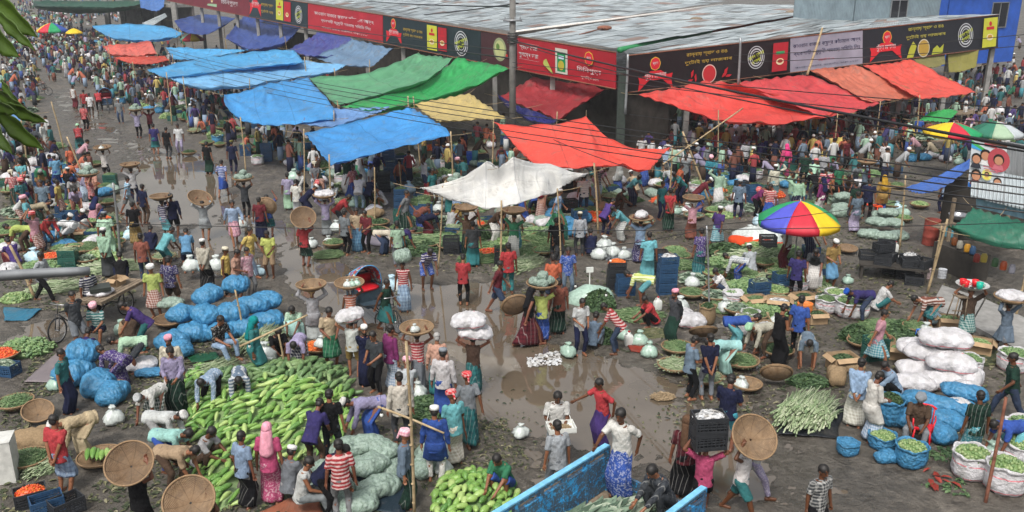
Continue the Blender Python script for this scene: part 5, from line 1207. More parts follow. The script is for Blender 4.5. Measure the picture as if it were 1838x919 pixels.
# far-left concrete building with pillars
fb = empty('concrete_building', G(255, 58)); 
p0 = G(196, 52); p1 = G(318, 62); dd = (p1-p0).normalized(); nn = Vector((-dd.y, dd.x, 0)); nn = nn if nn.y > 0 else -nn
fb.location = p0
def lb(name, quad, z0, z1, mat): return bx(name, quad, z0, z1, mat, fb)
lb('wall', (p0 + nn*3, p1 + nn*3, .3), 0, 9, plain('stained_concrete', (.13, .12, .115), .9, .1, .4, 1.2))
lb('floor_slab', (p0, p1, 3), 3.9, 4.3, conc)
for i in range(5):
    q = p0 + (p1-p0)*(i/4); m = MB(); m.box((q.x, q.y, 4.2), (.7, .7, 8.4)); loc(obj('pillar', m.mesh('pillar', (conc,), False)), fb)
tag(fb, 'stained grey concrete building with square pillars, far behind the tarps', 'building')
# corner awning sheet leaning there
m = sheet('iron_sheet', [G(255, 42, 3), G(296, 24, 3.5), G(300, 30, 3.3), G(272, 48, 2.6)], M['iron']); tag(m, 'sloping iron sheet at the foot of the far concrete building', 'iron sheet')

# ================================================================== poster and tea stall on the right
bl = G(1737, 335, 2.9); d_ = bl.y
BP = Board('poster_board', bl, PD(1799, 346, d_ - .4), PD(1808, 263, d_ - .4), PD(1745, 249, d_), '#b9bfc4', 'white poster of five portraits on a board above the tea stall', 'poster', .04)
BP.poly('painted_band', [(0, .97), (.55, .80), (.95, .90), (1, .86), (1, .80), (.5, .72), (.2, .84), (0, .86)], '#3f9a50'); BP.poly('painted_band', [(0, .90), (.45, .77), (.2, .80), (0, .82)], '#3a8fc4'); BP.rect('painted_band', .36, .92, .72, .97, '#c02434')
BP.poly('painted_band', [(0, 0), (1, 0), (1, .05), (.6, .20), (.4, .12), (0, .10)], '#2f6fc0')
def portrait(u, v, s, cloth_, ring_=None, scarf=False):
    if ring_: BP.disc('portrait', u, v, s*1.35, ring_, sq=1.25)
    BP.poly('portrait', [(u-s*1.1, v-s*1.35), (u+s*1.1, v-s*1.35), (u+s*.8, v-s*.7), (u, v-s*.45), (u-s*.8, v-s*.7)], cloth_); BP.disc('portrait', u, v+s*.12, s*.66, '#1d1614', sq=1.15); BP.disc('portrait', u, v-s*.06, s*.52, '#a9785c', sq=1.15)
portrait(.42, .72, .15, '#c8c8c8'); portrait(.80, .68, .15, '#b0606a', '#a04048'); portrait(.17, .62, .14, '#2a2c34'); portrait(.20, .28, .15, '#5b2a2c'); portrait(.82, .22, .12, '#27408a'); portrait(.50, .34, .07, '#c9b24a', '#c9c46a')
for v, w in ((.50, .5), (.46, .45), (.42, .38)): BP.rect('printed_line', .62-w*.5, v, .62+w*.5, v+.016, '#b06070')
st = empty('tea_stall', (G(1775, 500).x, G(1775, 500).y, 0)); 
def stall_part(name, quad, mat, th=.06): return loc(sheet(name, quad, mat, None, th), st)
P1 = G(1752, 352, 2.75); 
stall_part('fascia', [G(1752, 372, 2.55), G(1850, 396, 2.55), PD(1850, 378, G(1850, 396, 2.55).y), PD(1752, 352, G(1752, 372, 2.55).y)], corrug('pale_blue_tin', (.20, .36, .46), 20), .05)
stall_part('roof', [G(1742, 350, 2.95), G(1850, 376, 2.95), G(1850, 320, 3.25), G(1745, 300, 3.25)], M['iron'])
stall_part('upper_panel', [PD(1802, 350, d_ + .5), PD(1850, 362, d_ + .3), PD(1850, 262, d_ + .3), PD(1808, 254, d_ + .5)], corrug('grey_tin', (.26, .27, .28), 30))
gx = [G(1690, 470), G(1850, 505), G(1850, 430), G(1720, 415)]
for p in (G(1694, 478), G(1850, 520), G(1722, 420), G(1800, 440)):
    m = MB(); m.box((p.x, p.y, 1.2), (.10, .10, 2.4)); loc(obj('post', m.mesh('post', (M['wood'],), False)), st)
c0 = G(1690, 480); c1 = G(1760, 510)
m = MB(); cc = (c0+c1)/2; m.box((cc.x, cc.y + .2, .45), ((c1-c0).length, .7, .9), (0, 0, math.atan2(c1.y-c0.y, c1.x-c0.x))); loc(obj('counter', m.mesh('counter', (M['dark'],), False)), st)
m = MB(); m.box((G(1775, 440).x, G(1775, 440).y + .4, 1.2), (3.2, .08, 2.4), (0, 0, -.25)); loc(obj('back_wall', m.mesh('wall', (M['dark'],), False)), st)
for i in range(3):
    m = MB(); q = G(1745 + i*35, 462 + i*10); m.box((q.x, q.y, .9 + .25*i), (1.0, .3, .03), (0, 0, -.2)); loc(obj('shelf', m.mesh('shelf', (M['wood'],), False)), st)
tag(st, 'dark tea stall under the green tarp at the right edge', 'stall')
def pot(p, r, h, col, desc, n='pot', rough=.3, metal=.6):
    b = MB(); b.lathe([(.01, 0), (r*.8, 0), (r, h*.3), (r*.98, h*.8), (r*1.08, h), (r*1.02, h), (r*.9, h*.8), (r*.88, h*.3), (.01, h*.12)], 24); m = plain(n + '_metal', col, rough, .5, .2, 6, metal); auto(obj(n, b.mesh(n, (m,)), None, None, p), desc, n)
pot(G(1720, 392, 1.0), .34, .16, (.35, .36, .38), 'wide aluminium pan on the tea stall counter', 'pan'); pot(G(1722, 380, 1.05), .30, .12, (.2, .2, .21), 'dark round pan behind the aluminium one', 'pan')
b = MB(); q = G(1700, 405, .95); b.box((0, 0, 0), (1.1, .5, .04), (0, 0, .5)); b.box((.2, .1, -.45), (.5, .3, .9), (0, 0, .5)); o = obj('side_table', b.mesh('table', (M['wood'],), False), None, None, q); tag(o, 'worn wooden table carrying the pans beside the red drum', 'table')
def drum(px, py, r, h, col, desc, z=GZ, name='drum', lid=None):
    p = G(px, py); b = MB(); b.lathe([(.01, 0), (r, 0), (r*1.02, h*.02), (r, h*.05), (r, h*.32), (r*1.03, h*.34), (r, h*.36), (r, h*.64), (r*1.03, h*.66), (r, h*.68), (r, h*.96), (r*1.03, h), (r*.97, h), (r*.95, h*.9), (.01, h*.9)], 28)
    o = obj(name, b.mesh(name, (plain(name + '_skin', col, .5, .4, .35, 5),)), None, None, (p.x, p.y, z)); auto(o, desc, name); return o
drum(1668, 440, .27, .95, (.26, .05, .035), 'rusty red oil drum beside the tea stall'); drum(128, 338, .26, .6, (.02, .13, .32), 'blue plastic drum in the left stalls'); drum(1660, 500, .15, .33, (.55, .42, .42), 'pale pink plastic bucket beside the black crates', name='bucket'); drum(1690, 500, .13, .30, (.5, .52, .55), 'white plastic bucket on the tea stall step', name='bucket')
for (px, py, z, c, dsc) in ((1587, 462, GZ, (.08, .30, .60), 'blue water bottle with ribs standing by the sack pile'), (1703, 425, .95, (.10, .32, .42), 'blue green water jar on the stall counter')):
    p = G(px, py, z); b = MB(); b.lathe([(.01, 0), (.13, 0), (.14, .04), (.125, .08), (.14, .12), (.125, .17), (.14, .22), (.14, .30), (.07, .38), (.035, .40), (.035, .46), (.01, .46)], 22); m = Mat('tinted_water_bottle', .15, .6); m.base(c); auto(obj('water_bottle', b.mesh('bottle', (m.m,)), None, None, p), dsc, 'water bottle', 'water bottles')
p = G(1600, 500); root = empty('work_table', (p.x, p.y, GZ), -.35); b = MB(); b.box((0, 0, .48), (2.1, 1.0, .06)); reg(root, obj('tabletop', b.mesh('top', (M['dark'],), False), root))
for sx in (-1, 1):
    for sy in (-1, 1): b = MB(); b.box((sx*.95, sy*.42, .225), (.08, .08, .45)); reg(root, obj('leg', b.mesh('leg', (M['dark'],), False), root))
tag(root, 'low black work table strewn with dark crates, left of the tea stall', 'table')
for i, (dx, dy, rz, dz) in enumerate(((-.7, .2, .1, 0), (-.1, .25, -.5, 0), (.5, .15, .4, 0), (-.4, -.25, -.2, 0), (.35, -.3, .1, 0), (-.3, .2, .6, .31), (.75, -.25, 1.0, 0))): crate(p.x + dx, p.y + dy - dx*.3, .54 + dz, rz - .3, 'crate_dark', 'paper' if i == 2 else None, 'black slatted crate thrown on the low black table', s=.95)
for i, (px, py, z, c) in enumerate(((1712, 440, .95, '#6a3b1c'), (1722, 446, .95, '#8d8a80'), (1735, 452, .95, '#b8862a'), (1745, 456, .95, '#2d4a6a'), (1752, 470, .95, '#7a2a22'), (1765, 470, 1.2, '#9c8a3a'), (1785, 478, 1.2, '#3a5a3a'), (1800, 484, 1.2, '#a04a2a'), (1815, 490, 1.2, '#6f6f78'))):
    q_ = G(px, py, z); b = MB(); b.lathe([(.01, 0), (.09, 0), (.095, .04), (.095, .2), (.07, .23), (.075, .26), (.01, .27)], 16); auto(obj('jar', b.mesh('jar', (plain('jar_plastic', c, .35),)), None, None, q_), 'small lidded jar on the tea stall', 'jar', 'jars on the tea stall')
# kerb slabs by the stall
for i, (a, b_, c, d) in enumerate((((1668, 560), (1740, 590), (1765, 545), (1690, 520)), ((1742, 592), (1850, 650), (1850, 585), (1768, 546)))):
    q = [G(*a), G(*b_), G(*c), G(*d)]; o = sheet('kerb_slab', [Vector((p.x, p.y, .16)) for p in q], conc, None, .16); tag(o, 'raised concrete slab in front of the tea stall, ' + ('left part' if i == 0 else 'right part'), None, kind='structure')

# ================================================================== leaves hanging in at the upper left
M['bigleaf'] = Mat('broad_leaf', .45, .4).m
def leafmat():
    m = Mat('broad_leaf', .42, .4); g = m.n('ShaderNodeObjectInfo'); c = m.ramp(m.noise(3, 4), [(.3, (.030, .052, .010)), (.7, (.085, .15, .02))]); m.base(c); m.bump(m.noise(20, 3), .4, .01)
    tr = m.n('ShaderNodeBsdfTranslucent'); tr.inputs[0].default_value = (.16, .26, .03, 1); mx = m.n('ShaderNodeMixShader'); mx.inputs[0].default_value = .25
    m.l(m.b.outputs[0], mx.inputs[1]); m.l(tr.outputs[0], mx.inputs[2]); m.l(mx.outputs[0], m.t.nodes['Material Output'].inputs[0]); return m.m
LM = leafmat()
br = empty('tree_branch', PD(-60, 60, 3.2)); L0 = br.location.copy()
def bigleaf(a, b, w, d, droop=.03):
    A = PD(*a, d) - L0; Bv = PD(*b, d - .1) - L0; D = Bv - A; s = D.cross(Vector((0, 1, .3))).normalized(); n = D.cross(s).normalized(); m = MB(); rows = []
    for i in range(13):
        t = i/12; ww = w*math.sin(PI*min(1, t*1.02))**.75*(1 - .35*t); c = A + D*t + Vector((0, 0, -droop*t*t)); row = []
        for j in range(7): q = (j-3)/3; row.append(tuple(c + s*ww*q + n*(abs(q)*ww*.35 + .004*math.sin(t*20)*abs(q))))
        rows.append(row)
    m.grid(np.array(rows)); o = obj('leaf', m.mesh('leaf', (LM,)), br); md = o.modifiers.new('t', 'SOLIDIFY'); md.thickness = .002; reg(br, o)
for a, b, w, d in (((-20, -10), (66, 50), .060, 3.1), ((-10, 20), (62, 74), .034, 3.0), ((-30, 40), (34, 86), .065, 3.2), ((-5, 168), (46, 182), .045, 3.3), ((-25, 178), (30, 186), .042, 3.0), ((8, 190), (84, 204), .036, 3.1),
                   ((-8, 198), (78, 254), .055, 3.2), ((-20, 208), (22, 262), .05, 3.1), ((4, 148), (36, 176), .045, 3.4), ((-40, -10), (24, 16), .07, 3.2)):
    bigleaf(a, b, w, d)
m = MB(); m.tube([tuple(PD(-60, 60, 3.2) - L0), tuple(PD(-25, 120, 3.2) - L0), tuple(PD(-20, 200, 3.15) - L0), tuple(PD(-25, 260, 3.2) - L0)], .012, 6); m.tube([tuple(PD(-60, 60, 3.2) - L0), tuple(PD(-25, 20, 3.1) - L0), tuple(PD(-20, -30, 3.1) - L0)], .010, 6)
reg(br, obj('twig', m.mesh('twig', (M['wood'],)), br)); tag(br, 'dark broad leaves of a tree branch hanging into the upper left corner', 'tree branch')
# ================================================================== vehicles
M['tyre'] = plain('tyre', (.02, .02, .02), .8, .3, .2); M['steel'] = plain('steel', (.35, .35, .36), .3, .5, .1, 8, .8)
def wheel(r, parent, locv, name='wheel', steer=0):
    """stands in the YZ plane of its vehicle, axle along X"""
    w = empty('wheel', locv); w.parent = parent; w.rotation_euler.z = steer
    t = MB(); t.torus((0, 0, 0), r - .02, .022, 'x', 40, 8); a = obj('tyre', t.mesh('tyre', (M['tyre'],)), w)
    q = MB(); q.torus((0, 0, 0), r - .045, .010, 'x', 36, 6); q.cap((-.05, 0, 0), (.05, 0, 0), .025, .025, 10, (False, False)); b = obj('rim', q.mesh('rim', (M['steel'],)), w)
    s = MB()
    for i in range(18): an = 2*PI*i/18; s.tube([(.03*(-1)**i, .02*math.cos(an), .02*math.sin(an)), (0, (r-.05)*math.cos(an+.12), (r-.05)*math.sin(an+.12))], .0022, 4)
    c = obj('spokes', s.mesh('spokes', (M['steel'],)), w); reg(w, a, b, c); reg(parent, w); return w
def tubes(name, lst, r, mat, parent):
    m = MB()
    for p in lst: m.tube(p, r, 7)
    o = obj(name, m.mesh(name, (mat,)), parent); reg(parent, o); return o
def cycle_front(root, r, y0=0):
    wheel(r, root, (0, y0, r)); tubes('fork', [[(-.06, y0, r), (-.06, y0 + .09, r + .42)], [(.06, y0, r), (.06, y0 + .09, r + .42)], [(-.06, y0+.09, r+.42), (.06, y0+.09, r+.42)], [(0, y0 + .09, r + .40), (0, y0 + .15, r + .66)]], .014, M['black_metal'], root)
    tubes('handlebar', [[(-.27, y0 + .36, r + .66), (-.24, y0+.16, r+.70), (0, y0 + .15, r + .68), (.24, y0+.16, r+.70), (.27, y0 + .36, r + .66)]], .014, M['steel'], root)
def saddle(root, p):
    m = MB(); m.cap((p[0], p[1] - .12, p[2]), (p[0], p[1] + .10, p[2]), .035, .09, 12, sx=1.0); o = obj('saddle', m.mesh('saddle', (M['black_metal'],)), root); reg(root, o)
def rickshaw(p, rz, label, hood='#3b6ea5', seat='#b01823', s=1.0):
    root = empty('cycle_rickshaw', (p.x, p.y, GZ), rz); root.scale = (s,)*3; r = .34
    cycle_front(root, r); wheel(r, root, (-.46, 1.75, r)); wheel(r, root, (.46, 1.75, r))
    tubes('frame', [[(0, .15, r+.4), (0, .55, r-.02)], [(0, .17, r+.46), (0, .75, r+.32)], [(0, .55, r-.02), (0, .75, r+.42)], [(0, .55, r-.02), (0, 1.75, r)], [(-.46, 1.75, r), (.46, 1.75, r)], [(0, .75, r+.3), (-.34, 1.2, r+.16), (-.40, 2.0, r+.16)], [(0, .75, r+.3), (.34, 1.2, r+.16), (.40, 2.0, r+.16)]], .02, M['black_metal'], root)
    saddle(root, (0, .78, r + .46))
    b = MB(); b.box((0, 1.28, r + .14), (.62, .46, .03)); b.box((0, 1.55, r+.30), (.70, .05, .34)); b.box((0, 1.82, r+.24), (.78, .56, .36)); b.box((-.39, 1.75, r+.45), (.05, .6, .26)); b.box((.39, 1.75, r+.45), (.05, .6, .26)); b.box((0, 2.12, r+.5), (.80, .05, .75))
    reg(root, obj('seat_box', b.mesh('box', (plain('painted_tin', hood, .4, .4, .3, 14),), False), root))
    c = MB(); rs = []
    for (x, q) in ((-.36, .8), (-.2, 1), (0, 1.02), (.2, 1), (.36, .8)):
        th = np.linspace(0, 2*PI, 16, endpoint=False); rs.append(np.stack([np.full(16, x), 1.76 + .27*q*np.sign(np.cos(th))*np.abs(np.cos(th))**.5, r + .50 + .07*q*np.sin(th)], 1))
    c.loft(rs); c.box((0, 2.05, r+.68), (.70, .08, .30)); reg(root, obj('seat', c.mesh('seat', (plain('red_vinyl', seat, .3, .5, .1),)), root))
    rows = []
    for k in range(9):
        q = k/8; rows.append([(.48*(1 - .10*q*q)*math.cos(th)*-1, 1.62 + .50*q + .10*math.sin(th)*(q - 1), r + .50 + (.74 - .26*q**1.5)*math.sin(th)**.8) for th in [PI*j/14 for j in range(15)]])
    h = MB(); h.grid(np.array(rows)); h.add([(0, 2.13, r + .5)] + [tuple(p) for p in rows[8]], [(0, j, j+1) for j in range(1, 15)])
    m = Mat('painted_hood', .45, .4); v = m.n('ShaderNodeTexVoronoi', Scale=9); m.l(m.coord('Object'), v.inputs['Vector'])
    m.base(m.ramp(v.outputs['Distance'], [(.1, '#b8322f'), (.4, '#a02830'), (.55, hood), (.75, '#b8b4a4')])); o = obj('hood', h.mesh('hood', (m.m,)), root); md = o.modifiers.new('t', 'SOLIDIFY'); md.thickness = .012; reg(root, o)
    tubes('hood_rim', [[tuple(rows[0][j]) for j in range(15)], [tuple(rows[8][j]) for j in range(15)], [tuple(rows[4][j]) for j in range(15)]], .016, plain('blue_rim', '#3e86b8', .4), root)
    tag(root, label, 'rickshaw', 'cycle rickshaws'); return root
def aimed(p, q): return math.atan2(q.y - p.y, q.x - p.x) + PI/2   # vehicle's forward is -Y
f_ = G(712, 600); k_ = G(640, 556); rickshaw(f_, aimed(k_, f_), 'cycle rickshaw with a shiny red seat and painted folding hood beside the puddle', '#34424c')
f_ = G(196, 204); k_ = G(176, 170); rickshaw(f_, aimed(k_, f_), 'small far cycle rickshaw with a dark hood on the upper left road', '#27415c', '#8a1f2a')
def van(p, rz):
    root = empty('cargo_tricycle', (p.x, p.y, GZ), rz); r = .36; cycle_front(root, r); wheel(r, root, (-.46, 2.25, r)); wheel(r, root, (.46, 2.25, r))
    tubes('frame', [[(0, .15, r+.4), (0, .55, r-.02)], [(0, .17, r+.46), (0, .8, r+.36)], [(0, .55, r-.02), (0, .8, r+.46)], [(0, .55, r-.02), (0, 2.25, r)], [(-.46, 2.25, r), (.46, 2.25, r)], [(0, .8, r+.36), (-.40, 1.25, r+.34)], [(0, .8, r+.36), (.40, 1.25, r+.34)], [(-.42, 2.25, r), (-.42, 2.25, r+.36)], [(.42, 2.25, r), (.42, 2.25, r+.36)]], .02, M['black_metal'], root); saddle(root, (0, .82, r+.5))
    b = MB()
    for i in range(9): b.box((-.48 + i*.12, 2.15, r+.42), (.10, 2.0, .025))
    for y in (1.2, 1.8, 2.5, 3.1): b.box((0, y, r+.38), (1.08, .07, .05))
    for s in (-1, 1): b.box((s*.55, 2.15, r+.40), (.05, 2.05, .09))
    o = obj('platform', b.mesh('platform', (M['wood'],), False), root); reg(root, o)
    tag(root, 'cargo tricycle with a long plank platform loaded with sheets and cartons', 'cargo tricycle', 'pedal carts'); return root
vf = G(107, 617); vk = G(238, 545); VZ = aimed(vk, vf); van(vf, VZ); vd = (G(240, 545) - vf).normalized()
def onvan(t, s=0): p = vf + vd*t + Vector((-vd.y, vd.x, 0))*s; return p
p = onvan(1.75); sack('white_sack', p.x, p.y, .80, .40, .32, .10, math.atan2(vd.y, vd.x) + PI/2, desc='flat white sack lying on the cargo tricycle'); p = onvan(1.7, -.1)
b = MB(); b.box((0, 0, .06), (.55, .5, .12)); auto(obj('black_tray', b.mesh('tray', (plain('black_print', (.03, .035, .03), .5),), False), None, None, (p.x, p.y, .96), .5), 'flat black pack lying on the cargo tricycle', 'pack')
p = onvan(2.55); carton(p.x, p.y, .80, math.atan2(vd.y, vd.x), .8)
# bicycle ridden on the far road
bf = G(88, 172); root = empty('bicycle', (bf.x, bf.y, GZ), R(90)); cycle_front(root, .34); wheel(.34, root, (0, 1.05, .34)); tubes('frame', [[(0, .15, .74), (0, .48, .30)], [(0, .17, .82), (0, .72, .80)], [(0, .48, .30), (0, .74, .86)], [(0, .48, .30), (0, 1.05, .34)], [(0, .72, .78), (0, 1.05, .34)], [(-.08, .8, .74), (-.08, 1.25, .74), (.08, 1.25, .74), (.08, .8, .74)]], .016, M['black_metal'], root); saddle(root, (0, .76, .90)); tag(root, 'black bicycle ridden across the far left road with a blue bundle on the back', 'bicycle')
sack('net_blue', bf.x - 1.05, bf.y, .80, .40, .28, .14, 0, desc='blue bundle tied on the back of the ridden bicycle')
# flat carts in the right background
for px, py, rz, dsc in ((1560, 262, .3, 'flat grey plank cart standing in the right market'), (1655, 275, -.2, 'plank cart loaded with greens behind the rainbow umbrella'), (1632, 238, .1, 'long empty plank cart by the red tarps')):
    p = G(px, py); root = empty('plank_cart', (p.x, p.y, GZ), rz); b = MB()
    for i in range(8): b.box((0, -.49 + i*.14, .75), (2.1, .12, .03))
    b.box((0, 0, .70), (2.1, .06, .05)); reg(root, obj('platform', b.mesh('platform', (M['wood'],), False), root))
    w = empty('axle_holder'); wheel(.33, root, (-.0, -.62, .33), steer=PI/2); wheel(.33, root, (0, .62, .33), steer=PI/2); bpy.data.objects.remove(w)
    m = MB(); m.tube([(1.0, -.4, .7), (1.9, -.3, .6)], .03, 6); m.tube([(1.0, .4, .7), (1.9, .3, .6)], .03, 6); m.tube([(-.9, 0, .7), (-.9, 0, 0)], .03, 6); reg(root, obj('shafts', m.mesh('shafts', (M['wood'],)), root)); auto(root, dsc, 'cart')
p = G(1655, 275); pile('cauli', p.x, p.y, .80, .8, .45, .3, where=' on a plank cart')
# cage on the right
p = G(1722, 232); b = MB()
for z in (.05, .5, 1.0):
    for s in (-1, 1): b.box((0, s*.7, z), (2.4, .04, .04)); b.box((s*1.2, 0, z), (.04, 1.4, .04))
for x in np.linspace(-1.2, 1.2, 7):
    for s in (-1, 1): b.box((x, s*.7, .5), (.03, .03, 1.0))
for x in np.linspace(-1.1, 1.1, 12): b.box((x, 0, 1.04), (.16, 1.4, .02))
tag(obj('slatted_cage', b.mesh('cage', (M['wood'],), False), None, None, (p.x, p.y, GZ), .1), 'low slatted cage with a plank top beside the right umbrellas', 'cage')

# ------------------------------------------------------------------ blue truck at the bottom
TZ, TB = 1.95, 1.10
A = G(1090, 800, TZ); Bq = G(880, 928, TZ); du = (Bq - A).normalized(); A = fl(A); Bq = fl(A) + fl(du).normalized()*4.6; du = (Bq - A).normalized(); dw = Vector((-du.y, du.x, 0)); dw = dw if dw.y < 0 else -dw
C2 = fl(G(1232, 866, TZ)); Wt = max(1.9, min(2.6, (C2 - A).dot(dw)))
tr = empty('open_truck', (A.x, A.y, 0)); ang = math.atan2(du.y, du.x)
def bluepaint():
    m = Mat('worn_blue_paint', .5, .4); n = m.noise(6, 8, .8); n2 = m.noise(22, 6, .75); k = m.math('MULTIPLY', m.math('GREATER_THAN', n, .46), m.math('GREATER_THAN', n2, .43))
    c = m.ramp(m.noise(2), [(.3, (.02, .20, .46)), (.7, (.05, .33, .62))]); m.base(m.mix(m.math('MULTIPLY', k, .85), c, (.06, .055, .05))); m.bump(n, .5, .01); return m.m
M['truck'] = bluepaint(); M['truck_top'] = plain('pale_blue_rail', (.16, .42, .62), .5, .4, .25, 8)
def tb(m, t, w, z, d): c = A + du*t + dw*w; m.box((c.x - A.x, c.y - A.y, z), d, (0, 0, ang))
for side, w0, L in (('a', 0, 4.6), ('b', Wt, 4.6)):
    m = MB()
    tb(m, L/2, w0, TB + .17, (L, .05, .30)); tb(m, L/2, w0, TB + .50, (L, .05, .28)); tb(m, L/2, w0, TZ - .035, (L, .07, .07))
    o = loc(obj('side_panel', m.mesh('side_panel', (M['truck'],), False), None, None, (A.x, A.y, 0)), tr)
    m = MB(); n = 8
    for i in range(n + 1): tb(m, L*i/n, w0, (TB+TZ)/2, (.075, .085, TZ - TB + .02))
    tb(m, L/2, w0, TB + .335, (L, .06, .045)); tb(m, L/2, w0, TB + .66, (L, .06, .03)); loc(obj('stiles', m.mesh('stiles', (M['truck'],), False), None, None, (A.x, A.y, 0)), tr)
    m = MB(); tb(m, L/2, w0, TZ + .018, (L, .10, .03)); loc(obj('top_rail', m.mesh('top_rail', (M['truck_top'],), False), None, None, (A.x, A.y, 0)), tr)
m = MB(); c = A + dw*Wt/2
for z, h in ((TB + .1, .2), (TB + .32, .14)): m.box((c.x - A.x - du.x*.05, c.y - A.y - du.y*.05, z), (.05, Wt, h), (0, 0, ang))
loc(obj('tailgate', m.mesh('tailgate', (M['truck'],), False), None, None, (A.x, A.y, 0)), tr)
m = MB(); tb(m, 2.3, Wt/2, TB - .04, (4.7, Wt, .08)); tb(m, 2.3, Wt*.3, TB - .22, (4.7, .12, .26)); tb(m, 2.3, Wt*.7, TB - .22, (4.7, .12, .26)); loc(obj('bed', m.mesh('bed', (M['wood'],), False), None, None, (A.x, A.y, 0)), tr)
for t in (.9, 3.8):
    for w in (.12, Wt - .12):
        c = A + du*t + dw*w; m = MB(); d2_ = np.array(dw); m.cap(np.array((c.x, c.y, .45)) - d2_*.12, np.array((c.x, c.y, .45)) + d2_*.12, .44, .44, 24, (False, False)); loc(obj('wheel', m.mesh('wheel', (M['tyre'],)), None), tr)
tag(tr, 'worn bright blue wooden-sided truck seen from above at the bottom edge, loaded with cauliflower leaves', 'truck')
c = A + du*2.4 + dw*Wt/2; o = pile('cauli', c.x, c.y, TB, 2.3, Wt*.45, .34, n=1500, desc='big bed of cauliflowers and grey green leaves filling the blue truck'); o.rotation_euler.z = ang

# ================================================================== gourds
def gourd_mesh(L, r, bend, neck, seed):
    b = MB(); n = 12; rs = []; m = 11
    for i in range(m + 1):
        t = i/m; x = (t - .5)*L; q = (math.sin(PI*min(1, max(0, t*.97 + .015)))**.42)*(1 - neck*(1-t)**1.5) + .01; z = bend*math.sin(PI*t)
        th = np.linspace(0, 2*PI, n, endpoint=False); rs.append(np.stack([np.full(n, x), np.cos(th)*r*q, np.sin(th)*r*q + z], 1))
    b.loft(rs); b.tube([(-L/2, 0, 0), (-L/2 - .035, .004, .012)], .011, 5); return b.mesh('gourd', (M['gourd'],))
gm_ = Mat('gourd_skin', .38, .45); oi = gm_.n('ShaderNodeObjectInfo'); gc = gm_.ramp(oi.outputs['Random'], [(0, (.065, .17, .032)), (.3, (.13, .27, .050)), (.65, (.23, .38, .085)), (1, (.42, .52, .19))])
sp_ = gm_.ramp(gm_.noise(55, 3), [(.55, (0, 0, 0)), (.68, (.5, .5, .5))]); gc = gm_.mix(sp_, gc, (.42, .55, .25)); gm_.base(gm_.mix(gm_.ramp(gm_.noise(4), [(.35, (.35, .35, .35)), (.6, (0, 0, 0))]), gc, (.05, .13, .03))); M['gourd'] = gm_.m
GM = [gourd_mesh(.46, .066, .02, .38, 0), gourd_mesh(.42, .072, .035, .30, 1), gourd_mesh(.48, .062, -.02, .45, 2), gourd_mesh(.38, .066, .01, .28, 3)]
GR = [gourd_mesh(.27, .078, .005, .15, 4), gourd_mesh(.24, .082, .0, .1, 5), gourd_mesh(.30, .072, .01, .2, 6)]
def heap_of(poly, hmax, slope, meshes, dmin, L, core, name, desc, cat, group, align=None, maxn=300, where_='the big heap'):
    P = W2(poly); lo, hi = P.min(0), P.max(0); r = random.Random(5)
    gx_, gy_ = np.meshgrid(np.arange(lo[0], hi[0], .12), np.arange(lo[1], hi[1], .12)); sd_ = sdist(gx_, gy_, P)
    hf = lambda d: hmax*(1 - math.exp(-max(0, d)*slope))
    pts = []; tries = 0
    while len(pts) < maxn*1.55 and tries < 40000:
        tries += 1; x = r.uniform(lo[0], hi[0]); y = r.uniform(lo[1], hi[1])
        d = float(sdist(np.array([x]), np.array([y]), P)[0])
        if d < 0: continue
        if all((x-a)**2 + (y-b_)**2 > dmin*dmin for a, b_, _ in pts): pts.append((x, y, d))
    # support mound under the individual ones
    pts.sort(key=lambda p: p[1]); extra = pts[maxn:]; pts = pts[:maxn]
    b = MB()
    for x, y, d in extra:
        me_ = meshes[r.randrange(len(meshes))]; v = np.array([w.co[:] for w in me_.vertices])*.95; b.add(v @ np.array(Euler((0, r.uniform(-.25, .25), r.gauss(align, .5) if align is not None else r.uniform(0, 6.3))).to_matrix()).T + np.array((x, y, hf(d) + r.uniform(.02, .10))), [tuple(f.vertices) for f in me_.polygons])
    Z = np.where(sd_ > -.05, hmax*(1 - np.exp(-np.maximum(0, sd_)*slope)) - .03, -.05); b.grid(np.stack([gx_, gy_, Z], -1)); 
    o = obj(core, b.mesh(core, (VEG['cuke'],))); tag(o, 'lower layer of gourds glimpsed in ' + where_, name, kind='stuff')
    for i, (x, y, d) in enumerate(pts):
        o = obj(name, meshes[r.randrange(len(meshes))], None, None, (x, y, hf(d) + r.uniform(.02, .10)))
        a = r.gauss(align, .5) if align is not None else r.uniform(0, 6.3)
        if d < .28 and align is None: o.rotation_euler = (0, 0, a)
        else: o.rotation_euler = (r.uniform(-.1, .1), r.uniform(-.25, .25), a)
        s = r.uniform(.72, 1.05); o.scale = (s, s*r.uniform(.85, 1.15), s)
        tag(o, desc + ' lying in ' + where_, cat, group)
    return pts
HP = heap_of([(335, 700), (372, 680), (440, 668), (520, 655), (585, 655), (622, 675), (640, 705), (640, 765), (600, 800), (540, 835), (486, 832), (474, 800), (440, 850), (430, 912), (390, 925), (362, 880), (345, 850), (352, 800), (340, 750)],
    .60, 1.3, GM, .126, .5, 'gourd_underlayer', 'long_gourd', 'long green gourd', 'gourd', 'long gourds in the big heap', 1.1)
heap_of([(778, 892), (800, 858), (848, 848), (905, 862), (930, 890), (915, 935), (780, 940)], .28, 2.0, GR, .13, .27, 'round_gourd_underlayer', 'short_gourd', 'short plump pale green gourd', 'gourd', 'short gourds by the truck', 1.2, where_='the heap by the blue truck')
heap_of([(330, 690), (345, 665), (375, 655), (375, 690), (350, 715)], .18, 2, GM, .17, .5, 'gourd_side_underlayer', 'long_gourd', 'long green gourd', 'gourd', 'gourds behind the big heap', 1.1, where_='the small heap behind the big one')

# ================================================================== goods placed one by one (photo pixels)
def yx(px, py, z=0): p = G(px, py, z); return p.x, p.y
r_ = random.Random(11)
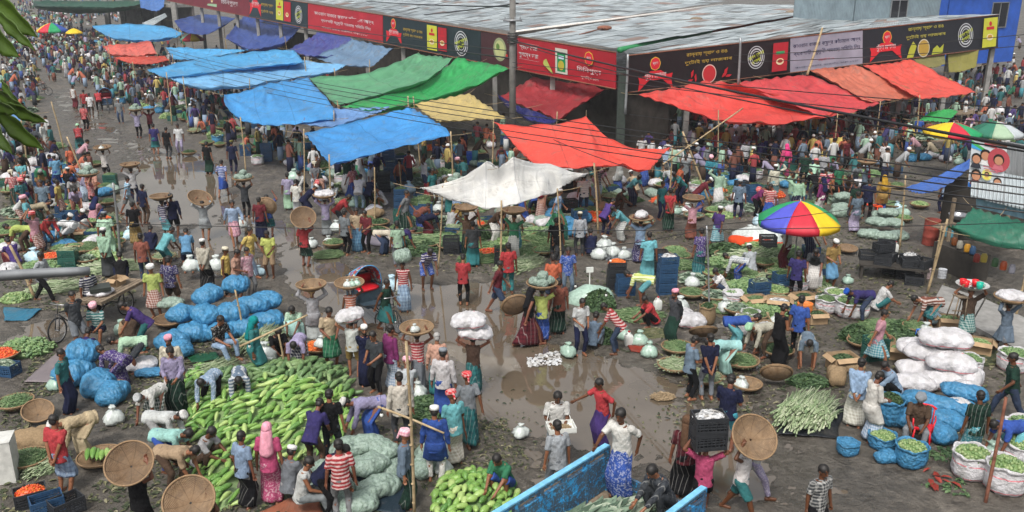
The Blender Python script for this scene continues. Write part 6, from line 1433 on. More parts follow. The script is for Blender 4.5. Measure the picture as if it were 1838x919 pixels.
# blue net sacks in stacks
for (px, py, z, L, w, h, rz, tilt) in [(310, 628, GZ, .42, .30, .19, .9, .1), (350, 612, GZ, .46, .30, .20, .2, .0), (322, 640, GZ, .40, .28, .16, 2.4, 0), (395, 612, GZ, .46, .28, .18, -.3, 0), (440, 602, GZ, .5, .28, .18, .3, 0), (478, 590, GZ, .5, .28, .18, .35, 0), (420, 595, .30, .46, .30, .19, .4, 0), (372, 600, .32, .44, .30, .19, -.5, .1), (455, 580, .30, .5, .28, .18, .3, .05), (480, 572, .32, .46, .26, .17, .25, 0), (380, 585, .62, .40, .28, .18, .9, -.1), (428, 560, .55, .40, .28, .18, .1, 0), (330, 600, .35, .40, .28, .17, 1.2, .1),
        (135, 690, GZ, .46, .34, .24, 1.1, .1), (180, 708, GZ, .42, .32, .22, 1.9, 0), (205, 722, GZ, .40, .26, .18, 1.5, 0), (155, 678, .40, .40, .30, .2, .2, .1), (270, 676, GZ, .36, .16, .07, .1, 0), (310, 668, GZ, .3, .14, .08, -.4, 0)]:
    x, y = yx(px, py); sack('net_blue', x, y, z*1.2, L*1.02, w*1.2, h*1.3, rz, tilt)
for (px, py, z, L, w, h, rz, tilt) in [(1700, 745, GZ, .62, .26, .20, -.55, 0), (1655, 735, GZ, .5, .26, .2, -.6, 0), (1690, 765, GZ, .46, .26, .18, -.7, 0), (1680, 790, GZ, .42, .26, .2, -1.2, 0), (1625, 765, GZ, .34, .26, .19, .4, 0), (1725, 735, .30, .5, .24, .17, -.5, .05), (1590, 830, GZ, .26, .16, .12, .1, 0)]:
    x, y = yx(px, py); sack('net_blue', x, y, z, L, w, h, rz, tilt)
# grey green net sacks by the gourds
for (px, py, z, L, w, h, rz, tilt) in [(585, 860, GZ, .40, .27, .18, .5, .0), (630, 850, GZ, .42, .27, .18, -.2, 0), (680, 890, GZ, .44, .27, .19, .8, .1), (610, 895, GZ, .40, .26, .17, 1.0, 0), (640, 918, GZ, .42, .26, .17, .2, 0), (700, 855, GZ, .36, .26, .17, 1.3, 0), (665, 868, .28, .42, .27, .17, .9, .12), (655, 835, .32, .44, .26, .17, .35, -.05), (625, 838, .30, .40, .26, .17, 1.1, .1), (685, 838, .30, .38, .25, .16, -.6, .1), (762, 850, GZ, .40, .24, .17, 1.2, 0), (775, 830, GZ, .34, .24, .2, .4, 0), (560, 888, GZ, .4, .26, .17, .7, 0),
        (1560, 428, GZ, .44, .27, .17, -.5, 0), (1590, 432, GZ, .42, .26, .17, -.4, 0), (1612, 430, GZ, .38, .24, .16, -.3, 0), (1572, 418, .30, .44, .26, .16, -.5, 0), (1600, 420, .30, .42, .26, .16, -.4, 0), (1582, 405, .30, .42, .26, .16, -.5, 0), (1590, 410, .52, .40, .25, .15, -.4, 0),
        (1508, 368, GZ, .38, .24, .18, .1, 0), (1508, 380, GZ, .38, .24, .18, .0, 0), (1506, 390, GZ, .4, .24, .2, .1, 0), (1510, 372, .34, .38, .24, .16, .1, 0)]:
    x, y = yx(px, py); sack('net_green', x, y, z, L, w, h, rz, tilt)
# white woven sacks
for (px, py, z, L, w, h, rz, tilt) in [(1655, 680, GZ, .62, .34, .24, -.3, 0), (1700, 700, GZ, .6, .34, .24, -.3, 0), (1660, 675, .46, .60, .34, .22, -.35, 0), (1700, 695, .46, .58, .34, .22, -.3, 0), (1685, 680, .90, .62, .36, .22, -.3, 0), (1640, 665, .46, .5, .3, .2, -.3, 0), (1730, 725, GZ, .36, .30, .28, 1.2, 0), (1735, 700, .1, .4, .3, .26, 1.0, 0), (1640, 700, GZ, .5, .3, .2, -.2, 0), (1718, 745, GZ, .3, .26, .2, .3, 0),
        (68, 300, GZ, .5, .34, .26, .3, 0), (95, 292, GZ, .44, .32, .24, -.2, 0), (50, 318, GZ, .46, .32, .24, .8, 0), (90, 305, .42, .46, .34, .22, .1, 0), (60, 330, GZ, .4, .3, .2, .2, 0), (20, 325, GZ, .4, .3, .22, 1.1, 0), (105, 325, GZ, .4, .28, .16, -.4, 0), (35, 345, GZ, .34, .28, .2, .5, 0), (252, 665, GZ, .44, .28, .16, .4, 0), (1240, 588, GZ, .42, .26, .2, .0, 0), (10, 300, .3, .4, .3, .2, .1, 0), (165, 105, GZ, .7, .4, .3, .5, 0), (1765, 850, GZ, .2, .15, .1, .2, 0), (1225, 575, GZ, .34, .24, .16, .4, 0), (1700, 275, .75, .4, .25, .1, 0, 0), (1680, 268, .75, .4, .25, .1, .2, 0),
        (950, 405, GZ, .3, .24, .2, .2, 0), (1745, 190, .4, .4, .3, .3, 1.3, 0), (1790, 215, .3, .4, .3, .3, 1.3, 0)]:
    x, y = yx(px, py); sack('white_sack', x, y, z, L, w, h, rz, tilt)
for (px, py, z, L, w, h, rz, tilt) in [(60, 805, GZ, .55, .28, .2, .1, 0), (92, 795, GZ, .42, .28, .2, .4, 0), (235, 610, GZ, .3, .22, .3, 1.4, 0), (1500, 690, GZ, .3, .22, .22, 1.3, 0), (1520, 668, GZ, .42, .24, .16, .1, 0), (58, 395, GZ, .3, .22, .2, .2, 0)]:
    x, y = yx(px, py); sack('jute', x, y, z, L, w, h, rz, tilt)
for (px, py, z, L, w, h, rz, tilt) in [(1015, 410, GZ, .42, .28, .22, .3, 0), (1030, 425, GZ, .46, .28, .2, -.2, 0), (990, 400, .2, .4, .26, .2, 1.0, 0), (1000, 385, .3, .38, .24, .2, .8, 0), (1045, 400, GZ, .4, .28, .22, .2, 0), (970, 405, GZ, .38, .3, .2, .4, 0), (310, 572, .35, .38, .24, .15, .2, 0), (905, 388, GZ, .4, .26, .2, .1, 0)]:
    x, y = yx(px, py); sack('net_blue' if px > 975 else 'net_green', x, y, z, L, w, h, rz, tilt)
x, y = yx(310, 585); basket(x, y, GZ, .5, .2, desc='wide round basket holding one blue sack, beside the blue sack stack')
# open sacks lower right
for (px, py, k, vk, r, h) in [(1740, 855, 'white_sack', 'lime', .36, .55), (1800, 880, 'white_sack', 'lime', .36, .6), (1822, 835, 'white_sack', 'lime', .34, .55), (1832, 800, 'white_sack', 'cuke', .34, .55), (1528, 568, 'white_sack', 'cuke', .46, .5), (1500, 548, 'white_sack', 'lime', .34, .42), (1482, 560, 'white_sack', 'bean', .30, .42), (1698, 635, 'white_sack', 'cuke', .32, .42), (1735, 670, 'white_sack', 'cuke', .32, .42), (1815, 665, 'white_sack', 'cuke', .34, .5), (1428, 522, 'white_sack', 'bean', .34, .38), (1582, 805, 'net_blue', 'lime', .27, .32), (1632, 835, 'net_blue', 'lime', .30, .45), (1592, 760, 'net_blue', 'leaf', .30, .62), (1335, 600, 'white_sack', 'pale', .26, .5), (1268, 582, 'jute', 'leaf', .22, .55), (1315, 545, 'white_sack', None, .3, .35), (1520, 815, 'net_blue', None, .22, .26), (1345, 580, 'white_sack', 'bean', .25, .35)]:
    x, y = yx(px, py); open_sack(k, vk, x, y, r, h)
# the mound of bean bundles, laid one way
for (px, py, kind, rx, ry, h, al, dsc) in [(1450, 745, 'pale', .95, .62, .26, .95, 'big mound of long green bean bundles on a dark sheet'), (1590, 590, 'bean', .8, .6, .1, None, 'spread of thin green onion leaves on the mud'), (1535, 610, 'leaf', .42, .4, .35, None, 'round basket load of leafy herbs in the right lane'), (1340, 470, 'pale', 1.0, .7, .3, .5, 'big mound of long beans behind the seller'), (1400, 455, 'bean', .8, .6, .2, .7, 'spread of long beans under the big umbrella'), (1300, 455, 'leaf', .8, .5, .3, None, 'heap of bright leafy greens beside the long bean mound'),
        (1360, 505, 'pale', .6, .4, .2, .2, 'row of long beans in front of the seated seller'), (1145, 570, 'bean', .7, .5, .18, None, 'tangle of bright bean greens behind the jerrycans'), (1075, 555, 'leaf', .5, .4, .5, None, 'tall heap of dark herbs under a pale sheet'), (1085, 612, 'leaf', .32, .4, .3, None, 'dark green herb bunches between the two buyers'), (200, 485, 'pale', .9, .6, .2, .3, 'long bed of pale stalks beside the cargo tricycle'), (105, 520, 'pale', .7, .5, .2, .4, 'bed of pale stalks behind the boy with the backpack'), (185, 430, 'cuke', .8, .35, .2, .5, 'row of striped green gourds in the left stalls'),
        (110, 360, 'cuke', .9, .4, .2, 1.2, 'rack of long green gourds laid side by side'), (60, 425, 'cuke', .5, .3, .15, .3, 'small row of striped gourds at the left edge'), (385, 665, 'pale', .55, .35, .15, .9, 'row of pale green gourds beside the blue sacks'), (470, 615, 'pale', .7, .6, .25, 1.3, 'spread of long pale beans by the blue sacks'), (30, 540, 'lime', .45, .4, .2, None, 'heap of dark green limes at the left edge'), (85, 840, 'pale', .4, .35, .15, 1.2, 'bundle of striped green stalks behind the red shirt'), (182, 825, 'cuke', .01, .01, .01, None, ''), (760, 738, 'leaf', .62, .55, .22, None, 'flat basket load of tiny dark leaves by the tall pole'),
        (690, 430, 'paper', .4, .3, .05, None, 'white wrapping paper under the bending buyer'), (785, 440, 'bean', 1.3, .7, .3, .2, 'wide heap of long beans in the centre market'), (840, 410, 'bean', 1.0, .6, .3, .5, 'heap of long beans below the white tarp'), (935, 480, 'pale', .8, .5, .22, .8, 'pale stalks heaped behind the cabbage carrier'), (745, 455, 'leaf', .8, .5, .25, None, 'dark leafy heap in the centre market'), (985, 442, 'pale', .9, .4, .15, .1, 'row of pale stalks by the blue bundles'), (1230, 480, 'bean', .5, .4, .2, None, 'heap of short beans in a low basket'),
        (590, 460, 'bean', .5, .4, .15, .3, 'small bean spread at the foot of the centre stalls'), (800, 325, 'cuke', .75, .55, .5, None, 'big pile of round green gourds spilling from a torn net'), (1280, 330, 'pale', .9, .5, .2, None, 'pale stalks inside the right market'), (1740, 640, 'litter', 1.2, .7, .05, None, 'trodden leaves beside the white sack stack'), (1620, 590, 'leaf', .5, .35, .18, 0.3, 'bundles of dark onion leaves by the blue stool'), (1450, 690, 'leaf', .5, .35, .2, None, 'shredded leaves in front of the seated sellers'), (1190, 715, 'root', .3, .2, .1, None, 'brown ginger roots at the puddle edge'), (1175, 600, 'litter', .6, .4, .06, None, 'torn leaves behind the pink striped buyer'), (20, 850, 'leaf', .3, .3, .1, None, 'green stems by the leaning white box')]:
    if not dsc or rx < .1: continue
    x, y = yx(px, py); n = int({'bean': 360, 'pale': 240, 'leaf': 460, 'cuke': 240}.get(kind, 140)*max(1, rx*ry/.25)**.5)
    pile(kind, x, y, GZ, rx, ry, h, n=n, align=al, desc=dsc)
# baskets heaped with vegetables
for (px, py, kind, r) in [(30, 735, 'bean', .40), (52, 838, 'bean', .42), (1220, 468, 'bean', .42), (1330, 495, 'cuke', .36), (1395, 500, 'bean', .40), (1345, 515, 'cuke', .38), (1280, 500, 'lime', .36), (1370, 480, 'bean', .38), (1430, 490, 'cuke', .36), (1215, 635, 'bean', .42), (1210, 668, 'pale', .42), (1265, 690, 'pale', .42), (1330, 660, 'bean', .45), (1300, 660, 'bean', .38), (295, 470, 'pale', .40), (168, 375, 'cuke', .36), (195, 370, 'bean', .36), (110, 455, 'cuke', .36), (160, 450, 'bean', .36), (172, 300, 'bean', .42), 
        (372, 262, 'bean', .42), (350, 240, 'pale', .42), (340, 280, 'leaf', .40), (395, 265, 'bean', .36), (200, 172, 'bean', .6), (222, 182, 'pale', .5), (1620, 440 - 40, 'cuke', .36), (1650, 375, 'lime', .40), (1600, 375, 'bean', .45), (1610, 340, 'bean', .36), (1395, 640, 'leaf', .42), (1545, 625, 'leaf', .38), (1290, 350, 'carrot', .40), (570, 635, 'carrot', .40), (1640, 640, 'cuke', .30), (375, 540, 'bean', .40), (1245, 395, 'cauli', .42), (1230, 385, 'cauli', .4), (1155, 405, 'cauli', .45), (600, 445, 'bean', .4), (1090, 375, 'leaf', .45), (1060, 385, 'bean', .42)]:
    x, y = yx(px, py); basket_of(kind, x, y, r)
x, y = yx(182, 832); basket(x, y, GZ, .45, .16, desc='basket with five long gourds behind the man in the red shirt')
for i in range(6):
    o = obj('long_gourd', GM[i % 4], None, None, (x - .25 + i*.10, y + r_.uniform(-.05, .05), .22), 1.9 + r_.uniform(-.2, .2)); tag(o, 'long green gourd laid in the basket behind the red shirt', 'gourd', 'gourds in the lower left basket')
for (px, py, r, tilt, dsc) in [(70, 755, .33, (.35, .3), 'small dark empty basket lying tilted at the left edge'), (1520, 455, .34, (.1, 0), 'empty basket on the mud behind the mustard shirt'), (1392, 700, .38, (-.9, .2), 'empty basket leaning on its side by the bean mound'), (1262, 620, .38, (-.7, 0), 'half empty basket propped up behind the aqua shirt'), (1340, 700, .36, (0, 0), 'low basket beside the dark upright one')]:
    x, y = yx(px, py); basket(x, y, GZ + abs(math.sin(tilt[0]))*r, r, .16, tilt, desc=dsc)
# crates
for (px, py, n, rz, mt, vk) in [(105, 415, 2, .1, 'crate_blue', None), (128, 408, 2, .1, 'crate_blue', None), (190, 405, 1, .2, 'crate_green', 'tomato'), (115, 382, 1, .1, 'crate_blue', 'tomato'), (700, 330, 5, .1, 'crate_blue', None), (722, 325, 4, 0, 'crate_blue', 'leaf'), (690, 345, 3, .1, 'crate_dark', None), (720, 378, 3, .1, 'crate_blue', 'leaf'), (742, 400, 2, -.1, 'crate_blue', None), (765, 392, 2, .0, 'crate_blue', 'bean'), (720, 405, 2, .1, 'crate_green', None), (748, 405, 1, .1, 'crate_green', 'bean'), (848, 295, 2, .1, 'crate_bright', None), (868, 300, 2, .1, 'crate_dark', None),
        (1196, 528, 4, .15, 'crate_blue', 'paper'), (1180, 500, 3, .1, 'crate_dark', None), (1105, 520, 3, .0, 'crate_dark', 'carrot'), (1122, 530, 2, .1, 'crate_blue', None), (60, 905, 1, .6, 'crate_dark', 'tomato'), (88, 918, 1, .6, 'crate_blue', None), (122, 922, 1, .8, 'crate_dark', None), (1598, 492, 2, -.3, 'crate_dark', 'paper'), (1622, 500, 2, -.3, 'crate_dark', None), (1585, 480, 3, -.3, 'crate_dark', None), (1640, 512, 1, -.3, 'crate_dark', None), (1350, 372, 3, .2, 'crate_blue', None), (1330, 350, 2, .1, 'crate_dark', None), (480, 290, 3, .1, 'crate_blue', None), (500, 265, 3, .1, 'crate_dark', None), (490, 240, 2, .1, 'crate_blue', None), (980, 350, 2, .1, 'crate_blue', None), (1020, 345, 3, .1, 'crate_dark', 'leaf'), (835, 330, 2, .1, 'crate_dark', None), (560, 90, 2, 0, 'crate_bright', None), (150, 72, 3, 0, 'crate_blue', None), (1320, 320, 2, .2, 'crate_blue', 'carrot')]:
    x, y = yx(px, py); stack(x, y, n, rz, mt, vk)
# cartons, boxes of gourds
for (px, py, rz, s, vk) in [(1615, 645, -.4, 1.1, 'cuke'), (1700, 590, -.2, 1.1, 'cuke'), (1755, 635, -.5, 1.2, 'lime'), (140, 430, .3, 1, None), (135, 455, .2, 1, 'cuke'), (185, 462, .1, 1.0, None), (1395, 560, -.3, 1.3, 'paper'), (1440, 550, .3, 1.2, 'leaf'), (1355, 555, .2, 1.2, 'bean'), (1465, 580, .1, 1.0, 'leaf'), (1370, 600, .5, 1.0, 'paper'), (200, 700, .4, .9, None), (1510, 665, .2, 1.3, 'leaf')]:
    x, y = yx(px, py); carton(x, y, GZ, rz, s, vk)
for (px, py, s, mt) in [(485, 670, 1.2, 'bag'), (1120, 610, 1.1, 'bag_green'), (1148, 620, 1.2, 'bag_green'), (1165, 640, 1.2, 'bag_green'), (780, 835, 1, 'bag'), (795, 850, 1, 'bag'), (220, 600, 1.2, 'bag_green'), (245, 595, .9, 'bag_green'), (1020, 640, 1.1, 'bag_green'), (1392, 585, 1, 'bag'), (1300, 560, 1.2, 'bag'), (1620, 390, 1.4, 'bag_green'), (1610, 378, 1.1, 'bag_blue'), (1660, 605, 1.2, 'bag'), (1545, 715, 1.2, 'bag'), (1400, 530, 1.0, 'bag_green'), (1520, 510, .9, 'bag_green'), (1775, 830, 1.4, 'bag_green'), (1810, 800, 1.5, 'bag_green'), (560, 445, 1.1, 'bag'), (590, 440, 1.0, 'bag'), (465, 495, 1, 'bag_blue'), (1085, 450, 1.6, 'bag'), (1100, 460, 1.4, 'bag'), (1075, 465, 1.5, 'bag'), (1120, 465, 1.2, 'bag'), (235, 430, 1.4, 'bag_blue'), (1220, 560, 1.4, 'bag'), (1242, 515, 1.3, 'bag'), (1330, 700, 1, 'bag'), (100, 700, 1, 'bag_green'), (640, 640, .8, 'bag'), (750, 715, 1.2, 'bag'), (935, 785, .9, 'bag'), (205, 760, 1.2, 'bag'), (1010, 410, 1.2, 'bag_blue'), (1330, 470, 1, 'bag_green'), (1370, 415, 1.3, 'bag'), (1395, 425, 1.3, 'bag'), (1345, 425, 1.3, 'bag'), (1360, 405, 1.3, 'bag_blue'), (1640, 660, .9, 'bag')]:
    x, y = yx(px, py); plastic_bag(x, y, GZ, s, mt)
for (px, py, rz) in ((1180, 558, .4), (1128, 622, .2), (1605, 455, .3)): x, y = yx(px, py); jerrycan(x, y, rz)
x, y = yx(1560, 385); stool(x, y, .2, '#d8401a', 'orange plastic stool, left one of the stacked pair near the sacks', .9); x, y = yx(1572, 388); stool(x, y, .5, '#e04a1c', 'orange plastic stool, right one of the pair near the sacks', .95)
x, y = yx(1652, 610); stool(x, y, .2, '#2f6fc4', 'small blue and white stool between the onion leaves and the cartons', .6)
x, y = yx(1652, 800); stool(x, y, R(-30), '#c81f2c', 'red plastic chair under the seated man, lower right', 1.0, True)
# orange sacks and the white cloth bundle beneath the umbrella
x, y = yx(1358, 435); b = MB(); b.ell((0, 0, .1), (.95, .55, .42), 24, 12); me = b.mesh('cloth_bundle', (M['bag'],)); displace(me, lambda c: wob(c, 5)*.07 + wob(c, 14, 2)*.03); auto(obj('cloth_bundle', me, None, None, (x, y, GZ), -.5), 'large white cloth bundle heaped at the left of the big umbrella', 'bundle')
b = MB(); b.ell((0, 0, 0), (1.02, .62, .34), 24, 12); me = b.mesh('orange_sheet', (plain('orange_cloth', '#c8441c', .8),)); displace(me, lambda c: wob(c, 6)*.05); auto(obj('orange_sheet', me, None, None, (x - .1, y - .1, GZ), -.5), 'orange sheet wrapped round the foot of the white bundle', 'sheet')
x, y = yx(1448, 590); drum(1442, 575, .22, .5, (.55, .16, .03), 'orange bucket among the cartons', name='bucket')
# flat sheets on the ground
def ground_sheet(pts, col, desc, z=.055):
    P = [G(*p) for p in pts]; N = 16; A_, B_2, C_, D_ = P; g = np.zeros((N+1, N+1, 3))
    for i in range(N+1):
        for j in range(N+1):
            u, v = j/N, i/N; p = A_*(1-u)*(1-v) + B_2*u*(1-v) + C_*u*v + D_*(1-u)*v; g[i, j] = (p.x, p.y, 0)
    g[..., 2] = z + .02 + (fbm(g[..., 0], g[..., 1], 2.2, 4, 3) - .5)*.07; g[..., 0] += (fbm(g[..., 0], g[..., 1], 1.0, 2, 8) - .5)*.25
    b = MB(); b.grid(g); o = obj('ground_sheet', b.mesh('sheet', (M['tarp'],)), color=col); md = o.modifiers.new('t', 'SOLIDIFY'); md.thickness = .01; auto(o, desc, 'sheet', 'sheets spread on the ground')
for a in [([(45, 690), (110, 690), (165, 640), (125, 622)], '#a89c9c', 'long dirty white and pink sheet spread at the roadside'), ([(5, 580), (45, 578), (78, 558), (5, 555)], '#3f8fae', 'blue cloth sheet lying at the left edge of the road'), ([(340, 655), (395, 650), (385, 635), (330, 640)], '#2b6a44', 'green printed sheet beside the blue sacks'), ([(1135, 635), (1185, 640), (1170, 618), (1125, 612)], '#b5402c', 'red plastic sheet beside the bags'), ([(1395, 785), (1500, 790), (1510, 735), (1400, 725)], '#22262c', 'dark sheet under the bean bundle mound'), ([(560, 905), (730, 930), (735, 850), (590, 830)], '#30424e', 'dark blue sheet beneath the grey green sacks'), ([(1085, 470), (1150, 470), (1140, 450), (1085, 448)], '#8f9396', 'white sheet in the centre lane'), ([(180, 560), (120, 545), (150, 520), (220, 525)], '#6a5340', 'brown cardboard strip under the stalks'), ([(640, 440), (730, 450), (725, 425), (645, 420)], '#b3aab2', 'pale pink sheet below the bending man'), ([(460, 925), (580, 930), (574, 905), (520, 900)], '#c27a5c', 'orange and white sheet at the bottom edge')]: ground_sheet(*a)
x, y = yx(1128, 560); b = MB(); b.ell((0, 0, 0), (.75, .5, .5), 20, 12); me = b.mesh('sheet', (M['bag_green'],)); displace(me, lambda c: wob(c, 6)*.06); auto(obj('cover_sheet', me, None, None, (yx(1062, 548)[0], yx(1062, 548)[1] + .3, GZ), .2), 'pale green plastic cover over the tall herb heap', 'sheet')
# leaning white box at the left edge
p = G(14, 862); b = MB(); b.box((0, 0, .45), (.6, .5, .9), (0, 0, .3)); b.box((0, 0, .905), (.62, .52, .02), (0, 0, .3)); tag(obj('white_cabinet', b.mesh('box', (plain('dirty_white', (.50, .50, .47), .6),), False), None, None, (p.x - .1, p.y, GZ)), 'dirty white metal box standing at the lower left edge', 'box')
# scales: a steel plate on a stand
x, y = yx(1072, 536); b = MB(); b.box((0, 0, .12), (.5, .4, .05)); b.box((0, 0, .05), (.4, .3, .1)); m = b.mesh('scale', (M['grey_metal'],), False); root = obj('platform_scale', m, None, None, (x, y, GZ), .2); q = MB(); q.tube([(-.2, .18, .1), (-.2, .22, .8)], .02, 6); q.box((-.2, .22, .85), (.22, .06, .16)); reg(root, obj('readout', q.mesh('readout', (M['plastic_white'],), False), root)); tag(root, 'small platform scale with a white readout post in the centre lane', 'weighing scale')
# foam and scraps drifting on the puddle, litter trodden into the mud
def litter(poly, n, kind, desc, s=1.0, seed=1, mn=0):
    P = W2(poly); lo, hi = P.min(0), P.max(0); r = random.Random(seed); b = MB(); tp = [piece(kind, r) for _ in range(8)]; X = []; 
    while len(X) < n:
        x = r.uniform(lo[0], hi[0]); y = r.uniform(lo[1], hi[1])
        if inpoly(x, y, P): X.append((x, y))
    xs = np.array(X); Z = ground_h(xs[:, 0], xs[:, 1]); dens = fbm(xs[:, 0], xs[:, 1], .6, 3, seed+4)
    for i, (x, y) in enumerate(X):
        if dens[i] < mn: continue
        v, f = tp[i % 8]; e_ = Euler((r.uniform(-.3, .3), r.uniform(-.3, .3), r.uniform(0, 6.3))).to_matrix(); q = s*r.uniform(.5, 1.3); b.add((v*q) @ np.array(e_).T + np.array((x, y, max(Z[i], 0) + .012)), f)
    o = obj('leaf_litter' if kind != 'paper' else 'floating_scraps', b.mesh('litter', (VEG[kind],), False)); tag(o, desc, 'litter', kind='stuff')
litter([(945, 640), (1000, 632), (1010, 655), (950, 660)], 130, 'paper', 'white paper scraps floating at the puddle edge by the buyers', .8, 3)
litter([(5, 300), (230, 470), (250, 560), (5, 560)], 2600, 'litter', 'trodden leaves under the left stalls', 1.1, 5)
litter([(60, 640), (330, 620), (520, 600), (700, 690), (690, 930), (5, 930), (5, 760)], 6500, 'litter', 'trodden stems and leaves around the big gourd heap', 1.1, 6, .42)
litter([(700, 760), (900, 740), (960, 850), (900, 930), (700, 930)], 1800, 'litter', 'green trodden leaves beside the tall pole', 1.0, 7, .42)
litter([(560, 400), (1160, 380), (1240, 470), (1150, 640), (1050, 620), (900, 500), (640, 470)], 4200, 'litter', 'leaves trodden into the centre lanes', 1.1, 8, .40)
litter([(1170, 420), (1560, 400), (1838, 560), (1838, 830), (1560, 720), (1400, 780), (1180, 760)], 6500, 'litter', 'leaves and stems trodden round the right stalls', 1.1, 9, .42)
litter([(1560, 800), (1700, 780), (1740, 900), (1640, 870)], 700, 'leaf', 'dark leaves dropped by the blue sacks, lower right', .9, 10, .3)
litter([(1130, 210), (1780, 210), (1780, 330), (1560, 400), (1170, 400)], 3000, 'litter', 'litter on the floor of the right market', 1.5, 11, .38)
litter([(640, 640), (1250, 600), (1300, 780), (1500, 900), (820, 900), (780, 720)], 900, 'litter', 'scattered leaf bits on the wet open ground', .8, 12, .5)
litter([(100, 180), (300, 180), (420, 300), (560, 430), (560, 600), (300, 620), (230, 400)], 900, 'litter', 'scattered leaf bits on the wet road', 1.0, 13, .5)
x, y = yx(1675, 860); b = MB(); r = random.Random(4)
for i in range(9): v, f = piece('cauli', r); b.add(v @ np.array(Euler((r.uniform(-.4, .4), r.uniform(-.4, .4), r.uniform(0, 6))).to_matrix()).T + np.array((r.uniform(-.25, .3), r.uniform(-.45, .3), .03)), f)
tag(obj('melon_rind', b.mesh('rind', (plain('melon_red', '#7a2a20', .6),), False), None, None, (x, y, GZ)), 'broken red melon rind trodden on the mud near the open sacks', 'melon rind', kind='stuff')
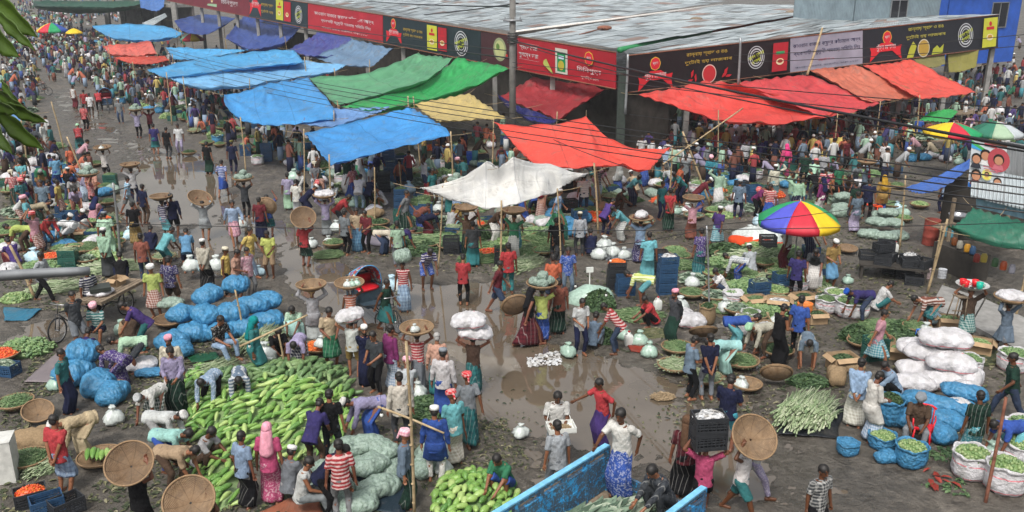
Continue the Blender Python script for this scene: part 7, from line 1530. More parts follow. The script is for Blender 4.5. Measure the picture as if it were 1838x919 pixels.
# ================================================================== people one by one: foot pixel, pose, yaw, top, lower, head, load
PEOPLE = '''
82 542 walk 90 lgrey.L pants.black hair
144 629 backhands 60 dgrey.S shorts.grey hair
168 577 stand 60 navy.S.s pants.black hair
283 571 stand 0 lime.S short.rust.c turban.white
312 557 stand 180 violet.S.f shorts.brown hair
220 508 squat 200 black.S shorts.navy hair
262 508 stand 180 rust.S pants.denim hair
197 500 backhands 180 mint.L lungi.dgrey topi.white
181 616 sit 0 teal.S.s shorts.navy turban.pink
160 652 squat 170 violet.L pants.purple hair
243 668 bend 285 mint.S shorts.dgrey hair
262 632 lean 280 purple.S pants.teal hair
238 618 squat 190 brown.S shorts.brown hair
215 697 bend 250 purple.L.f lungi.purple.f hair
124 742 stand 90 teal.S lungi.navy hair
397 645 sit 60 black.S.f pants.lblue hair
462 683 stand 90 teal.K pants.teal scarf.teal
318 722 stand 0 cream.L lungi.white topi.pink+beard
382 738 bend 350 lblue.L.f pants.black hair
435 735 bend 15 bluegrey.L.s pants.dgrey hair
410 532 stand 90 yellow.V pants.black topi.cream
428 537 wait 90 peach.S shorts.grey hair
450 535 backhands 60 pink.L.f pants.grey hair
372 522 backhands 180 cream.L lungi.black.s topi.white
340 490 lean 200 sky.S shorts.navy hair
300 485 lean 150 cyan.S shorts.teal hair
487 498 wait 0 lime.S shorts.tan hair
452 495 walk 60 yellow.S pants.bluegrey hair
566 606 carry 180 lgrey.K lungi.lgrey turban.tan basket
532 603 squat 0 mint.S.f lungi.aqua.f hair
633 600 carry1 190 orange.V.s shorts.denim turban.white basketbags
636 668 carry 180 white.V shorts.mustard hair whitesack
596 660 wait 20 beige.S short.green.p hair
694 596 walk 70 dgreen.V short.teal hair
726 552 stand 0 red.V.s lungi.lblue.p hair greenload
716 480 stand 200 mint.S pants.grey hair
767 520 lean 20 violet.S.s shorts.blue.f hair
832 548 wait 180 red.S pants.black hair
893 563 walk 80 maroon.S shorts.denim hair
913 528 stand 200 red.S pants.teal hair
659 692 backhands 20 navy.S lungi.navy topi.white+beard
679 706 wait 330 dgrey.S pants.black hair
703 700 stand 140 magenta.L lungi.lblue.c hair
752 692 carrywalk 190 red.V.s lungi.grey hair basketbag
787 712 stand 180 peach.L lungi.teal grey
797 748 stand 170 white.L lungi.blue topi.grey
850 698 carrywalk 170 brown.V lungi.teal.p hair twosacks
731 716 squat 180 lgrey.S lungi.cream.c turban.pink
842 793 walk 200 grey.S lungi.teal.p turban.red
538 668 bend 5 lilac.S lungi.navy.c hair
500 645 squat 30 black.S shorts.black hair
948 620 walk 110 black.V lungi.maroon.s scarf.black redbasket
972 606 carry1 180 lime.S lungi.blue.s hair cabbages
992 556 stand 180 orange.S shorts.denim hair
1018 532 stand 0 blue.S.f pants.bluegrey hair
1003 600 stand 200 rust.S lungi.dgreen.p hair
1040 636 wait 20 white.S pants.navy hair
1064 622 squat 150 bluegrey.K lungi.grey hair
1105 635 lean 260 red.S.s pants.denim hair
1166 586 squat 280 red.S pants.black hair
1150 547 bend 250 lime.S.s shorts.cyan hair
1162 506 stand 180 cyan.S lungi.cyan hair
1208 622 backhands 300 dgrey.L lungi.dgreen topi.pink+beard
1292 532 squat 270 white.S.s shorts.denim hair
1345 490 squat 180 lgrey.L lungi.grey topi.white
1255 498 stand 200 purple.S.f lungi.teal.s hair
1234 716 wait 110 bluegrey.S pants.black hair
1268 718 backhands 190 navy.S pants.grey hair
1298 672 bend 275 aqua.L lungi.aqua hair
1322 628 bend 90 blue.S lungi.cyan hair
1362 640 bend 300 cream.L pants.brown turban.mint
1392 657 wait 120 black.V lungi.black hair
1427 642 stand 140 blue.S pants.black hair
1487 517 wait 20 mustard.S short.sky topi.white
1458 520 lean 340 dgrey.S lungi.white.c hair
1540 577 bend 275 violet.S pants.denim topi.blue
1580 560 squat 90 white.S.f shorts.teal hair
1568 660 walk 70 pink.S short.turq.c hair
1445 664 bend 350 bluegrey.S shorts.cream hair
1660 592 bend 280 rust.S.s short.teal.p hair
1728 608 carry 0 brown.S short.teal.c hair basin
1797 630 carrywalk 200 bluegrey.K shorts.grey hair clothbasket
1531 768 backhands 160 lblue.L lungi.cream.c hair
1555 792 wait 110 white.K lungi.lblue.c hair
1595 715 squat 280 lblue.L pants.black hair
1806 755 walk 250 dgreen.S pants.denim hair
118 888 backhands 170 red.S short.lblue.p hair
148 818 bend 315 beige.K lungi.beige topi.white
280 765 bend 350 white.S lungi.dgreen.c topi.lgrey
322 742 wait 10 lilac.L lungi.dgreen.p hair
300 812 bend 80 white.L pants.lgrey topi.white
312 845 bend 75 aqua.S pants.blue hair
322 880 bend 70 tan.S pants.brown hair
262 978 carry 160 black.V pants.black hair tiltbasket
372 842 squat 80 lgrey.S pants.brown hair
366 1052 carry 170 brown.S pants.black hair tiltbasket
443 912 stand 150 lblue.S lungi.black.p hair
567 848 lean 170 violet.S pants.brown hair
598 828 stand 180 black.S pants.dgrey hair
663 787 bend 290 lilac.L lungi.blue topi.white
722 800 stand 190 cream.L pants.dgrey hair
490 905 stand 180 hotpink.S lungi.hotpink.f scarf.pink
524 905 sit 150 grey.S pants.lgrey topi.white
549 925 sit 100 white.V pants.grey hair
617 935 stand 190 red.S.s pants.grey hair
590 925 lean 90 navy.S pants.black hair
728 912 stand 90 bluegrey.L lungi.dgreen.p turban.pink
783 866 stand 180 blue.K pants.white topi.white
817 836 wait 210 cyan.S lungi.cream.c turban.red
902 888 squat 330 green.S shorts.blue hair
998 830 wait 10 white.S pants.grey hair tray
1080 800 reach 300 red.S lungi.purple hair
1226 892 stand 180 maroon.S.p lungi.black.p scarf.brown
1258 915 carrywalk 170 hotpink.S shorts.black hair cratesload
1300 808 wait 150 navy.S shorts.turq hair
1325 915 carrywalk 60 white.V shorts.teal hair tiltbasket2
1346 893 walk 90 lgrey.S pants.lilac.f topi.cream
1458 975 stand 20 dgrey.S.c pants.black hair
1640 798 sit 330 brown.S pants.grey turban.grey
1740 836 stand 180 dgreen.S.p lungi.turq.f hair
1805 832 bend 285 blue.S pants.cyan hair
1000 900 stand 200 lgrey.S pants.grey hair
82 274 stand 90 white.K lungi.lgrey topi.white
145 270 lean 200 red.S.p lungi.teal.p turban.mint
133 322 stand 60 orange.S pants.navy hair
172 373 wait 0 peach.S pants.black hair
192 320 carry 180 white.S.f shorts.dgrey.p hair basketbag
142 395 lean 20 lilac.S pants.rust.p hair
85 397 stand 0 bluegrey.S shorts.navy hair
88 452 lean 70 red.L pants.denim hair
45 452 bend 275 lime.S pants.brown hair
197 462 stand 190 mint.S lungi.mint topi.grey
246 440 stand 190 black.S lungi.mustard.p hair
272 452 squat 190 navy.S shorts.navy hair
233 384 walk 120 sky.S.s shorts.grey hair
262 402 stand 150 navy.S pants.brown hair
243 362 carry 180 lgrey.S pants.navy hair basket
298 424 carry1 150 violet.S.s short.cyan hair basket
315 428 stand 200 navy.L shorts.black hair
370 426 carry 180 lgrey.K shorts.mustard hair tiltbasket3
423 438 walk 20 lblue.L short.pink.p hair
281 277 stand 200 violet.S short.teal hair
303 285 stand 170 black.S pants.dgrey hair
325 277 stand 0 white.S pants.lilac hair
375 312 stand 170 black.S lungi.dgreen hair
402 352 walk 180 blue.S.s short.blue hair
443 386 carry 180 dgrey.S pants.black topi.grey cabbages
420 312 stand 180 navy.S pants.navy topi.olive
484 424 carry1 180 blue.S short.teal.p hair backbasket
520 378 stand 190 lilac.S lungi.mint hair
535 392 stand 170 white.S lungi.lgrey hair
553 393 lean 100 navy.K pants.navy topi.white
587 420 carry 170 lilac.L lungi.grey topi.white clothbasket
611 414 lean 100 red.S pants.dgrey hair
621 459 stand 150 grey.S pants.black hair
643 452 wait 20 beige.S lungi.sky.p hair
661 454 wait 330 maroon.S pants.black hair
692 457 bend 80 cream.S lungi.denim hair
725 457 bend 100 violet.S short.teal.p hair
549 472 carry1 160 red.S short.dgreen.p hair tiltbasket2
470 430 stand 180 maroon.S lungi.navy hair
646 378 lean 180 white.S.f pants.lblue hair
664 380 lean 160 navy.S pants.black hair
764 334 lean 90 mint.L pants.lblue hair
850 480 stand 180 dgrey.S lungi.teal hair
845 400 stand 0 maroon.S.c pants.black hair
848 440 stand 180 white.V lungi.grey hair
925 452 stand 0 cream.S.c lungi.turq.f hair
997 472 stand 170 black.S pants.dgrey hair
1040 460 stand 190 lgrey.L pants.dgrey topi.cream
1060 458 squat 180 navy.L pants.navy hair
1086 424 lean 130 purple.S pants.navy hair
1115 434 lean 290 cyan.S lungi.lgrey.c hair
1147 468 carry 180 lblue.S lungi.violet.f hair traysack
1200 416 backhands 190 red.S lungi.dgreen.p hair
1240 426 carry 180 pink.S lungi.rust turban.white basket
1220 368 lean 290 teal.S pants.navy hair
1272 340 wait 0 turq.L lungi.navy turban.pink
1323 394 stand 160 bluegrey.S pants.navy topi.lgrey
1358 392 lean 30 magenta.S pants.black hair
1378 400 stand 330 red.S.s lungi.blue hair
1460 365 lean 200 black.S pants.dgrey hair
1477 368 stand 170 red.S.s pants.black hair
1530 402 stand 200 dgreen.S pants.dgrey hair
1533 418 stand 190 bluegrey.S lungi.lilac.f hair
1580 387 stand 170 mustard.K pants.blue scarf.mustard
1583 312 stand 0 white.S.f pants.black hair
1500 292 lean 120 yellow.S shorts.navy hair
1408 320 stand 180 hotpink.K lungi.hotpink scarf.hotpink
1441 338 stand 170 dgreen.S pants.black hair
1474 332 stand 160 lgrey.S pants.grey hair
1553 395 stand 160 navy.S pants.black hair
1692 384 stand 200 lblue.S pants.navy hair
1500 360 stand 20 green.S pants.black hair
1515 305 stand 30 maroon.S pants.black hair
1435 300 stand 0 red.S pants.navy hair
1620 250 stand 180 black.S pants.denim hair
1664 265 stand 170 rust.S lungi.dgreen hair
1645 262 stand 190 blue.S pants.navy hair
1230 330 stand 0 white.S.p pants.navy hair
1192 320 lean 150 lblue.S lungi.white hair
1335 310 stand 10 lgrey.S.f pants.black hair
1290 285 stand 180 orange.S pants.black hair
1318 290 stand 180 lilac.L pants.navy hair
1185 395 stand 30 teal.S pants.navy hair
1150 300 stand 0 white.S pants.black hair
1048 385 stand 190 white.S.s pants.denim hair
1000 470 stand 40 black.S pants.dgrey hair
165 210 stand 190 white.S pants.brown hair
135 195 stand 170 white.V lungi.maroon hair
155 205 stand 200 red.S pants.navy hair
218 222 stand 20 grey.S pants.denim topi.white
250 245 carry 180 lilac.S pants.black hair cabbages
272 240 carry 180 maroon.S pants.black hair blueload
92 145 stand 20 violet.S shorts.grey hair
64 130 stand 0 bluegrey.S shorts.dgrey hair
60 150 stand 90 white.S lungi.white hair
120 140 stand 60 white.L lungi.lgrey topi.white
180 200 lean 200 red.S pants.black hair
155 235 stand 170 red.S.f pants.black hair
'''
def load(kind, P, yaw, sc):
    x, y = P.x, P.y; zt = 1.63*sc; fw = Vector((math.sin(R(yaw)), -math.cos(R(yaw)), 0)); rt = Vector((math.cos(R(yaw)), math.sin(R(yaw)), 0))
    if kind == 'basket': basket(x, y, zt, .40, .18, desc='empty round cane basket carried on a head')
    elif kind in ('basketbag', 'basketbags'):
        basket(x, y, zt, .40, .16, (.06, 0), desc='cane basket with white plastic bags in it, carried on a head')
        for i in range(1 if kind == 'basketbag' else 3): plastic_bag(x - .05 + i*.12, y + .04*i, zt + .03, .6, 'bag' if i == 0 else 'bag_green', 'white plastic bag lying in a carried basket')
    elif kind == 'cabbages':
        basket(x, y, zt, .42, .17, desc='cane basket heaped with bagged cabbages, carried on a head')
        for i, (a, b_) in enumerate(((-.2, 0), (.18, .05), (0, -.18), (0, .2), (.02, .02))): sack('net_green', x + a, y + b_, zt + (.10 if i < 4 else .26), .17, .13, .11, i*1.1, desc='bag of cabbages on a carried basket', group='bags in carried baskets')
    elif kind == 'blueload': basket(x, y, zt, .40, .12, desc='basket covered in blue plastic, carried on a head'); sack('net_blue', x, y, zt + .06, .32, .30, .08, 0, desc='blue plastic bundle in a carried basket', group='bags in carried baskets')
    elif kind == 'whitesack': sack('white_sack', x + .0, y, zt - .02, .36, .22, .16, .35, -.2, desc='white woven sack carried across a head')
    elif kind == 'greenload': sack('net_green', x, y, zt, .26, .22, .2, .2, desc='pale green sack balanced on a head')
    elif kind == 'twosacks': sack('white_sack', x + .03, y, zt - .05, .42, .26, .16, .1, .15, desc='lower white and green sack of two carried on a head'); sack('white_sack', x - .08, y, zt + .22, .42, .28, .18, .05, -.1, desc='upper white sack of two carried on a head')
    elif kind == 'clothbasket': basket(x, y, zt, .42, .16, desc='cane basket covered with white cloth, carried on a head'); sack('white_sack', x, y, zt + .08, .36, .30, .12, .2, desc='white cloth bundle in a carried basket', group='bags in carried baskets')
    elif kind == 'traysack': basket(x, y, zt, .40, .09, desc='flat tray basket with white bags, carried on a head'); sack('white_sack', x, y, zt + .06, .24, .2, .13, 1.2, desc='upright white bag on a carried tray', group='bags in carried baskets')
    elif kind == 'tiltbasket': p = P - fw*.0; basket(p.x, p.y - .10, zt + .02, .40, .18, (R(38), R(8), 0), desc='large empty basket tipped to show its inside, lower left')
    elif kind == 'tiltbasket2': p = P + fw*.08; basket(p.x, p.y - .05, zt + .10, .42, .19, (R(42), R(14), 0), desc='empty round basket held up and tipped open')
    elif kind == 'tiltbasket3': basket(P.x - .1, P.y, zt + .02, .44, .18, (R(18), R(24), 0), desc='empty round basket tilted on a head by the upper puddle')
    elif kind == 'backbasket': basket(P.x + .02, P.y - .22, 1.22*sc, .36, .14, (R(-80), R(4), 0), desc='round basket hung on a back, its woven bottom outward')
    elif kind == 'redbasket': p = P - rt*.0 + Vector((-.32, -.12, 0)); basket(p.x, p.y, 1.12, .38, .14, (R(-60), R(-28), 0), desc='reddish basket carried on its side by the woman in black')
    elif kind == 'basin':
        b = MB(); b.lathe([(.01, 0), (.14, 0), (.30, .07), (.40, .14), (.42, .15), (.39, .14), (.29, .085), (.01, .02)], 32); auto(obj('steel_basin', b.mesh('basin', (plain('enamel', (.42, .43, .42), .35, .5, .2),), ), None, None, (x, y, zt)), 'steel basin of coloured mugs carried on a head', 'basin')
        for (a, b_, c) in ((-.18, 0, '#c81f26'), (.10, .06, '#c81f26'), (.12, -.14, '#19a08a'), (-.2, .12, '#c81f26')):
            m = MB(); m.lathe([(.01, 0), (.075, 0), (.09, .17), (.08, .17), (.07, .02), (.01, .02)], 18); o = obj('plastic_mug', m.mesh('mug', (plain('mug_plastic', c, .3),)), None, None, (x + a, y + b_, zt + .07)); h = MB(); h.torus((.10, 0, .09), .04, .010, 'y', 14, 5); reg(o, obj('handle', h.mesh('handle', (plain('mug_plastic', c, .3),)), o)); auto(o, ('teal' if c == '#19a08a' else 'red') + ' plastic mug in the carried basin', 'mug', 'mugs in the basin')
        s_ = P + rt*-.0 + Vector((-.34, -.05, 0)); root = empty('wooden_stool', (s_.x, s_.y, .75)); root.rotation_euler = (0, .1, .2); q = MB(); q.box((0, 0, .62), (.32, .26, .03)); q.box((0, 0, .2), (.30, .02, .03)); reg(root, obj('seat', q.mesh('seat', (M['wood'],), False), root))
        for sx in (-1, 1):
            for sy in (-1, 1): l = MB(); l.tube([(sx*.13, sy*.10, .61), (sx*.17, sy*.14, 0)], .018, 5); reg(root, obj('leg', l.mesh('leg', (M['wood'],)), root))
        auto(root, 'tall wooden stool held at the side of the mug carrier', 'stool')
    elif kind == 'cratesload':
        for i, (dz, a) in enumerate(((0, .15), (.32, .10))): crate(x + .02, y, zt - .04 + dz, a, 'crate_dark', None if i == 0 else 'paper', 'black crate carried on a head, %s of two' % ('lower' if i == 0 else 'upper'), s=1.05)
    elif kind == 'tray':
        p = P + fw*.38; b = MB(); b.box((0, 0, 0), (.55, .36, .03)); b.box((0, .18, .05), (.55, .015, .10)); b.box((0, -.18, .05), (.55, .015, .10)); b.box((.27, 0, .05), (.015, .36, .10)); b.box((-.27, 0, .05), (.015, .36, .10)); b.tube([(-.27, .15, .05), (-.12, .38, .42), (.12, .38, .42), (.27, .15, .05)], .008, 4)
        auto(obj('hawker_tray', b.mesh('tray', (M['plastic_white'],), False), None, None, (p.x, p.y, .98), R(yaw)), 'white tray slung from the neck of the hawker, full of small wares', 'tray'); pile('root', p.x, p.y, 1.0, .22, .14, .07, n=90, desc='small pink and brown wares on the hawker tray')
for ln in PEOPLE.strip().split('\n'):
    w = ln.split(); px, py = float(w[0]), float(w[1]); ld = len(w) > 7 and w[7] not in ('tiltbasket', 'backbasket', 'redbasket', 'tray'); P = G(px, py + (7 if ld else 0)*(py + 60)/660); sc = random.Random(ln).uniform(.96, 1.04)*(.94 if ld else 1)
    o = person(P.x, P.y, w[2], float(w[3]), w[4], w[5], w[6], z=GZ - .02 if w[2] != 'sit' else GZ, scale=sc)
    if len(w) > 7: load(w[7], P, float(w[3]), sc)
# the two in the truck and the riders
P = G(1113, 893, TB + .1); person(P.x, P.y, 'reach', 330, 'white.S', 'lungi.blue.f', 'hair', z=TB + .12, scale=1.03, note='standing in the blue truck')
P = G(1182, 930, TB + .1); person(P.x, P.y, 'squat', 300, 'dgrey.L.p', 'pants.dgrey', 'hair', z=TB + .2, scale=1.0, note='crouching in the blue truck')
person(bf.x - .74, bf.y, 'sit', 90, 'yellow.S', 'pants.grey', 'hair', z=.50, note='riding the bicycle')
# hand-held plastic bags
for px, py, z, s, mt in ((348, 500, .35, 1.5, 'bag'), (395, 500, .35, 1.5, 'bag'), (365, 498, .3, 1.4, 'bag_blue'), (706, 535, .3, 1.5, 'bag_blue'), (727, 537, .35, 1.4, 'bag'), (581, 640, .35, .9, 'bag'), (793, 848, .5, 1.1, 'bag'), (436, 420, .3, 1.2, 'bag'), (607, 430, .4, 1.2, 'bag'), (1667, 580, .1, 1.3, 'bag_blue'), (1533, 395, .15, 1.4, 'bag_green'), (480, 655, .2, 1.5, 'bag'), (1212, 395, .3, 1.0, 'bag_green'), (1442, 320, .4, 1.0, 'bag')):
    p = G(px, py + 0); plastic_bag(p.x, p.y - .15, z, s, mt, 'full %splastic bag hanging from a hand' % {'bag': 'white ', 'bag_blue': 'pale blue ', 'bag_green': 'pale green '}[mt])

# ================================================================== the rest of the crowd, zone by zone
SH = ['white.S', 'lblue.S', 'navy.S', 'maroon.S', 'red.S', 'teal.S', 'green.S', 'grey.S', 'yellow.S', 'pink.S', 'orange.S', 'purple.S', 'black.S', 'bluegrey.L', 'cream.L', 'white.K', 'lilac.L', 'blue.S', 'red.S.c', 'teal.S.p', 'navy.S.s', 'dgrey.S', 'cyan.S', 'rust.S', 'mint.L', 'white.V', 'peach.S', 'magenta.L', 'beige.S', 'lgrey.S', 'violet.S', 'dgreen.S', 'sky.S', 'brown.S', 'lgrey.L.c', 'grey.S']
LO = ['lungi.blue.p', 'lungi.teal', 'lungi.dgreen.p', 'lungi.white.c', 'lungi.maroon', 'pants.black', 'pants.navy', 'pants.denim', 'pants.dgrey', 'pants.brown', 'shorts.denim', 'short.turq.c', 'short.mustard', 'lungi.lblue.c', 'lungi.grey', 'lungi.navy.p', 'short.rust.c', 'lungi.green.p']
HD = ['hair']*11 + ['topi.white', 'topi.white+beard', 'turban.red', 'turban.pink', 'turban.cream', 'grey', 'scarf.maroon', 'topi.lgrey', 'scarf.navy']
ZN = [ # polygon in photo pixels, spacing in metres, share of them bending or squatting
 ([(5, 290), (60, 260), (150, 300), (190, 350), (210, 460), (150, 480), (5, 500)], 1.25, .6),
 ([(5, 130), (60, 110), (70, 160), (60, 220), (100, 260), (60, 300), (5, 300)], 1.25, .4),
 ([(205, 150), (420, 160), (470, 230), (470, 300), (430, 280), (340, 230), (225, 190)], 1.3, .5),
 ([(470, 240), (560, 250), (640, 300), (700, 330), (680, 400), (600, 380), (520, 330)], 1.35, .4),
 ([(620, 290), (900, 250), (1000, 310), (1160, 330), (1130, 400), (940, 420), (780, 400), (700, 330)], 1.6, .5),
 ([(1130, 235), (1560, 225), (1640, 250), (1600, 300), (1400, 330), (1180, 350)], 1.0, .3),
 ([(1560, 215), (1780, 180), (1838, 230), (1838, 300), (1640, 300)], 1.4, .4),
 ([(1400, 290), (1560, 280), (1620, 330), (1520, 400), (1380, 390)], 1.9, .4), ([(1200, 350), (1380, 330), (1370, 395), (1230, 400)], 2.0, .5),
 ([(700, 405), (1000, 400), (1010, 450), (900, 480), (740, 440)], 1.7, .7),
 ([(1270, 440), (1480, 450), (1500, 540), (1380, 590), (1280, 560)], 2.2, .8),
 ([(60, 100), (200, 90), (420, 140), (210, 160), (230, 200), (150, 160), (100, 150)], 1.7, .3)]
cand = []
for zi, (poly, sp, bend) in enumerate(ZN):
    P = W2(poly); lo, hi = P.min(0), P.max(0); r = random.Random(zi + 40); t = 0; k = 0; area = 0
    for i in range(len(P)): area += P[i-1][0]*P[i][1] - P[i][0]*P[i-1][1]
    want = int(abs(area)/2/(sp*sp)*1.05)
    while t < want*12 and k < want:
        t += 1; x, y = r.uniform(lo[0], hi[0]), r.uniform(lo[1], hi[1])
        if not inpoly(x, y, P): continue
        if any((x-a)**2 + (y-b_)**2 < .55**2 for a, b_ in PLACED) or any((x-a)**2 + (y-b_)**2 < .6**2 for a, b_, *_ in cand): continue
        cand.append((x, y, bend, r.random())); k += 1
cand.sort(key=lambda c: c[1])
MAXP = 322
rest = cand[max(0, MAXP - NP[0]):]
USED = {}
for (x, y, bend, u) in cand[:max(0, MAXP - NP[0])]:
    r = random.Random(u); pose = r.choice(['bend', 'squat', 'squat', 'lean']) if r.random() < bend else r.choice(['stand', 'stand', 'wait', 'walk', 'backhands', 'lean', 'carry1'] if r.random() < .8 else ['carry'])
    for _ in range(6):
        c = (r.choice(SH), r.choice(LO), r.choice(HD))
        if c not in USED: break
    USED[c] = 1
    person(x, y, pose, r.uniform(0, 360), *c, z=GZ - .02)
    if pose == 'carry': load('basket' if r.random() < .6 else 'cabbages', Vector((x, y, 0)), 0, 1.0)
# far crowd, past anyone one could count: one object
def simple_man(rr):
    """small far figure with its own arms, legs, cloth and head"""
    b = MB(); colr = []
    def put(fn, c): n = b.nv; fn(); colr.extend([c]*(b.nv - n))
    dm = lambda c: tuple((q*.6 + (c[0]+c[1]+c[2])*.1)*.72 for q in c[:3]) + (1,)
    c1 = COLS[rr.choice(SH).split('.')[0]]; c2 = COLS[rr.choice(LO).split('.')[1]]; sk_ = (.16, .08, .045, 1); k = rr.random(); ln = 0 if k < .5 else rr.uniform(.3, .9); hz = .86 if k < .75 else .35
    top = (0, -.5*math.sin(ln), hz + .5*math.cos(ln)); 
    put(lambda: b.cap((0, 0, .15), (0, 0, hz), .17, .15, 8, (False, False)), dm(lin(c2))); put(lambda: (b.cap((-.08, -.05, .0), (-.08, 0, .2), .04, .05, 6), b.cap((.08, .05, .0), (.08, 0, .2), .04, .05, 6)), sk_)
    put(lambda: b.cap((0, 0, hz), top, .15, .14, 8), dm(lin(c1)))
    for s in (-1, 1): h = (s*.27, top[1] - rr.uniform(0, .3), top[2] - rr.uniform(.3, .55)); put(lambda: b.cap((s*.16, top[1], top[2]), (s*.25, top[1] - .02, top[2] - .25), .06, .05, 6), dm(lin(c1))); put(lambda: b.cap((s*.25, top[1] - .02, top[2] - .25), h, .04, .03, 6), sk_)
    hd = (0, top[1]*1.3, top[2] + .20); put(lambda: b.ell(hd, (.085, .1, .12), 8, 6), sk_); put(lambda: b.ell((hd[0], hd[1] + .015, hd[2] + .03), (.095, .11, .11), 8, 6, zcut=-.1), lin(COLS['white']) if rr.random() < .2 else (.012, .01, .01, 1))
    return b.verts(), b.f, colr
tps = [simple_man(random.Random(i)) for i in range(40)]
big = MB(); cols = []
FAR = [([(5, 8), (330, 8), (300, 40), (160, 45), (165, 95), (60, 110), (5, 120)], 250), ([(60, 60), (330, 60), (340, 100), (180, 105), (60, 110)], 70), ([(1690, 90), (1838, 85), (1838, 180), (1700, 190)], 60), ([(300, 110), (620, 110), (680, 200), (520, 230), (400, 170)], 60), ([(5, 5), (240, 5), (200, 30), (5, 40)], 160)]
pts = [(x, y) for x, y, *_ in rest]
for fi, (poly, n) in enumerate(FAR):
    P = W2(poly); lo, hi = P.min(0), P.max(0); r = random.Random(fi + 90); t = 0; k = 0
    while k < n and t < 9000:
        t += 1; px = r.uniform(min(q[0] for q in poly), max(q[0] for q in poly)); py = r.uniform(min(q[1] for q in poly), max(q[1] for q in poly))
        if inpoly(px, py, poly): g = G(px, py); pts.append((g.x, g.y)); k += 1
r = random.Random(77)
for x, y in pts:
    v, f, c = tps[r.randrange(40)]; a = r.uniform(0, 6.3); ca, sa = math.cos(a), math.sin(a); s = r.uniform(.92, 1.05)
    vv = v*s; vv = np.stack([vv[:, 0]*ca - vv[:, 1]*sa + x, vv[:, 0]*sa + vv[:, 1]*ca + y, vv[:, 2] + GZ], 1); big.add(vv, f); cols.extend(c)
me = big.mesh('crowd'); at = me.color_attributes.new('cloth', 'FLOAT_COLOR', 'POINT'); at.data.foreach_set('color', np.array(cols, dtype=np.float32).ravel())
m = Mat('crowd_cloth', .9, .15); a_ = m.n('ShaderNodeVertexColor'); a_.layer_name = 'cloth'; m.base(m.mix(.3, a_.outputs[0], m.ramp(m.noise(3), [(.3, (.4, .4, .4)), (.7, (1, 1, 1))]), 'MULTIPLY')); me.materials.append(m.m)
tag(obj('crowd', me), 'dense far crowd filling the back of the market', 'crowd', kind='stuff')
# goods among the crowd, zone by zone
GZN = [(ZN[0][0], 60, 'mix'), (ZN[1][0], 40, 'bag'), (ZN[2][0], 70, 'mix'), (ZN[3][0], 50, 'mix'), (ZN[4][0], 100, 'mix'), (ZN[5][0], 75, 'bag'), (ZN[6][0], 50, 'bag'), (ZN[9][0], 46, 'green'), (ZN[10][0], 40, 'green'), (ZN[11][0], 55, 'bag'), ([(1400, 300), (1560, 280), (1640, 330), (1500, 350), (1420, 420), (1380, 380)], 24, 'mix'), ([(1160, 340), (1380, 320), (1400, 380), (1290, 400), (1180, 380)], 26, 'mix'), ([(640, 400), (760, 410), (740, 450), (650, 430)], 8, 'green'), ([(1500, 600), (1660, 560), (1640, 640), (1560, 680)], 8, 'green'),
       ([(5, 560), (60, 640), (5, 700)], 3, 'green'), ([(180, 300), (210, 320), (200, 400)], 3, 'mix'), ([(1160, 430), (1260, 430), (1250, 560), (1180, 560)], 5, 'green'), ([(5, 20), (330, 20), (200, 90), (5, 110)], 120, 'bag'), ([(5, 20), (240, 18), (60, 60), (5, 60)], 60, 'bag')]
GP = list(PLACED)
for zi, (poly, n, kind) in enumerate(GZN):
    P = W2(poly); r = random.Random(zi + 300); k = t = 0
    while k < n and t < n*30:
        t += 1; px = r.uniform(min(q[0] for q in poly), max(q[0] for q in poly)); py = r.uniform(min(q[1] for q in poly), max(q[1] for q in poly))
        if not inpoly(px, py, poly): continue
        g = G(px, py)
        if any((g.x-a)**2 + (g.y-b_)**2 < .40**2 for a, b_ in GP): continue
        GP.append((g.x, g.y)); k += 1; u = r.random(); farr = g.y > 60
        vk = r.choice(['bean', 'bean', 'leaf', 'leaf', 'pale', 'cuke', 'lime', 'cuke', 'tomato' if r.random() < .4 else 'bean', 'cauli'])
        if kind == 'green': u *= .62
        if kind == 'bag' and r.random() < .5: u = .5 + u*.5
        if u < .26: basket_of(vk, g.x, g.y, r.uniform(.36, .46))
        elif u < .50: pile(vk, g.x, g.y, GZ, r.uniform(.45, .8), r.uniform(.35, .6), r.uniform(.15, .32), align=r.uniform(0, 3) if vk in ('pale', 'bean') else None)
        elif u < .61: stack(g.x, g.y, r.choice([1, 1, 2]), r.uniform(-.2, .3), r.choice(['crate_blue', 'crate_blue', 'crate_dark', 'crate_green']), vk if r.random() < .6 else None)
        elif u < .80: sack(r.choice(['white_sack', 'net_green', 'white_sack', 'net_blue', 'jute']), g.x, g.y, GZ, .42, .28, .18, r.uniform(0, 3))
        elif u < .90: plastic_bag(g.x, g.y, GZ, r.uniform(1, 1.8), r.choice(['bag', 'bag', 'bag_green', 'bag_blue']))
        else: open_sack(r.choice(['white_sack', 'white_sack', 'net_blue']), vk, g.x, g.y, .3, .45)
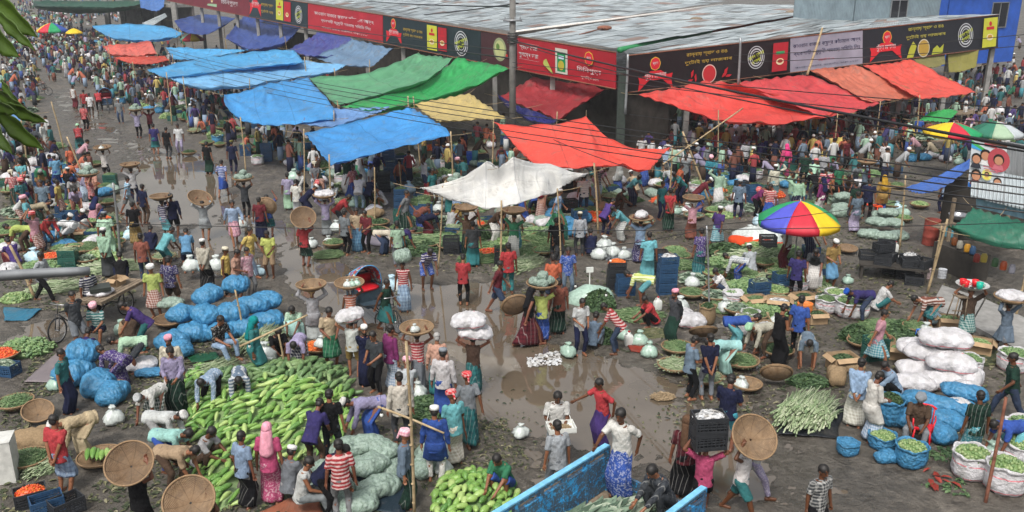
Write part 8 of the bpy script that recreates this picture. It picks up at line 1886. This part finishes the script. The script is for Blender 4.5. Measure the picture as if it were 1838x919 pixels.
# ================================================================== labels: each one gets the place that singles it out
LMK = [('the big gourd heap', 500, 750), ('the plump gourds', 850, 890), ('the blue truck', 1060, 850), ('the red-seated rickshaw', 665, 575), ('the cargo tricycle', 190, 575), ('the blue sack stack', 395, 600), ('the grey green sacks', 650, 870), ('the large puddle', 1050, 710),
 ('the white peaked tarp', 880, 400), ('the big rainbow umbrella', 1437, 455), ('the white sack stack', 1685, 690), ('the bean bundle mound', 1450, 745), ('the red chair', 1645, 800), ('the square blue tarp', 670, 330), ('the peaked orange tarp', 1060, 340), ('the grimy corner pillar', 1116, 285), ('the orange stools', 1565, 385),
 ('the green tea-stall tarp', 1770, 500), ('the tomato crates', 190, 400), ('the upper puddle', 290, 345), ('the ridden bicycle', 75, 175), ('the far rainbow umbrella', 95, 100), ('the coral tarp', 235, 130), ('the concrete pole', 920, 300), ('the poster board', 1760, 370), ('the white banner', 1480, 240), ('the left edge', 5, 420),
 ('the tall bamboo pole', 745, 850), ('the jerrycans', 1150, 590), ('the blue crate stack', 1196, 520), ('the cartons', 1400, 570), ('the dark round tubs', 840, 505), ('the red shirt at the basket', 118, 880), ('the leaning bamboo', 1270, 370), ('the centre crate stacks', 720, 370), ('the blue bundles', 1020, 415), ('the black crates', 1600, 485), ('the open white sacks', 1790, 860), ('the pale stalks', 200, 485), ('the white leftmost sacks', 70, 305), ('the long blue tarp', 420, 190), ('the turmeric banner', 1660, 240), ('the chilli banner', 1300, 260), ('the pale green tarp', 640, 260)]
LM2 = [(n, G(px, py)) for n, px, py in LMK]
def wpos(o): return o.location
def where(p, k=0):
    q = sorted(LM2, key=lambda l: (l[1].x-p[0])**2 + ((l[1].y-p[1])*.7)**2)[k]; dx, dy = p[0]-q[1].x, p[1]-q[1].y
    if abs(dx) < .5 and abs(dy) < .9: return 'at ' + q[0]
    if abs(dx) > abs(dy)*.7: return ('right of ' if dx > 0 else 'left of ') + q[0]
    return ('behind ' if dy > 0 else 'in front of ') + q[0]
def words(s): return len(s.split())
ORD = ['nearest', 'second', 'third', 'fourth', 'fifth', 'sixth', 'seventh', 'eighth', 'ninth', 'tenth', 'eleventh', 'twelfth', 'thirteenth', 'fourteenth', 'fifteenth', 'sixteenth', 'seventeenth', 'eighteenth', 'nineteenth', 'twentieth']
seen = {}
for o, d in AUTO:
    if isinstance(d, tuple): head = d[0] + ((', ' + d[1].strip()) if d[1] and words(d[0]) < 9 else '') + ((' ' if d[1] else ', ') + d[2] if d[2] and words(d[0]) + words(d[1]) + words(d[2]) < 12 else '')
    else: head = d
    unique_base = sum(1 for o2, d2 in AUTO if d2 is d or d2 == d) if not isinstance(d, tuple) else 2
    if unique_base == 1: lab = head; cands = [head]
    else: cands = [head + ', ' + where(o.location, k) for k in (0, 1)]
    o['_c'] = cands[0]; seen.setdefault(cands[0], []).append(o)
for lab, os_ in seen.items():
    if len(os_) == 1: os_[0]['label'] = lab; continue
    os_.sort(key=lambda o: (o.location.y, o.location.z))
    for i, o in enumerate(os_):
        lw = lab.split(', '); 
        tagw = 'the ' + (ORD[i] if i < len(ORD) else 'number %d' % (i+1)) + ' of %d' % len(os_)
        if ', ' in lab: hd_, pl_ = lab.rsplit(', ', 1)
        else: hd_, pl_ = lab, 'from the camera'
        o['label'] = hd_ + ', ' + tagw + ' ' + pl_
def squeeze(s):
    for a, b in ((' slatted plastic', ''), (' heaped with ', ' of '), (', the ', ', '), ('round cane basket', 'basket'), ('heap of ', ''), ('packed full, ', ''), (' knotted at the top', ''), (' with its mouth rolled back', ''), (' with its flaps out', ''), ('number ', ''), (' from the ground', ''), ('long-sleeved ', ''), ('tucked-up ', ''), (' carried on a head', ' on a head'), (' holding up the corner of a tarpaulin', ' under a tarpaulin'), ('with both arms up', 'arms up'), ('with one arm up', 'one arm up'), ('with hands behind the back', 'hands behind'), (' full of small wares', ''), ('bending low', 'bending'), ('striding arms up', 'striding'), ('leaning forward', 'leaning'), ('looking down', 'waiting')):
        if len(s.split()) <= 16: return s
        s = s.replace(a, b)
    if len(s.split()) > 16 and s.count(', ') >= 2: p = s.split(', '); s = ', '.join([p[0]] + p[2:])
    for a, b in (('small lidded jar', 'jar'), (', carried', ' carried'), (' cane', ''), ('slatted ', ''), ('the ', '')):
        if len(s.split()) > 16: s = s.replace(a, b, 1)
    w = s.split()
    if len(w) > 16 and ' and ' in s: a, b = s.split(' and ', 1); s = a + ', ' + b.split(', ', 1)[1] if ', ' in b else s
    return s
for o, d in AUTO:
    if '_c' in o: del o['_c']
    o['label'] = squeeze(o['label'])
# thin morning haze over the whole market, the sky outside it
b = MB(); b.box((0, 195, 7.5), (700, 460, 17.4)); hz = Mat('haze_air'); hz.t.nodes.remove(hz.b); vo = hz.n('ShaderNodeVolumePrincipled'); vo.inputs['Color'].default_value = (.80, .84, .88, 1); vo.inputs['Density'].default_value = .0006; vo.inputs['Anisotropy'].default_value = .2
hz.l(vo.outputs[0], hz.t.nodes['Material Output'].inputs['Volume']); tag(obj('haze', b.mesh('haze', (hz.m,), False)), 'pale haze lying over the far market', None, kind='stuff')
